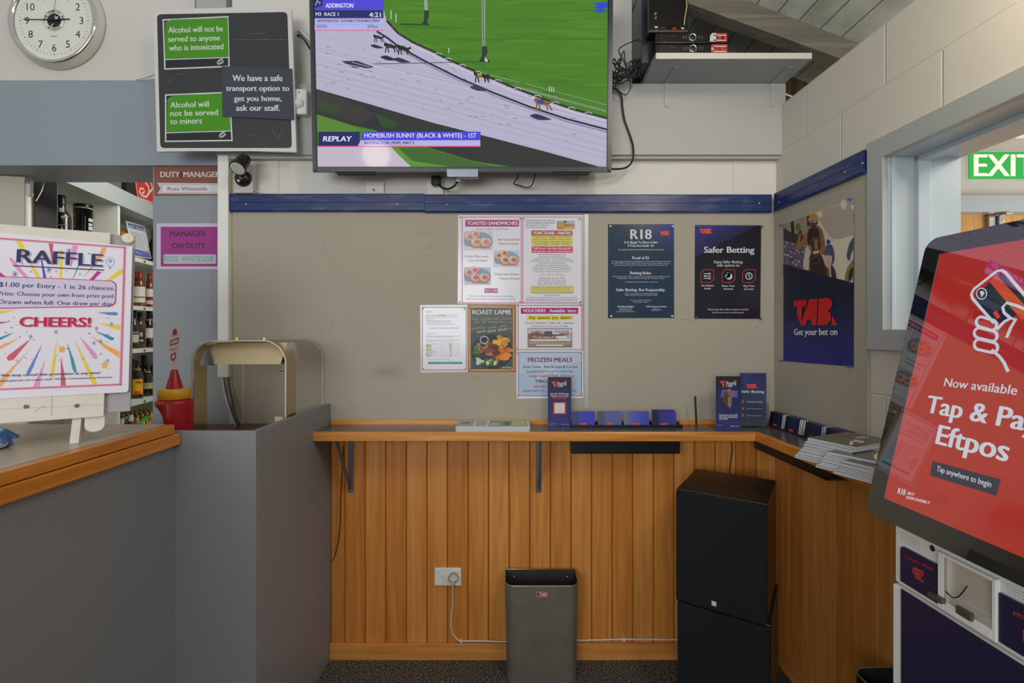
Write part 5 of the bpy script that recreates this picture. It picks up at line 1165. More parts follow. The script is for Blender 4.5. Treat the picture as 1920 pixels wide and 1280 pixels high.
tag(MB().tube(pts, .002, black_rub, 6).build('black_cable'), 'thin black cable hanging from the counter behind the upper loudspeaker', 'cable')
pts = [P(x, y, 2.16) for x, y in ((643, 836), (643, 850), (641.5, 882), (640, 905), (638.5, 940), (638, 980), (635, 1010), (629, 1038), (623.5, 1052))]
tag(MB().tube(pts, .0018, black_rub, 6).build('black_cable'), 'thin black cable hanging down the left end of the wood panelling', 'cable')
pts = [Vector((1.085, 1.80, .02)), Vector((1.10, 1.77, .05)), Vector((1.115, 1.74, .075)), Vector((1.125, 1.71, .06)), Vector((1.13, 1.69, .03)), Vector((1.12, 1.67, .006)), Vector((1.09, 1.64, .005))]
tag(MB().tube(curve(pts), .005, black_rub, 8).build('black_cable'), 'short thick black cable on the floor right of the lower loudspeaker', 'cable')
# metal bins
gal = mat('dull_grey_bin_metal', C(132, 127, 118), .36, .45, bump=.03, bscale=25, var=.12, vscale=9)
bin_in = mat('bin_inside_metal', C(84, 82, 80), .42, .6, var=.1, vscale=9)
def wastebin(loc, rotz, label, badge_, w_=.150, d_=.145, h_=.405, gm=gal):
    o = thing('waste_bin', label, 'bin', loc, rotz)
    def ring_(k, inset, r0=.04):
        hw, pts = w_*k-inset, []
        pts += [(-hw, d_-inset), (hw, d_-inset)]
        for a in range(0, 91, 15): pts.append((hw-r0+r0*math.cos(R(a)), r0+inset-r0*math.sin(R(a))))
        for a in range(90, 181, 15): pts.append((-hw+r0+r0*math.cos(R(a)), r0+inset-r0*math.sin(R(a))))
        return pts
    def shell(mb, z0, z1, i0, m, k0=.97, k1=1.03):
        a, b_ = ring_(k0, i0), ring_(k1, i0); n_ = len(a); mb.add([(x, y, z0) for x, y in a]+[(x, y, z1) for x, y in b_], [(i, (i+1) % n_, n_+(i+1) % n_, n_+i) for i in range(n_)], m)
        for f_ in range(2, n_-1): mb.sm[-f_] = True
        return a
    mb = MB(); shell(mb, 0, h_, 0, gm); a = ring_(.97, 0); mb.add([(x, y, 0) for x, y in a], [tuple(range(len(a)))], gm); body = mb.build('body', o)
    mi_ = MB(); shell(mi_, .004, h_, .0025, bin_in); a = ring_(.97, .0025); mi_.add([(x, y, .004) for x, y in a], [tuple(range(len(a)))], bin_in)
    lining = mi_.build('lining', o)
    rm = MB(); pts = [(x, y, h_) for x, y in ring_(1.03, .0012)]; rm.tube(pts+[pts[0]], .0026, mat('bin_rim_bare_metal', C(186, 178, 164), .3, .8), 6, False); rm.build('rim', o)
    if badge_:
        for x in (-w_+.035, w_-.03): MB().lathe([(0, .004), (.004, .003), (.005, 0)], steel, 10, (x, d_-.003, h_-.032), 'y').build('screw', lining)
        c = Canvas(Plane((0, 0, 0)), None, .0003)
        def st(x0_, x1_, z0_, z1_, r_, m):
            pts = []
            for cx, cz, a0_ in ((x1_-r_, z1_-r_, 0), (x0_+r_, z1_-r_, 90), (x0_+r_, z0_+r_, 180), (x1_-r_, z0_+r_, 270)):
                for k in range(5): t = R(a0_+k*22.5); pts.append((cx+r_*math.cos(t), -.0012-c.lay*c.step, cz+r_*math.sin(t)))
            c.mb.add(pts, [tuple(range(len(pts)))], m); c.lay += 1
        st(-.027, .025, h_-.044, h_-.020, .012, ink(190, 64, 56)); st(-.0255, .0235, h_-.0425, h_-.0215, .0105, ink(226, 196, 190)); st(-.024, .022, h_-.041, h_-.023, .009, ink(176, 70, 62)); st(-.022, -.012, h_-.038, h_-.026, .004, ink(40, 96, 64))
        vs, fs = text_geo('TAB', 2); a_ = min(v[0] for v in vs); b2 = max(v[0] for v in vs)
        c.mb.add([(-.012+(x-a_)/(b2-a_)*.030, -.0012-c.lay*c.step-lift('TAB', 2, i), h_-.038+y/CAP*.012) for i, (x, y) in enumerate(vs)], fs, ink(232, 214, 206)); c.mb.build('badge', body, loc=(0, -.0005, 0))
    return o
bl_ = P(1016, 1200, 2.0)
wastebin((P(1016, 1200, 2.02).x, 2.006, 0), 0, 'grey metal waste bin with small oval badge standing against the panelling', True)
wastebin((1.045, 1.345, 0), math.atan2(EU.y, EU.x), 'dark waste bin by the right wall, mostly hidden behind the white kiosk', False, gm=mat('dark_bin_metal', C(58, 56, 52), .4, .5), h_=.42)
# ================================================================ RAFFLE SIGN ON THE BAR
EXR = Vector((.852, .522, 0)).normalized(); NR = Vector((.522, -.852, 0)).normalized()
RS = Plane((-1.07, 1.36, 1.285), EXR, Vector((0, 0, .437))-NR*.085)
RT = .0015
rz, rb = zt(0, 330, .15625), zt(0, 580, .234375)
ea = thing('raffle_easel', 'white wooden tabletop sign stand on the bar with grey corner pieces', 'stand', mw=RS.mw)
wboard, gboard = mat('easel_white_board', C(214, 208, 196), .5, var=.04, vscale=20), mat('easel_grey_board', C(158, 154, 154), .5, var=.06, vscale=16)
bd = MB(); L_ = RS.loc
b0 = L_(0, 779)[1]
bd.box(-.345, -.052, 0, .010, -.062, .462, wboard).build('front_board', ea, bevel=.001)
MB().box(-.335, .004, .0105, .019, -.052, .462, gboard).build('rear_board', ea, bevel=.001)
c = Canvas(RS, zt(0, 720, .1406), .0002); ln = ink(150, 152, 172)
c.line([(0, 338), (1368, 270)], -.0008, ln); c.line([(700, 156), (688, 420)], -.0012, ln); c.line([(455, 380), (520, 330), (600, 290)], -.0015, ink(120, 160, 210))
c.mb.build('pencil_lines', ea)
for px, py in ((350, 300), (1026, 288)):
    a, b_ = L_(*zt(0, 720, .1406)(px, py)); MB().lathe([(0, .0015), (.0025, .0018), (.0035, .003), (.0048, .0026), (.0052, 0)], mat('dull_brass', C(130, 110, 76), .4, .7), 14, (a, 0, b_), 'y').build('screw', ea)
a, b_ = L_(247, 447-6); a = -.012; b_ = .452
MB().lathe([(0, .006), (.004, .0055), (.012, .005), (.0155, .003), (.0155, 0)], mat('cream_button', C(218, 210, 194), .4), 24, (a, .008, b_), 'y').lathe([(0, .0065), (.0022, .0062), (.0025, .005)], brass, 10, (a, .008, b_), 'y').build('button', ea)
# pegs and side brackets reach the bar top
RM = RS.mw.inverted()
def wl(p): return RM @ Vector(p)
top = .0
for u in (-.335, -.093):
    pk = []
    for k in range(9): t = R(180+k*22.5); pk.append((u+.021+.021*math.cos(t)*1.0, -.085+.016*math.sin(t)))
    MB().prism([(u+.042, -.050), (u, -.050)]+pk, .011, .021, wboard, 'y').build('peg', ea)
for k, u in enumerate((-.118, -.36)):
    A_ = RS.world(u, -.06, -.012); Bt = RS.world(u, .10, -.014)
    f0 = Vector((A_.x, A_.y, 1.1612)); f0 += NR*.034
    bk = -NR
    pts3 = [f0, f0+bk*.03, A_+bk*.115+Vector((0, 0, .02)), Bt+bk*.10, Bt, A_]
    mb = MB(); e_ = EXR*.018
    n_ = len(pts3); mb.add([p for p in pts3]+[p+e_ for p in pts3], [tuple(range(n_)), tuple(range(2*n_-1, n_-1, -1))]+[(i, (i+1) % n_, n_+(i+1) % n_, n_+i) for i in range(n_)], wboard)
    o = mb.build('side_bracket'); o.parent = ea; o.matrix_parent_inverse = RM
# the sheet itself
c = Canvas(RS.shifted(0, 0, RT+.0005), rz, .00012)
def Rq(u, v): return (u, v)
c.mb.prism([(-.312, .004), (-.300, 0), (-.004, 0), (.0, .006), (.0, .425), (-.312, .440)], 0, .0008, mat('raffle_laminate', C(226, 222, 232), .18, 0, .45), 'y')
pk_ = ink(214, 120, 146, .25)
fr = [L_(*rz(0, 752)), L_(*rz(1500, 860)), L_(*rb(965, 600)), L_(*rb(0, 640))]
yl, orn, tl_, pur_, pnk, rd, bl_, mg = [ink(*q, .25) for q in ((232, 204, 62), (236, 170, 96), (64, 148, 178), (98, 84, 180), (224, 150, 198), (206, 92, 112), (112, 130, 206), (184, 62, 150))]
navy_ = ink(58, 58, 100, .25)
for pts, m in (([(190, 780), (262, 780), (330, 960), (490, 1226), (450, 1226), (290, 950)], yl), ([(583, 806), (637, 808), (632, 1086)], rd), ([(868, 830), (942, 836), (905, 940), (850, 1100)], pnk), ([(1225, 855), (1284, 858), (1240, 960), (1000, 1222), (1090, 1090), (1180, 960)], orn), ([(718, 890), (736, 880), (752, 892), (742, 1236), (716, 1234)], yl), ([(104, 990), (124, 974), (160, 1000), (346, 1220), (290, 1215), (200, 1120)], pnk), ([(484, 954), (496, 960), (560, 1234), (520, 1226)], pur_), ([(966, 990), (940, 1100), (876, 1240), (872, 1236)], tl_), ([(1222, 1150), (1168, 1140), (1068, 1250), (1120, 1252)], mg), ([(1472, 1108), (1440, 1120), (1268, 1256), (1320, 1254), (1472, 1166)], yl), ([(0, 1150), (76, 1212), (0, 1208)], mg)):
    c.poly(pts, m); c.lay += .05
c.tf = rb
for pts, m in (([(250, 230), (110, 400), (70, 412), (52, 392), (62, 370)], rd), ([(340, 270), (262, 470), (236, 520), (210, 516), (218, 492)], bl_), ([(150, 230), (60, 285), (0, 318), (0, 290)], orn), ([(238, 320), (120, 460), (4, 630), (0, 560), (60, 500)], orn), ([(362, 400), (324, 560), (318, 620), (262, 622), (310, 520)], pnk), ([(454, 230), (446, 400), (426, 548), (400, 556), (412, 470)], yl), ([(487, 372), (512, 500), (528, 608), (486, 610)], rd), ([(537, 262), (590, 400), (616, 500), (596, 506), (578, 470)], tl_), ([(590, 230), (680, 400), (780, 598), (742, 602), (690, 480)], yl), ([(634, 214), (730, 310), (782, 372), (772, 396), (746, 392)], pnk), ([(724, 208), (860, 290), (955, 336), (955, 388), (840, 310)], orn), ([(757, 168), (860, 206), (912, 226), (910, 246), (880, 244)], tl_), ([(786, 110), (880, 116), (963, 124), (963, 170), (880, 140)], yl), ([(776, 24), (930, 20), (946, 34), (934, 48), (880, 46)], bl_), ([(0, 100), (84, 96), (0, 116)], mg), ([(116, 182), (50, 220), (0, 246), (0, 222)], tl_), ([(0, 10), (130, 2), (0, 36)], yl)):
    c.poly(pts, m); c.lay += .05
c.lay += 1
st_ = [(840, 400), (846, 430), (876, 434), (852, 450), (864, 480), (838, 462), (812, 476), (822, 448), (804, 430), (832, 428)]
c.poly(st_, ink(232, 184, 80, .25)); c.ell(496, 318, 26, 24, orn)
rg = random.Random(2)
for k in range(46):
    x, y = rg.uniform(20, 900), rg.uniform(60, 430)
    if 150 < x < 730 and y < 150: continue
    if k % 6 == 0:
        for a in range(0, 180, 45): c.line([(x-18*math.cos(R(a)), y-18*math.sin(R(a))), (x+18*math.cos(R(a)), y+18*math.sin(R(a)))], -.0007, bl_)
    else: c.ell(x, y, rg.uniform(3, 7), rg.uniform(3, 7), rg.choice((bl_, pur_, tl_, orn, mg, pnk)), 8)
c.tf = rz; c.ell(1324, 1018, 22, 22, ink(110, 186, 212, .25)); c.line([(1324+50*math.cos(R(a)), 1030+54*math.sin(R(a))) for a in range(0, 360, 20)], -.0008, bl_, True); c.ell(1320, 1102, 12, 12, tl_, 10)
for k, (x, y) in enumerate(((376, 1148), (672, 1140), (792, 1142), (960, 1174), (610, 1208), (268, 1052), (788, 1028), (1070, 932))): c.ell(x, y, 9, 9, (rd, bl_, pnk, tl_)[k % 4], 8)
for x, y in ((180, 1176), (828, 900), (588, 1124)):
    for a in range(0, 180, 45): c.line([(x-40*math.cos(R(a)), y-40*math.sin(R(a))), (x+40*math.cos(R(a)), y+40*math.sin(R(a)))], -.0008, pur_)
c.up()
# pink border
for i in range(3):
    p, q = Vector(fr[i]), Vector(fr[i+1]); d = (q-p).normalized(); n_ = Vector((-d.y, d.x))*.0024
    c.mb.add([(v.x, -c.lay*c.step, v.y) for v in (p-n_-d*.002, p+n_-d*.002, q+n_+d*.002, q-n_+d*.002)], [(0, 1, 2, 3)], pk_)
c.up()
# lilac box with the conditions
bx = [L_(*rz(0, 1212)), L_(*rz(1340, 1262)), L_(*zt(0, 300, .234375)(940, 1180)), L_(*zt(0, 300, .234375)(0, 1192))]
def boxpoly(g, m):
    x0, x1 = -.315-g, bx[1][0]+.010+g; t0, t1 = bx[0][1]+g, bx[1][1]+g; u0, u1 = bx[3][1]-g, bx[2][1]-g+.004; r_ = .016
    P_ = [(x0, u0), (x1-r_, u1-.001)]+[(x1-r_+r_*math.cos(R(a)), u1+r_+r_*math.sin(R(a))) for a in range(-80, 1, 20)]+[(x1-r_+r_*math.cos(R(a)), t1-r_+r_*math.sin(R(a))) for a in range(0, 91, 18)]+[(x0, t0)]
    c.mb.add([(max(x, -.312), -c.lay*c.step, y) for x, y in P_], [tuple(range(len(P_)))], m)
boxpoly(.0015, ink(196, 50, 108, .25)); c.up(); boxpoly(-.0006, ink(206, 198, 222, .25)); c.up()
sh_ = ink(188, 184, 210, .25); c.text('RAFFLE', 210, 1245, 1042, 158, sh_, 2, .0, 1097); c.up(); c.text('RAFFLE', 196, 1236, 1034, 158, navy_, 2, .0, 1089)
c.line([(160, 1075), (1250, 1130)], -.0028, navy_)
c.tf = zt(0, 300, .234375)
c.text('$1.00 per Entry - 1 in 26 chances.', -6, 918, 1012, 36, navy_, 1, 0, 1043); c.text('Prize: Choose your own from prize pool.', -14, 918, 1082, 32, navy_, 1, 0, 1104); c.text('Drawn when full: One draw per day.', -8, 904, 1150, 33, navy_, 1, 0, 1166)
c.tf = rb
c.text('CHEERS!', 160, 732, 140, 76, ink(214, 120, 160, .25), 2, 0, 143); c.up(); c.text('CHEERS!', 154, 726, 136, 76, ink(196, 28, 78, .25), 2, 0, 138)
c.text('We may cancel this promotion at any time!', 4, 802, 538, 20, navy_, 1, 0, 515); c.text('Intoxicated patrons can collect later. Not for Consumption on Premises.', -96, 902, 582, 15, navy_, 1, 0, 547)
tag(c.build('raffle_notice'), 'laminated raffle notice with colourful burst on the white stand on the bar', 'notice')
# blue fabric pouch at the picture's left edge
bp0 = P(2, 818, 1.24); me_v = []
pm, n, l, b = nodemat('blue_patterned_fabric')
tc = n.new('ShaderNodeTexCoord'); vo = n.new('ShaderNodeTexNoise'); vo.inputs['Scale'].default_value = 38; r = n.new('ShaderNodeValToRGB')
r.color_ramp.elements[0].position = .42; r.color_ramp.elements[0].color = C(52, 92, 146); r.color_ramp.elements[1].position = .64; r.color_ramp.elements[1].color = C(200, 214, 212)
e_ = r.color_ramp.elements.new(.54); e_.color = C(92, 132, 178)
l.new(tc.outputs['Object'], vo.inputs['Vector']); l.new(vo.outputs['Fac'], r.inputs[0]); l.new(r.outputs[0], b.inputs['Base Color']); b.inputs['Roughness'].default_value = .6
mb = MB(); prof = [(0, .062), (.022, .06), (.042, .046), (.053, .028), (.05, .010), (.04, .0)]
mb.lathe(prof, pm, 28)
mb.v = [(x*(1.5+.14*math.sin(9*math.atan2(y, x)+z*60)), y*(1+.12*math.sin(7*math.atan2(y, x)+z*40)), z*(1+.08*math.sin(5*x*60))) for x, y, z in mb.v]
mb.lathe([(.04, 0), (0, 0)], pm, 28)
tag(mb.build('fabric_pouch', loc=(bp0.x-.03, 1.20, 1.1612), rot=(0, 0, .5)), 'crumpled blue patterned fabric pouch on the bar at the left picture edge', 'pouch')

# ================================================================ FOOD WARMER
acr = clear('tinted_acrylic', (.97, .965, .94, 1), .03, .03)
wz = 1.0435; wx0, wx1, wy0, wy1, wh = -1.190, -.834, 1.80, 2.15, .378
fw = thing('food_warmer', 'arched clear food warmer with chrome straps and beige lamp hood behind the grey partition', 'food warmer', ((wx0+wx1)/2, (wy0+wy1)/2, wz))
def arch(inset=0., r0=.085, n_=9):
    x0, x1 = wx0+inset, wx1-inset; t = wz+wh-inset; r_ = r0-inset; p = [(x0, wz)]
    p += [(x0+r_-r_*math.cos(R(90*k/n_)), t-r_+r_*math.sin(R(90*k/n_))) for k in range(n_+1)]
    p += [(x1-r_+r_*math.sin(R(90*k/n_)), t-r_+r_*math.cos(R(90*k/n_))) for k in range(n_+1)]
    return p+[(x1, wz)]
def archband(y0, y1, i0, th, m, smooth=True):
    a, b_ = arch(i0), arch(i0+th); n_ = len(a); mb = MB()
    vs = [(x, y0, z_) for x, z_ in a]+[(x, y1, z_) for x, z_ in a]+[(x, y1, z_) for x, z_ in b_]+[(x, y0, z_) for x, z_ in b_]
    fs = []
    for i in range(n_-1):
        for q in range(4): r_ = (q+1) % 4; fs.append((q*n_+i, q*n_+i+1, r_*n_+i+1, r_*n_+i))
    mb.add(vs, fs, m, False); return mb
o = at(fw, archband(wy0, wy1, 0, .004, acr), 'acrylic_cover')
rimm = mat('acrylic_edge', C(206, 200, 186), .15, 0, .5)
for y in (wy0, wy1): at(fw, archband(y-.0012 if y == wy0 else y+.0002, y-.0002 if y == wy0 else y+.0012, 0, .004, rimm), 'cover_edge')
strapm = mat('warm_chrome_strap', C(206, 184, 148), .10, 1)
at(fw, archband(wy0+.012, wy0+.092, .0045, .0022, strapm), 'chrome_strap')
hood = mat('lamp_hood_beige', C(186, 168, 132), .4); hz = wz+wh-.088
hx0, hx1 = wx0+.075, wx1-.016; yc = wy0+.075
hp = [(yc-.030, hz+.078), (yc+.030, hz+.078), (yc+.085, hz), (yc-.085, hz)]
hb = MB(); n_ = 4
hb.add([(hx0, y, z_) for y, z_ in hp]+[(hx1, y, z_) for y, z_ in hp], [(0, 1, 5, 4), (1, 2, 6, 5), (3, 0, 4, 7)], hood); at(fw, hb, 'lamp_hood')
hc = MB().prism([(hx0-.030, hz-.004), (hx0+.022, hz-.004), (hx0+.004, hz+.050), (hx0-.012, hz+.050)], yc-.09, yc-.082, mat('dark_chrome', C(150, 150, 148), .14, 1), 'y')
at(fw, hc, 'hood_end_cap')
for hx in (hx0, hx1): at(fw, MB().add([(hx, y, z_) for y, z_ in hp], [(0, 1, 2, 3)], chrome), 'hood_end_plate')
at(fw, MB().tube([(hx0+.02, yc, hz+.014), (hx1-.02, yc, hz+.014)], .008, mat('heat_tube', C(214, 206, 196), .3), 10), 'heat_tube')
for z_ in (hz+.006, hz-.022): at(fw, MB().lathe([(0, .006), (.004, .005), (.006, 0)], chrome, 12, (wx1-.022, wy0+.010, z_), 'y'), 'bolt')
for q in ((wx0+.14, .0), (wx0+.245, .0)): at(fw, MB().lathe([(0, .012), (.005, .011), (.008, .004), (.008, 0)], brass, 12, (q[0], wy0+.06, wz+wh+.0005)), 'bolt')
at(fw, MB().box(-.905, -.872, 1.86, 1.872, wz, wz+.085, mat('cream_card', C(204, 190, 160), .6)), 'cream_control_box', bevel=.001)
# red bottle shaped dispenser
bx_, by_ = P(327, 700, 1.74).x, 1.74
redp, yelp = mat('red_plastic', C(172, 24, 34), .3), mat('yellow_plastic', C(226, 164, 40), .35)
bd_ = thing('bottle_dispenser', 'red bottle-shaped plastic dispenser with yellow band between bar and food warmer', 'dispenser', (bx_, by_, 1.0435))
zz = lambda py: P(0, py, by_).z-1.0435
k_ = by_/FPX
bb = MB(); n_ = 26; zA, zB = zz(752), zz(806)
bb.lathe([(0, 0), (.057, 0), (.058, .006)]+[(.0585, .01+(zA-.01)*i/n_) for i in range(n_+1)]+[(.056, zA+.004), (.051, zz(748)), (0, zz(748))], redp, 56)
def notch(x, y, z_):               # the open mouth on its left: the wall is cut back under an overhanging lip
    a = math.degrees(math.atan2(y, x)) % 360; wa = max(0., 1-((a-212)/62.)**2); t = (zz(757)-z_)/(zz(757)-zB)
    if t < 0 or wa <= 0: return x, y, z_
    k = 1-.85*wa*min(1., t)**.8*(1. if z_ > .006 else .9); return x*k, y*k, z_
bb.v = [notch(*v) for v in bb.v]; bb.build('body', bd_)
MB().lathe([(.048, zz(747)), (.050, zz(746)), (.051, zz(730)), (.048, zz(728)), (0, zz(728))], yelp, 40).build('band', bd_)
MB().lathe([(.026, zz(728)), (.025, zz(724)), (.0105, zz(694)), (.0095, zz(692.5)), (0, zz(692.5))], redp, 32).build('cone', bd_)
fl_ = Plane((bx_, by_-.004, 0)); c = Canvas(fl_, zt(0, 580, .234375), .0003)
tp = [(1398, 128), (1418, 124), (1432, 160), (1440, 240), (1436, 330), (1420, 392), (1400, 424), (1394, 474), (1376, 474), (1374, 432), (1352, 396), (1346, 330), (1352, 250), (1372, 180)]
c.slab(tp, mat('paddle_cream', C(206, 198, 182), .5), .002); mr = ink(150, 60, 72)
c.poly([(1362, 250), (1432, 222), (1426, 270), (1358, 294)], mr); c.poly([(1382, 168), (1402, 150), (1420, 180), (1408, 210), (1394, 200), (1384, 214)], mr); c.poly([(1364, 362), (1408, 340), (1406, 390), (1384, 416), (1368, 400)], mr); c.up()
c.poly([(1370, 256), (1424, 236), (1420, 262), (1366, 282)], ink(206, 184, 176)); c.poly([(1374, 372), (1400, 358), (1398, 384), (1382, 400)], ink(206, 198, 182)); c.text('SERVED BY', 1366, 1420, 330, 16, mr, 0, 0, 322)
po = c.mb.build('paddle'); po.parent = bd_; po.matrix_parent_inverse = Matrix.Translation((-bx_, -by_, -1.0435)); po.matrix_basis = fl_.mw

# ================================================================ BAR SHELVING AND BOTTLES
SH = Plane((-2.43, 2.6, 0), (-.2, 1, 0))
shw, shb = mat('shelf_white', C(226, 228, 218), .45), mat('shelf_back_beige', C(196, 190, 172), .6)
us = thing('bar_shelving', 'white open shelving unit behind the bar, stocked with bottles', 'shelving', mw=SH.mw)
DP = .30
MB().box(-.204, 1.9, DP, DP+.012, 0, 2.2645, shb).build('back_panel', us)
MB().box(-.06, 1.9, 0, DP+.012, 2.3735, 2.375, mat('shelf_top_blue_grey', C(176, 192, 200), .45)).box(-.06, 1.9, -.012, DP+.012, 2.265, 2.3735, mat('shelf_canopy', C(168, 177, 175), .45)).build('top_canopy', us)
for u in (-.204, .561, 1.326): MB().box(u-.012, u+.012, 0, DP, 0, 2.2645 if u > 0 else 2.21, shw if u > 0 else shb).build('divider', us)
SZ = {0: (1.915, 1.5, 1.1, .7, .3), 1: (1.958, 1.626, 1.33, .972, .61, .25), 2: (1.958, 1.626, 1.33, .972, .61, .25)}
for bay, (u0, u1) in enumerate(((-.192, .549), (.573, 1.314), (1.338, 1.9))):
    for z_ in SZ[bay]:
        shelf_ = MB().box(u0, u1, .004, DP, z_-.022, z_, shw).build('shelf', us)
        st = MB().box(u0, u1, 0, .0038, z_-.026, z_+.002, mat('price_rail_white', C(220, 222, 208), .4))
        for k in range(4): st.box(u0+.10+k*.18, u0+.125+k*.18, -.0006, 0, z_-.020, z_-.008, black_pl)
        st.build('price_rail', shelf_)
tag(MB().box(-.2145, -.1935, -.022, -.002, 2.12, 2.205, chrome).box(-.2145, -.1935, -.012, -.002, 1.90, 2.12, shw).build('shelf_upright', mw=SH.mw), 'shiny metal upright strip at the front of the bar shelving beside the tall dark box', 'upright')
tag(MB().tube([(-.19, -.03, 2.10), (-.16, -.035, 2.16), (-.14, -.03, 2.205)], .0035, steel, 6).build('wire_stay', mw=SH.mw), 'thin bent metal rod at the top front of the bar shelving', 'rod')
def glass(name, r, g, b): return mat('bottle_glass_'+name, C(r, g, b), .08, 0, .6, coat=.5)
GL = dict(dark=glass('dark', 20, 18, 16), amber=glass('amber', 100, 46, 12), green=glass('green', 22, 36, 20), brown=glass('brown', 84, 48, 20), orange=glass('orange', 168, 74, 22), honey=glass('honey', 176, 112, 40))
CAPM = dict(red=mat('cap_red', C(172, 34, 30), .3), black=black_pl, gold=mat('cap_gold', C(206, 178, 104), .28, .6), white=mat('cap_white', C(226, 226, 226), .4))
def shape(kind):
    if kind == 'whisky': return [(0, 0), (.036, 0), (.037, .006), (.037, .165), (.033, .19), (.018, .212), (.0145, .225), (.0145, .255), (0, .255)], (.016, .222, .262)
    if kind == 'slim': return [(0, 0), (.034, 0), (.035, .006), (.035, .15), (.030, .18), (.016, .215), (.0135, .245), (0, .245)], (.0150, .222, .272)
    if kind == 'port': return [(0, 0), (.040, 0), (.041, .006), (.041, .165), (.038, .185), (.022, .212), (.0165, .225), (.016, .29), (0, .29)], (.0172, .245, .295)
    if kind == 'squat': return [(0, 0), (.038, 0), (.042, .01), (.042, .085), (.034, .13), (.02, .165), (.015, .19), (.014, .225), (0, .225)], (.0155, .20, .236)
    return [(0, 0), (.029, 0), (.030, .005), (.030, .13), (.022, .165), (.0135, .195), (.0125, .222), (0, .222)], (.0138, .214, .229)
def bottle(u, d_, z_, kind, gl_, cap, label, marks=(), s_=1., group=None, seg=20, cat='bottle', name='bottle'):
    p = SH.world(u, z_, -d_)
    o = thing(name, label, cat, p, 0, group)
    prof, (cr, c0_, c1_) = shape(kind); sc = lambda L: [(r_*s_, h_*s_) for r_, h_ in L]
    gl = MB().lathe(sc(prof), GL[gl_], seg).build('glass', o)
    MB().lathe(sc([(cr, c0_), (cr, c1_-.002), (cr*.9, c1_), (0, c1_)]), CAPM[cap], seg).build('cap', o)
    ca = math.atan2(-p.y, -p.x)
    for (z0, z1, rr, m, half) in marks:
        MB().lathe(sc([(rr+.0006, z0), (rr+.0006, z1)]), m, 14, a0=ca-half, a1=ca+half).build('label', gl)
    return o
def bu(px, d_=.1): return SH.shifted(0, 0, -d_).loc(px, 600)[0]
crl, wl_, kl, bl2 = ink(214, 206, 186), ink(218, 216, 210), ink(232, 176, 24), ink(48, 46, 44)
lab_whi = [(.035, .070, .037, crl, .95), (.078, .150, .037, wl_, .95)]
bottle(bu(251, .13), .13, 1.626, 'whisky', 'amber', 'red', 'red capped amber whisky bottle partly hidden by the raffle sign', lab_whi)
bottle(bu(262.5, .09), .09, 1.626, 'whisky', 'amber', 'red', 'red capped amber whisky bottle with two cream labels', lab_whi+[(.165, .19, .034, CAPM['red'], .1)])
bottle(bu(281, .09), .09, 1.626, 'whisky', 'amber', 'red', 'red capped amber bottle with white and red label at the right of its row', [(.085, .145, .037, wl_, .9), (.06, .085, .037, ink(120, 40, 30), .9), (.03, .06, .037, ink(206, 190, 176), .9)])
bottle(bu(292.5, .1), .1, 1.626, 'slim', 'green', 'black', 'dark green bottle half hidden by the column beside the red capped bottles', [])
bottle(bu(251, .1), .1, 1.33, 'slim', 'dark', 'black', 'black capped dark bottle with black and cream label at the left of the second row', [(.03, .10, .035, ink(196, 192, 176), .9), (.11, .118, .035, ink(190, 160, 90), .9), (.03, .045, .035, bl2, .9)])
bottle(bu(262, .09), .09, 1.33, 'whisky', 'brown', 'black', 'square shouldered black labelled bottle in the middle of the second row', [(.03, .135, .037, bl2, .95), (.05, .062, .0375, ink(190, 190, 186), .6), (.085, .115, .0375, ink(176, 176, 172), .45)])
bottle(bu(279.5, .09), .09, 1.33, 'slim', 'dark', 'black', 'tall dark bottle with white label and gold neck band in the second row', [(.075, .14, .035, wl_, .95), (.068, .075, .0352, ink(206, 170, 70), .95), (.195, .205, .0245, ink(206, 170, 70), 1.4)], 1.04)
bottle(bu(288, .14), .14, 1.33, 'slim', 'orange', 'red', 'orange bottle with red cap at the right end of the second row', [], .94)
kk = [(.03, .14, .035, kl, 1.0), (.03, .055, .0354, ink(214, 84, 30), .6), (.205, .215, .0195, ink(206, 160, 60), 1.5)]
kb = bottle(bu(258, .08), .08, .972, 'slim', 'dark', 'black', 'dark liqueur bottle with yellow label in the third row of the bar shelving', kk, .99)
pk = SH.world(bu(258, .08), .972, -.08); lk = Plane((pk.x, pk.y, 0), Vector((pk.y, -pk.x, 0))*1); lk = Plane(lk.world(0, 0, .0362), lk.ex)
c = Canvas(lk, zt(225, 640, .1406), .0003); c.text('Kahlua', 212, 296, 556, 34, ink(150, 24, 20), 2)
kt = c.mb.build('label_lettering'); kt.parent = kb; kt.matrix_parent_inverse = Matrix.Translation(-pk); kt.matrix_basis = lk.mw
bottle(bu(277, .08), .08, .972, 'squat', 'dark', 'black', 'squat dark bottle with pale green oval label beside the yellow labelled bottle', [(.055, .10, .0415, ink(176, 170, 120), 1.0), (.175, .184, .0178, ink(206, 170, 90), 1.5)], 1.0)
bottle(bu(269.5, .18), .18, .972, 'port', 'dark', 'black', 'tall plain dark bottle behind the yellow labelled bottle', [])
bottle(bu(248, .19), .19, .972, 'slim', 'dark', 'black', 'plain dark bottle behind and left of the yellow labelled bottle', [])
bottle(bu(294, .1), .1, .972, 'port', 'dark', 'black', 'tall dark bottle half hidden by the column in the third row', [], 1.08)
bottle(bu(289.5, .13), .13, 1.958, 'port', 'dark', 'black', 'dark bottle beside the tilted gift packs sheet', [])
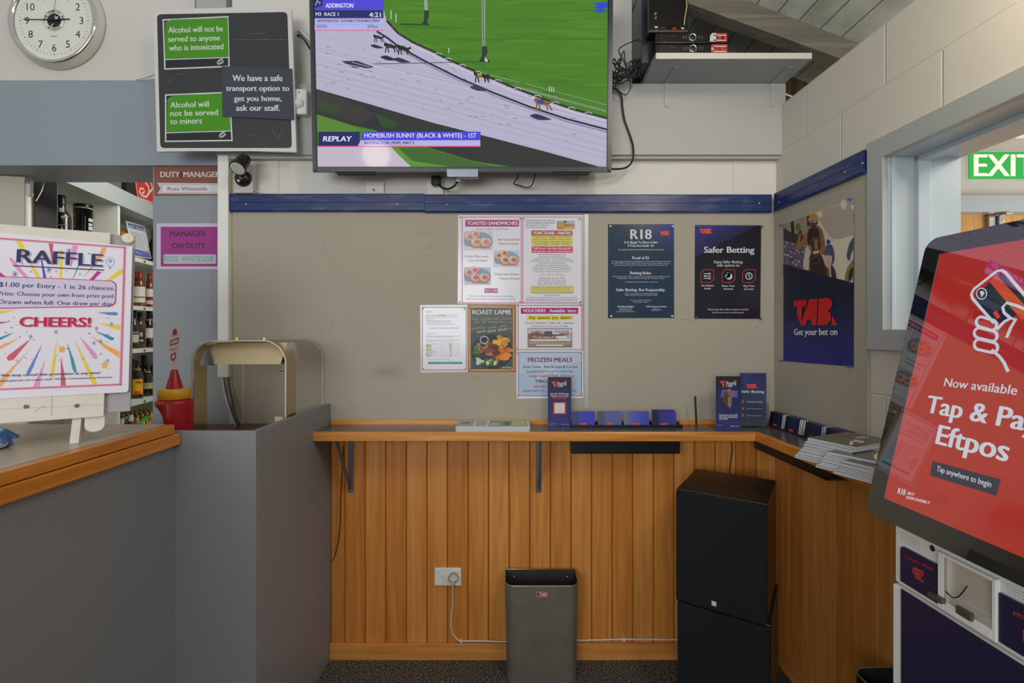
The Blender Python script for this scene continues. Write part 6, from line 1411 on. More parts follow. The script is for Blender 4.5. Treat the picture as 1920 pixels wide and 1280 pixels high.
# the lowest visible shelf: beers and two white capped bottles
proto = None; rows = [(px, d_) for d_ in (.05, .115, .18, .245) for px in range(252, 298, 6)]
for k, (px, d_) in enumerate(rows):
    u = bu(px, d_)+(.01 if k % 2 else 0)
    if any(abs(u-q) < .03 for q in ()): continue
    u = .87+(k % 8)*.0625+(.012 if (k//8) % 2 else 0)
    lb = 'gold capped beer bottle standing in rows on the lowest visible bar shelf'
    if proto is None: proto = bottle(u, d_, .61, 'beer', 'honey', 'gold', lb, (), 1., 'gold capped beers on the low bar shelf', 12, 'bottle', 'beer_bottle')
    elif not (d_ < .1 and u < 1.0): q = copy_tree(proto); q.location = SH.world(u, .61, -d_)
bottle(bu(228, .08), .08, .61, 'slim', 'brown', 'white', 'white capped brown bottle at the far left of the beers on the low shelf', [], .92)
bottle(bu(234, .13), .13, .61, 'slim', 'brown', 'white', 'white capped brown bottle second from the left on the low shelf', [], .88)
bottle(bu(245, .06), .06, .61, 'slim', 'brown', 'white', 'tall white capped brown bottle just left of the green and yellow beer carrier', [], .97)
cu_ = .935
cr_ = thing('beer_carrier', 'green and yellow cardboard beer carrier among the bottles on the low shelf', 'carrier', mw=SH.shifted(cu_, .6105, -.02).mw)
MB().prism([(-.07, 0), (.07, 0), (.06, .16), (.05, .20), (.035, .15), (.02, .205), (.0, .15), (-.03, .205), (-.06, .16)], 0, .004, ink(206, 190, 96), 'y').box(-.07, -.066, .004, .075, 0, .15, ink(206, 190, 96)).box(.066, .07, .004, .075, 0, .15, ink(206, 190, 96)).build('sides', cr_)
MB().prism([(-.075, .175), (.06, .215), (.065, .222), (-.07, .19)], .004, .04, ink(96, 168, 60), 'y').build('handle_panel', cr_)
# first bay
gb = thing('gift_box', 'tall dark gift box with silver print on the bar shelf at the far left', 'box', mw=SH.shifted(bu(68, .1), 1.9155, -.06).mw)
gb.matrix_world = gb.matrix_world @ Matrix.Rotation(R(38), 4, 'Z')
MB().box(-.045, .045, -.045, .045, 0, .335, mat('gift_box_black', C(26, 26, 28), .3)).build('carton', gb, bevel=.002)
c = Canvas(Plane((0, 0, 0)), None, .0003)
def gp(pts, m): c.mb.add([(a*.8, -.0455-.0003, b_) for a, b_ in pts], [tuple(range(len(pts)))], m)
for k in range(5): gp([(-.025+k*.013, .01), (-.023+k*.013, .01), (-.023+k*.013, .10), (-.025+k*.013, .10)], ink(120, 124, 130))
gp([(.005+.024*math.cos(t), .155+.028*math.sin(t)) for t in [k*.52 for k in range(12)]], ink(150, 160, 172)); gp([(-.04, .30), (0, .318), (.045, .30), (.045, .296), (0, .312), (-.04, .296)], ink(150, 156, 160)); gp([(-.04, .22), (.045, .22), (.045, .222), (-.04, .222)], ink(90, 94, 98))
c.mb.build('printed_front', gb)
pb2 = bottle(bu(115.5, .1), .1, 1.9155, 'port', 'dark', 'black', 'dark port bottle with gold lettering beside the tall dark gift box', [(.20, .222, .031, ink(176, 176, 170), .35)], 1.06)
pp = SH.world(bu(115.5, .1), 1.9155, -.1); lk = Plane((pp.x, pp.y, 0), Vector((pp.y, -pp.x, 0))); lk = Plane(lk.world(0, 0, .0442), lk.ex)
c = Canvas(lk, rz, .0003); c.text('BIN', 735, 818, 503, 26, ink(206, 190, 150), 2); c.text('No', 770, 812, 546, 10, ink(206, 176, 90), 1); c.text('FINE PORT', 700, 822, 590, 10, ink(190, 186, 170), 1)
kt = c.mb.build('label_lettering'); kt.parent = pb2; kt.matrix_parent_inverse = Matrix.Translation(-pp); kt.matrix_basis = lk.mw
tn_p = SH.world(bu(156, .1), 1.9155, -.1)
tn = thing('whisky_tin', 'black round tin with silver lettering right of the port bottle', 'tin', tn_p)
MB().lathe([(0, 0), (.046, 0), (.046, .275), (.0475, .276), (.0475, .303), (.046, .305), (0, .305)], mat('tin_black', C(24, 24, 24), .2, .4), 28).build('tin_body', tn)
ca = math.atan2(-tn_p.y, -tn_p.x); tm = MB()
for k in range(7): tm.lathe([(.0465, .03+k*.033), (.0465, .04+k*.033)], ink(170, 160, 120), 8, a0=ca-1.5, a1=ca-.9)
for k in range(8): tm.lathe([(.0465, .02+k*.026), (.0465, .036+k*.026+(k % 3)*.003)], ink(196, 196, 190), 8, a0=ca+.55, a1=ca+1.1+(k % 2)*.15)
tm.lathe([(.0465, .04), (.0465, .23)], ink(120, 120, 112), 4, a0=ca+.18, a1=ca+.23); tm.build('printed_marks', tn)
tm = MB().lathe([(.048, .279), (.048, .283)], ink(206, 196, 150), 20).build('gold_band', tn)
# gift packs card, orange box, red shield sign
GP = Plane(SH.world(bu(262, .06), 1.9585, -.06), SH.ex, Vector((0, 0, 1))+SH.ey*.16); c = Canvas(GP, rz, .0004)
c.slab([(1508, 533), (1735, 600), (1816, 994), (1600, 960)], ink(214, 218, 222), .002); c.poly([(1532, 562), (1726, 616), (1740, 664), (1544, 616)], ink(56, 96, 160)); c.poly([(1610, 872), (1790, 912), (1810, 988), (1606, 950)], ink(78, 98, 176)); c.up()
c.text('GIFT PACKS', 1546, 1736, 612, 30, W, 2, 0, 660)
for k in range(12): c.line([(1566+k*4, 664+k*17), (1680+k*5+(k % 3)*8, 694+k*17)], -.0022, ink(120, 126, 140)); c.line([(1704+k*6, 702+k*17), (1726+k*6, 708+k*17)], -.0022, ink(120, 126, 140))
for k in range(20): c.ell(1620+k*9, 890+(k*37 % 50), 7, 9, ink(*((120, 150, 214), (150, 96, 180), (190, 200, 226))[k % 3]), 6)
tag(c.build('price_card'), 'tilted white and blue gift packs sheet standing on the top bar shelf', 'card')
ob_u = bu(228, .12); obx = thing('orange_box', 'small orange and green box at the left of the tilted gift packs sheet', 'box', mw=SH.shifted(ob_u, 1.9585, -.10).mw)
MB().box(-.04, .075, 0, .08, 0, .20, ink(190, 96, 34)).build('carton', obx, bevel=.001)
MB().box(-.041, .0755, -.001, 0, 0, .06, ink(54, 92, 44)).box(-.041, .0755, -.001, 0, .185, .201, ink(70, 84, 40)).box(-.03, .06, -.0015, 0, .115, .155, ink(160, 76, 28)).build('printed_band', obx)
MB().lathe([(0, .004), (.018, .003), (.018, 0)], CAPM['gold'], 14, (.055, 0, .05), 'y').build('seal', obx)
SG = Plane(SH.world(bu(265, .02), 2.3755, -.02), SH.ex); c = Canvas(SG, rz, .0005)
a0_, _z = SG.loc(*rz(1516, 200)); tz = 2.74-2.3755
c.mb.prism([(a0_, 0), (a0_+.48, 0), (a0_+.48, .36), (a0_, .36)], 0, .03, black_pl, 'y')
c.poly([(1617, 76), (1875, 30), (1862, 345), (1646, 262)], ink(204, 52, 38)); c.up(); wl3 = ink(222, 206, 190)
c.line([(1630, 76), (1655, 255), (1870, 335)], -.006, wl3); c.line([(1752, 252), (1786, 200), (1780, 130), (1735, 60)], -.018, wl3); c.line([(1760, 240), (1830, 150), (1800, 40)], -.016, wl3)
c.line([(1752, 250), (1700, 232), (1672, 190), (1680, 150), (1716, 148), (1732, 182), (1718, 206), (1700, 196)], -.014, wl3); c.line([(1786, 196), (1846, 130), (1862, 96)], -.014, wl3)
tag(c.build('shield_sign'), 'black and red shield sign with white scroll on top of the bar shelving', 'sign')

# ================================================================ THINGS ON THE WALL COUNTER
rgp = random.Random(21); paper, paper_e = ink(216, 216, 220), mat('page_edges', C(214, 216, 222), .6)
# pile of folded flyers
fz = CT+.0005; fx0, fx1 = P(855, 0, 1.995).x, P(993, 0, 1.995).x
FH = .148
for k in range(12):
    dx, dy = rgp.uniform(-.003, .003), rgp.uniform(-.002, .002); mb = MB()
    mb.box(0, fx1-fx0, 0, FH, 0, .0013, paper)
    o = mb.build('flyer')
    o.location = (fx0+dx, 1.994+dy, fz+k*.0017)
    if k < 11: tag(o, 'white folded flyer inside the low stack on the back counter', 'flyer', 'flyers stacked on the back counter')
    else:
        tag(o, 'topmost flyer of the stack, with coloured pictures showing', 'flyer', 'flyers stacked on the back counter')
        c = Canvas(Plane((0, 0, 0)), None, .0002); tz_ = .0015
        def fp(x0_, x1_, y0_, y1_, m): c.mb.add([(x0_, y0_, tz_+c.lay*.0001), (x1_, y0_, tz_+c.lay*.0001), (x1_, y1_, tz_+c.lay*.0001), (x0_, y1_, tz_+c.lay*.0001)], [(0, 1, 2, 3)], m)
        fp(.0, .07, .03, .14, ink(150, 176, 206)); fp(.135, .295, .02, .14, ink(132, 160, 128)); c.up(); fp(.01, .06, .03, .07, ink(190, 160, 110)); fp(.02, .05, .08, .11, ink(86, 116, 160)); fp(.14, .18, .03, .09, ink(176, 196, 186)); fp(.23, .29, .03, .13, ink(190, 196, 150)); fp(.20, .226, .04, .12, ink(92, 128, 92))
        for j in range(8): fp(.08, .125, .03+j*.013, .035+j*.013, ink(150, 150, 156))
        c.mb.build('printed_pictures', o)
# racing club tent cards
def prismcard(px0, px1, pyt, pyb, Y, tri, label, content, rot=0):
    p0 = P(px0, pyb, Y); w_ = (px1-px0)*Y/FPX; h_ = (pyb-pyt)*Y/FPX
    o = thing('leaflet_stand', label, 'leaflet', (p0.x+w_/2, Y, CT+.0004), rot)
    navy_c = ink(46, 50, 84, .3); mb = MB(); d_ = w_*.30 if tri else .012
    mb.prism([(-w_/2, 0), (w_/2, 0), (w_/2-.004, d_*.2), (0, d_), (-w_/2+.004, d_*.2)] if tri else [(-w_/2, 0), (w_/2, 0), (w_/2, d_), (-w_/2, d_)], 0, h_, paper, 'z').build('card', o)
    f = zt(px0, pyt, 1); pln = Plane((0, 0, 0)); c = Canvas(pln, None, .0002)
    U = lambda x, y: ((x-.5)*w_, (1-y)*h_)
    class Cv(Canvas):
        def L(s, x, y): return U(x, y)
    c = Cv(pln, None, .0002)
    fade = MATS.get('leaflet_blue_fade') or ink_fade('leaflet_blue_fade', C(62, 64, 128), C(46, 47, 60), 0, .21)
    c.rect(0, 0, 1, 1, fade); c.up(); content(c); c.mb.build('printed_front', o)
    return o
def club_logo(c):
    c.poly([(.18, .09), (.40, .085), (.36, .125), (.33, .20), (.29, .215), (.24, .15), (.19, .13)], orr); c.up(); c.poly([(.30, .10), (.34, .10), (.29, .15), (.27, .14)], ink(46, 48, 66))
    c.text('Racing', .42, .80, .155, .055, LW, 2); c.text('Club', .40, .66, .20, .055, LW, 2); c.poly([(.70, .08), (.81, .08), (.80, .115), (.70, .11)], orr)
def cont1(c):
    club_logo(c); c.text('Join the TAB Racing', .11, .89, .355, .032, LW, 2); c.text('Club for free on the', .13, .88, .40, .032, LW, 2); c.text('TAB app today', .20, .80, .44, .032, orr, 2)
    c.rect(.24, .51, .77, .75, orr); c.up(); c.rect(.29, .53, .72, .73, ink(216, 208, 206))
    c.texts([('Terms and conditions apply', .08, .42, .955, .012), ('tab.co.nz', .08, .2, .975, .012)], LW, 0); c.text('R18', .60, .68, .965, .018, LW, 2); c.text('BET RESPONSIBLY', .70, .92, .965, .012, LW, 0)
prismcard(1027, 1071, 706.5, 799, 2.112, False, 'upright navy racing leaflet with red bordered square in front of the frozen meals notice', cont1)
def cont2(c):
    club_logo(c); c.line([(.19, .37), (.14, .29), (.86, .22), (.84, .27)], .004, ink(170, 50, 60)); c.poly([(.24, .25), (.87, .27), (.83, .40), (.19, .39)], ink(86, 104, 186)); c.up()
    c.poly([(.30, .30), (.42, .27), (.52, .33), (.62, .42), (.64, .52), (.55, .60), (.40, .54), (.28, .46)], ink(96, 80, 58)); c.poly([(.47, .25), (.55, .23), (.66, .30), (.70, .36), (.58, .40), (.48, .33)], ink(166, 96, 80)); c.up()
    c.ell(.51, .262, .05, .022, ink(206, 120, 100), 10); c.poly([(.44, .38), (.62, .40), (.60, .50), (.54, .58), (.46, .50)], ink(150, 122, 96)); c.poly([(.36, .36), (.44, .35), (.47, .48), (.40, .50)], ink(64, 60, 36)); c.poly([(.50, .50), (.58, .52), (.55, .60)], ink(150, 160, 166)); c.line([(.36, .5), (.5, .6)], .006, ink(120, 70, 60))
    c.texts([('Experience the thrill', .13, .84, .735, .032), ('of racing ownership', .13, .84, .77, .032), ('and more', .13, .47, .803, .032)], LW, 2); c.text('tab.co.nz', .08, .26, .91, .014, LW, 0); c.text('R18', .58, .68, .935, .022, LW, 2); c.text('BET RESPONSIBLY', .70, .92, .932, .012, LW, 0)
prismcard(1342, 1390, 705.5, 807, 2.03, True, 'three-sided navy racing leaflet with horse picture at the counter corner', cont2)
# acrylic holder with safer betting leaflets
hp0 = P(1411, 800, 2.105); ho = thing('leaflet_holder', 'clear leaflet holder with blue safer betting leaflets in the counter corner', 'leaflet holder', (hp0.x, 2.105, CT+.0004), R(-5))
hw = .060; cls = clear('clear_acrylic', (.97, .98, .98, 1), .07, .04)
MB().box(-hw, hw, -.022, -.020, 0, .105, cls).box(-hw, hw, .016, .018, 0, .215, cls).box(-hw, hw, -.022, .018, 0, .003, cls).box(-hw, -hw+.002, -.022, .018, 0, .105, cls).box(hw-.002, hw, -.022, .018, 0, .105, cls).build('acrylic_pocket', ho)
lf = MB().box(-.055, .055, -.004, .012, .004, .232, ink(206, 208, 216)); lf.build('leaflets', ho)
class Cw(Canvas):
    def L(s, x, y): return ((x-.5)*.11, .004+(1-y)*.228)
c = Cw(Plane((0, 0, 0)), None, .0002)
c.rect(0, 0, 1, 1, ink_fade('safer_leaflet_fade', C(78, 86, 104), C(54, 58, 104), 0, .23, .2))
c.up(); hexes(c, .03, .6, .02, .22, .07, ink(70, 78, 150), lambda x, y: x+y*1.5 < .55); c.up()
tab_logo(c, .24, .205, .68, .29, orr); c.text('Safer Betting', .05, .92, .375, .05, LW, 2)
for k, t in enumerate(('Set Volume Limits', 'Pause Your Account', 'Stop Your Account')): badge(c, .11, .54+k*.13, .05, k, ink(190, 66, 66), LW, .01); c.text(t, .26, .86, .555+k*.13, .025, LW, 1)
c.mb.build('printed_front', ho, loc=(0, -.0042, 0))
# booklets in the black rack on the back counter
rx0, rx1 = P(1072, 0, 2.09).x, P(1279, 0, 2.09).x
tag(MB().box(rx0, rx1, 2.082, 2.085, CT+.0003, CT+.012, black_pl).box(rx0, rx1, 2.085, 2.125, CT+.0003, CT+.0035, black_pl).box(rx0, rx1, 2.1245, 2.127, CT+.0003, CT+.018, black_pl).build('booklet_rack'), 'low black booklet rack on the back counter beside the upright navy leaflet', 'rack')
def booklet(loc, ex, ez, w_, h_, label, group, lo=(64, 68, 86), hi=(50, 54, 150), pat=True, logo=True, th=.0035):
    pl2 = Plane(loc, ex, ez); o = thing('booklet', label, 'booklet', mw=pl2.mw, group=group)
    MB().box(.0004, w_-.0004, .0003, th-.0003, .0003, h_-.0003, paper_e).build('pages', o)
    class Cb(Canvas):
        def L(s, x, y): return (x*w_, (1-y)*h_)
    c = Cb(Plane((0, 0, 0)), None, .00012); c.lay = 0
    c.mb.box(0, w_, 0, .0003, 0, h_, ink(*hi, .3)); c.mb.box(0, w_, th-.0003, th, 0, h_, ink(*hi, .3)); c.lay = 1
    if pat:
        for k in range(6): t = k/6; c.rect(t, 0, t+.168, 1, ink(*[int(a+(b_-a)*t) for a, b_ in zip(lo, hi)], .22))
        c.up(); hexes(c, .3, .98, .05, .98, .085, ink(*[int(v*1.35+14) for v in hi]), lambda x, y: True); c.up()
    if logo: tab_logo(c, .33, .76, .68, .97, orr)
    c.mb.build('cover', o); return o
bk_lean = Vector((0, .16, 1))
for k, (a, b_, yt, d_) in enumerate(((1072, 1115.5, 769.5, 0), (1121, 1165.5, 769, 0), (1169.5, 1217, 769, 0), (1223, 1268, 769, 0), (1224, 1266, 766, .008))):
    p0 = P(a, 800, 2.09); w_ = (b_-a)*2.09/FPX
    lb = ('first booklet from the left in the black rack, with bright hexagon pattern', 'second booklet in the black rack, with creased grey left half', 'third booklet in the black rack, with wide grey left edge', 'rightmost front booklet in the black rack, mostly dark', 'booklet standing just behind the rightmost one in the black rack')[k]
    booklet((p0.x, 2.087+d_, CT+.004), (1, 0, 0), bk_lean, w_, .0645+(.006 if k == 4 else 0), lb, 'booklets in the black rack', *(((70, 76, 110), (48, 56, 170)), ((84, 88, 104), (76, 84, 150)), ((110, 118, 136), (52, 60, 170)), ((48, 48, 66), (50, 54, 140)), ((48, 48, 66), (50, 54, 140)))[k])
# booklet piles on the right counter
lean_r = Vector((.14, 0, 1))
rr0, rr1 = P(1438, 0, 2.137), None
Yp = (2.125, 2.012, 1.882, 1.768); cnt = (4, 6, 5, 8); names = ('farthest', 'second farthest', 'second nearest', 'nearest')
rk = Plane((1.117, 2.13, CT+.0003), EU)
tag(MB().box(-.01, .475, -.003, 0, 0, .008, black_pl).box(-.01, .475, -.0, .05, 0, .003, black_pl).build('booklet_rack', mw=rk.mw), 'low black booklet rack along the right wall counter', 'rack')
for k in range(4):
    for j in range(cnt[k]):
        Y = Yp[k]; X = 1.118+(2.13-Y)*.0372+j*.0049+.001
        off = rgp.uniform(0, .004) if j else 0
        lb = 'front navy booklet of the %s pile along the right wall' % names[k] if j == 0 else ('white-edged booklet behind the front one in the %s pile along the right wall' % names[k])
        booklet((X, Y-off, CT+.0036), EU, lean_r, .092, .060+(.002 if j % 2 else 0), lb, 'booklets in the %s pile on the right counter' % names[k], (22, 24, 36), (30, 32, 76), j == 0, j == 0, .0042)
# pen on its stand
pn = P(1306, 793, 2.10); po = thing('counter_pen', 'black pen standing upright on a chain base on the back counter', 'pen', (pn.x, 2.10, CT+.0003))
MB().tube([(0, 0, .004), (-.006, 0, .132)], .0042, black_pl, 10).tube([(0, 0, .0), (0, 0, .01)], [.006, .003], black_pl, 10).build('pen_body', po)
ch = MB()
for k in range(9): a = k*.012; ch.lathe([(0, .004), (.0022, .002), (0, 0)], steel, 8, (.006+a*.35, -.004+.006*math.sin(k), 0))
ch.build('ball_chain', po)
# fanned magazines on the right counter
mcov, mnav = ink(92, 84, 76, .25), ink(34, 38, 66, .25)
def magazine(x, y, z_, ang, label, group, th, tilt=0., cover=0):
    o = thing('magazine', label, 'magazine', (x, y, z_), ang, group); o.rotation_euler = (0, tilt, ang)
    w_, h_ = .148, .21
    MB().box(-h_/2, h_/2, -w_/2, w_/2, 0, th, paper_e).build('pages', o)
    mb = MB(); t = th+.0002; m = mcov if cover != 2 else mnav
    mb.box(-h_/2, h_/2, -w_/2, w_/2, th, t, m)
    if cover == 1:
        def q(x0_, y0_, x1_, y1_, m_, s_=.0): mb.add([(x0_, y0_, t+.0002), (x1_, y0_+s_, t+.0002), (x1_, y1_+s_, t+.0002), (x0_, y1_, t+.0002)], [(0, 1, 2, 3)], m_)
        q(-.09, -.055, -.03, -.045, ink(206, 190, 166), .03); q(-.03, -.05, .005, -.02, ink(196, 180, 160), .01); q(-.07, -.065, -.035, -.05, ink(120, 90, 84), .01); q(.03, .0, .085, .008, ink(190, 184, 176), .0); q(.03, -.014, .085, -.006, ink(180, 174, 160), .0); q(.05, .045, .09, .058, ink(200, 70, 60))
    if cover == 2: mb.add([(-.06, -.06, t+.0002), (0, -.06, t+.0002), (0, -.055, t+.0002), (-.06, -.055, t+.0002)], [(0, 1, 2, 3)], ink(150, 156, 170))
    mb.build('cover', o); return o
th = .0038
for g, (cx, cy, n_, an, nm) in enumerate(((1.075, 1.565, 15, R(24), 'rear'), (1.078, 1.468, 11, R(30), 'middle'), (1.085, 1.385, 9, R(22), 'front'))):
    for k in range(n_):
        e_ = k*.0042*(1-.02*k)
        top_ = k == n_-1
        lb = ('topmost brown covered magazine of the %s fanned stack on the right counter' % nm) if top_ else 'white-edged magazine within the %s fanned stack on the right counter' % nm
        zz_ = CT+.0006+k*(th+.0006)+(0 if g == 0 else 0)
        magazine(cx-.028+e_+rgp.uniform(-.002, .002), cy+rgp.uniform(-.004, .004)-(0 if g == 0 else 0), zz_+(0 if g == 0 else .0), an+rgp.uniform(-.035, .035), lb, 'magazines in the %s fanned stack' % nm, th, 0., 1 if top_ else 0)
# ================================================================ BETTING KIOSK
YF = 1.07
KS = Plane((.724*YF, YF, EYE-.370*YF), EU, (.132, 0, .559))
KP = Plane((.780*YF, YF, 0), EU)
kz = zt(1560, 380, .46875); k4 = zt(1560, 880, .3125)
ki = thing('betting_kiosk', 'white and navy self-service betting kiosk with tilted red touch screen', 'kiosk', mw=KP.mw)
KM = KP.mw.inverted()
kw = mat('kiosk_white', C(234, 234, 228), .38); kn = mat('kiosk_navy', C(34, 32, 66), .35); kb = mat('kiosk_bezel_black', C(14, 14, 15), .02, 0, .5, ior=2.3)
KW = .47
f4 = lambda x, y: KP.loc(*k4(x, y))
zt1 = EYE-.629*.78*YF*0+0
zl = f4(420, 712)[1]; zpb = f4(415, 668)[1]; zpt = f4(415, 455)[1]; zmid = .908
low_ = MB().box(0, KW, 0, .355, .0, zmid-.004, kw); low_.build('lower_cabinet', ki, bevel=.004)
MB().box(.002, KW-.002, .004, .355, zmid, 1.06, kw).build('upper_housing', ki, bevel=.004)
a0 = f4(420, 712)[0]
MB().box(a0, KW-.02, -.003, -.0005, .05, zl, kn).build('door_panel', ki, bevel=.001)
a1, a2 = f4(415, 600)[0], f4(632, 700)[0]
pts = [(a1, zpb), (a2, zpb), (a2, zpt), (a1+.008, zpt)]+[(a1+.008-.008*math.sin(R(t)), zpt-.008+.008*math.cos(R(t))) for t in (0, 30, 60, 90)][1:]
tlp = MB().prism(pts, -.002, .0035, kn, 'y').build('ticket_label_panel', ki)
red_i = ink(206, 60, 60)
c = Canvas(KP.shifted(0, 0, .0022), k4, .0002)
c.text('COLLECT TICKET', 432, 614, 524, 14, red_i, 1, 0, 612)
c.poly([(484, 592), (496, 584), (548, 612), (550, 640), (540, 640), (538, 620), (494, 600), (494, 628), (486, 626)], red_i); c.poly([(496, 606), (534, 624), (536, 668), (500, 652)], red_i); c.poly([(536, 662), (552, 668), (544, 682)], red_i); c.up()
for k in range(4): c.line([(502, 620+k*9), (530, 633+k*9)], -.0007, kn)
o = c.mb.build('label_print'); o.parent = tlp; o.matrix_parent_inverse = KM; o.matrix_basis = KP.shifted(0, 0, .0022).mw
a3, a4 = f4(650, 600)[0], f4(1003, 700)[0]; zs = f4(650, 488)[1]; i0, i1, iz0, iz1 = f4(690, 600)[0], f4(975, 700)[0], f4(975, 962)[1], f4(690, 528)[1]
fr_ = MB()
for x0_, x1_, z0_, z1_ in ((a3, i0, zpb-.003, zs), (i1, a4, zpb-.003, zs), (i0, i1, iz1, zs), (i0, i1, zpb-.003, iz0)): fr_.box(x0_, x1_, -.006, .0035, z0_, z1_, kw)
fr_.build('ticket_slot_frame', ki, bevel=.0015)
br_ = mat('brushed_slot_metal', C(206, 202, 190), .3, .35, bump=.02, bscale=300, stretch=(1, 1, 30))
slot_ = MB().box(i0, i1, .0015, .0034, iz0, iz1, br_).box(i0, i0+.006, -.006, .0015, iz0, iz1, br_).prism([(i0, iz0), (i1, iz0), (i1, iz0+.018), (i0, iz0+.012)], -.004, .001, br_, 'y').build('slot_back', ki)
MB().tube(curve([(i0+.004, -.006, iz0+.022), (i0+.020, -.010, iz0+.020), (i0+.036, -.012, iz0+.03), (i0+.048, -.008, iz0+.055)]), .0012, black_rub, 6).build('slot_wire', slot_)
MB().box(a3-.012, a3+.018, -.016, -.007, zpb+.012, zpb+.022, mat('slot_lip_bronze', C(110, 100, 84), .35, .6)).build('slot_lip', slot_); MB().box(i0+.03, i0+.058, -.012, -.005, iz0-.004, iz0+.01, mat('slot_lip_bronze', C(110, 100, 84), .35, .6)).build('slot_lip', slot_)
a5 = f4(1006, 900)[0]; z5 = f4(1006, 738)[1]
plp = MB().box(a5, KW-.02, -.002, .0035, zpb, z5, kn).build('payment_label_panel', ki)
c = Canvas(KP.shifted(0, 0, .0022), k4, .0002); c.text('PRINT', 1090, 1215, 876, 26, red_i, 1, 0, 925); c.poly([(1145, 960), (1215, 990), (1215, 1060), (1148, 1030)], red_i)
o = c.mb.build('label_print'); o.parent = plp; o.matrix_parent_inverse = KM; o.matrix_basis = KP.shifted(0, 0, .0022).mw
dots = MB(); dm_ = mat('speaker_hole', C(176, 176, 172), .6)
for i in range(12):
    for j in range(4):
        x, z_ = f4(402, 372)[0]+i*.0042, f4(402, 372)[1]-.002-j*.0055
        dots.add([(x-.001, .0035, z_-.001), (x+.001, .0035, z_-.001), (x+.001, .0035, z_+.001), (x-.001, .0035, z_+.001)], [(0, 1, 2, 3)], dm_)
for i in range(14):
    for j in range(5):
        x, z_ = f4(1010, 660)[0]+i*.0042, f4(1010, 668)[1]-.002-j*.0055
        dots.add([(x-.001, .0035, z_-.001), (x+.001, .0035, z_-.001), (x+.001, .0035, z_+.001), (x-.001, .0035, z_+.001)], [(0, 1, 2, 3)], dm_)
dots.build('speaker_holes', ki)
px_, pz_ = f4(590, 472); MB().lathe([(0, .0012), (.005, .001), (.0062, 0)], mat('scanner_dark', C(30, 32, 46), .2), 16, (px_, .004, pz_), 'y').build('camera_eye', ki)
# tilted screen
Lk = KS.loc; SW = .395
bl = Lk(1622, 957); tlk = Lk(1742, 448); Hs = tlk[1]-bl[1]
def rrk(x0_, x1_, z0_, z1_, r_, n_=6):
    p = []
    for cx, cz, a in ((x1_-r_, z1_-r_, 0), (x0_+r_, z1_-r_, 90), (x0_+r_, z0_+r_, 180), (x1_-r_, z0_+r_, 270)):
        for k in range(n_+1): t = R(a+90*k/n_); p.append((cx+r_*math.cos(t), cz+r_*math.sin(t)))
    return p
def kchild(mb, name, plane=KS, **k):
    o = mb.build(name, **k); o.parent = ki; o.matrix_parent_inverse = KM; o.matrix_basis = plane.mw; return o
x0_, z0_, z1_ = 0.0, bl[1], bl[1]+.612
kchild(MB().prism(rrk(x0_, SW, z0_, z1_, .028), 0, .012, kb, 'y'), 'screen_glass')
kchild(MB().prism(rrk(x0_+.006, SW-.006, z0_+.006, z1_-.006, .026), .0125, .05, black_pl, 'y'), 'screen_back')
kchild(MB().box(.08, SW-.08, .05, .20, .02, .30, black_pl), 'screen_arm')
c = Canvas(KS, kz, .00015); SCR = lambda r_, g_, b_, s_=1.: glow(r_, g_, b_, s_, 2.3)
ax0 = Lk(*kz(210, 1178))[0]; az0 = Lk(*kz(207, 1180))[1]; az1 = Lk(*kz(482, 196))[1]; ax1 = SW-.045
def sc_rect(x0__, z0__, x1__, z1__, m): c.mb.add([(x0__, -c.lay*c.step, z0__), (x1__, -c.lay*c.step, z0__), (x1__, -c.lay*c.step, z1__), (x0__, -c.lay*c.step, z1__)], [(0, 1, 2, 3)], m)
sc_rect(ax0-.0015, az0, ax0, az1, ink(120, 124, 130)); sc_rect(ax0, az0, ax1, az1, SCR(154, 32, 25)); c.up()
LWk, NVk, ORk = SCR(186, 190, 200), SCR(26, 28, 50), SCR(186, 62, 40)
def ktext(t, xl, yl, yt, m, bold, sq=1.0):
    vs, fs = text_geo(t, bold); p = c.L(xl, yl); h_ = c.L(xl, yt)[1]-p[1]; s_ = h_/CAP; a = min(v[0] for v in vs)
    c.mb.add([(p[0]+(x-a)*s_*sq, -c.lay*c.step-lift(t, bold, i), p[1]+y*s_) for i, (x, y) in enumerate(vs)], fs, m)
ktext('Now available', 447, 733, 700, LWk, 1); ktext('Tap & Pay', 372, 836, 768, LWk, 2, 1.0); ktext('Eftpos', 412, 962, 884, LWk, 2, 1.0)
c.poly([(402, 1032), (676, 1106), (658, 1172), (392, 1090)], NVk); c.up()
c.text('Tap anywhere to begin', 418, 636, 1072, 22, LWk, 1, 0, 1138); c.text('R18', 262, 292, 1162, 24, LWk, 2, 0, 1170); c.text('BET', 302, 330, 1166, 12, LWk, 2, 0, 1173); c.text('RESPONSIBLY', 298, 392, 1182, 11, LWk, 2, 0, 1206)
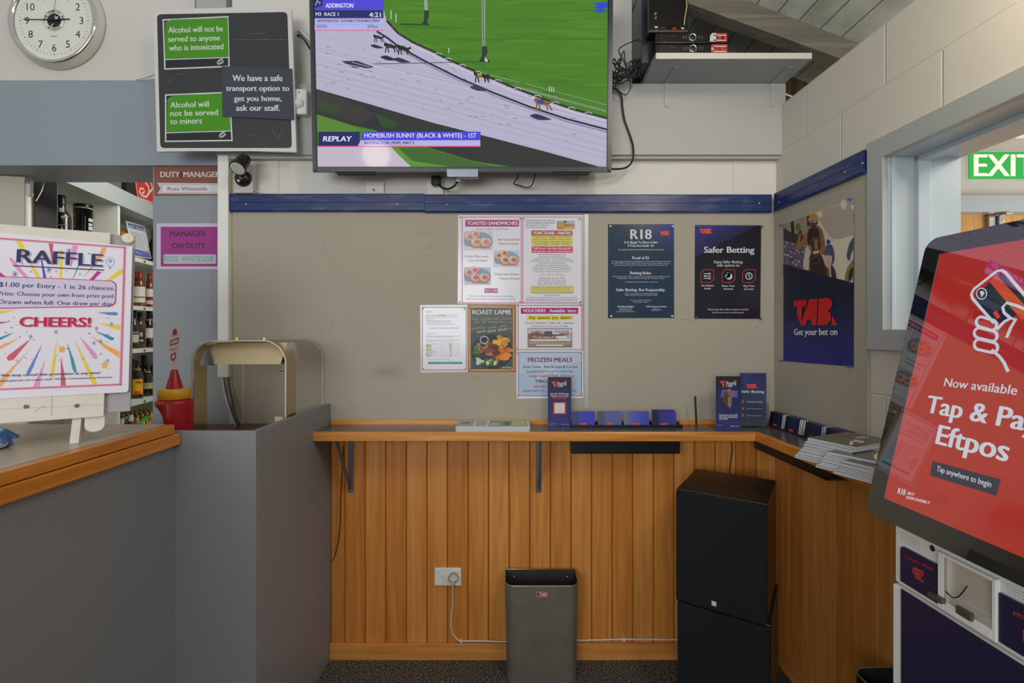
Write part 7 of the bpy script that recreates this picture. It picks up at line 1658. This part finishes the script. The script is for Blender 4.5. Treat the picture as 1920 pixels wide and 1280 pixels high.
# hand holding a card
cp = [(566, 382), (558, 362), (572, 340), (660, 274), (680, 268), (696, 278), (800, 396), (720, 486), (650, 482), (600, 430)]
c.poly([(570, 374), (674, 282), (800, 410), (690, 480), (640, 478)], NVk); c.up(); c.poly([(628, 312), (660, 290), (800, 440), (760, 470)], ORk); c.poly([(644, 440), (658, 432), (676, 456), (662, 466)], ORk); c.ell(600, 364, 20, 22, NVk, 16); c.up()
lw_ = -.0052
c.line([(650, 482), (564, 384), (558, 366), (568, 346), (660, 274), (680, 270), (696, 280), (800, 402)], lw_, LWk)
c.line([(600+20*math.cos(R(a)), 364+22*math.sin(R(a))) for a in range(0, 360, 24)], -.0018, LWk, True); c.poly([(592, 356), (604, 352), (612, 362), (600, 378)], LWk)
def pill(x0__, y0__, x1__, y1__): 
    r_ = (y1__-y0__)/2; n_ = 8; q = [(x1__-r_+r_*math.cos(R(-90+180*k/n_)), (y0__+y1__)/2+r_*math.sin(R(-90+180*k/n_))+12) for k in range(n_+1)]+[(x0__+r_+r_*math.cos(R(90+180*k/n_)), (y0__+y1__)/2+r_*math.sin(R(90+180*k/n_))) for k in range(n_+1)]
    c.line(q, lw_, LWk, True)
pill(578, 456, 660, 498); pill(570, 500, 662, 542); pill(570, 546, 664, 588)
c.line([(640, 588), (672, 616), (690, 640), (706, 676)], lw_, LWk); c.line([(700, 540), (716, 500), (736, 466), (716, 462), (690, 476), (660, 508)], lw_, LWk); c.line([(716, 462), (690, 440), (684, 418), (700, 400), (740, 412), (800, 436)], lw_, LWk)
kchild(c.mb, 'screen_display')

# ================================================================ BEYOND THE WINDOW
EY = 3.0; EPl = Plane((2.8, EY, 2.4)); z = zt(1420, 240, .3595)
ex = thing('exit_sign', 'green and white exit sign hanging beyond the window', 'sign', mw=EPl.mw)
gsx = mat('exit_green', C(20, 160, 60), .3, emit=(C(16, 150, 56), .35)); wsx = mat('exit_white', C(228, 232, 216), .3, emit=(C(228, 232, 216), .3))
c = Canvas(EPl, z, .0006)
e0, e1 = EPl.loc(*z(1103, 0))[0], EPl.loc(*z(1103, 0))[0]+.42
b0_, b1_ = EPl.loc(*z(0, 266))[1], EPl.loc(*z(0, 122))[1]
MB().box(e0-.012, e1+.012, .004, .010, b0_-.012, b1_+.006, clear('exit_clear_plate', (.92, .96, .95, 1), .08, .05)).build('clear_plate', ex)
MB().box(e0, e1, 0, .004, b0_, b1_, gsx).build('green_panel', ex)
c.text('EXIT', 1128, 1452, 250, 112, wsx, 2); c.mb.build('lettering', ex)
MB().box(e0+.05, e0+.06, .003, .011, b1_, 2.96-2.4-.0005, steel).box(e1-.06, e1-.05, .003, .011, b1_, 2.96-2.4-.0005, steel).build('hanger', ex)
dc = P(1866, 400, 3.58)
dcl = thing('door_bracket', 'grey metal bracket at the top of the timber wall beyond the window', 'bracket', (dc.x, 3.599, 2.309))
MB().box(-.055, -.005, -.03, -.0005, -.13, -.002, steel).box(.0, .04, -.05, -.0005, -.10, -.01, steel).box(-.02, .03, -.12, -.06, .0-.02, -.003, steel).lathe([(0, .056), (.008, .055), (.01, .05)], white_pl, 12, (.025, 0, -.05), 'y').build('body', dcl, bevel=.002)
tr_t = MB().box(2.9, 3.0, 3.575, 3.6, 0, 2.31, oak); struct(tr_t, 'trim_8')
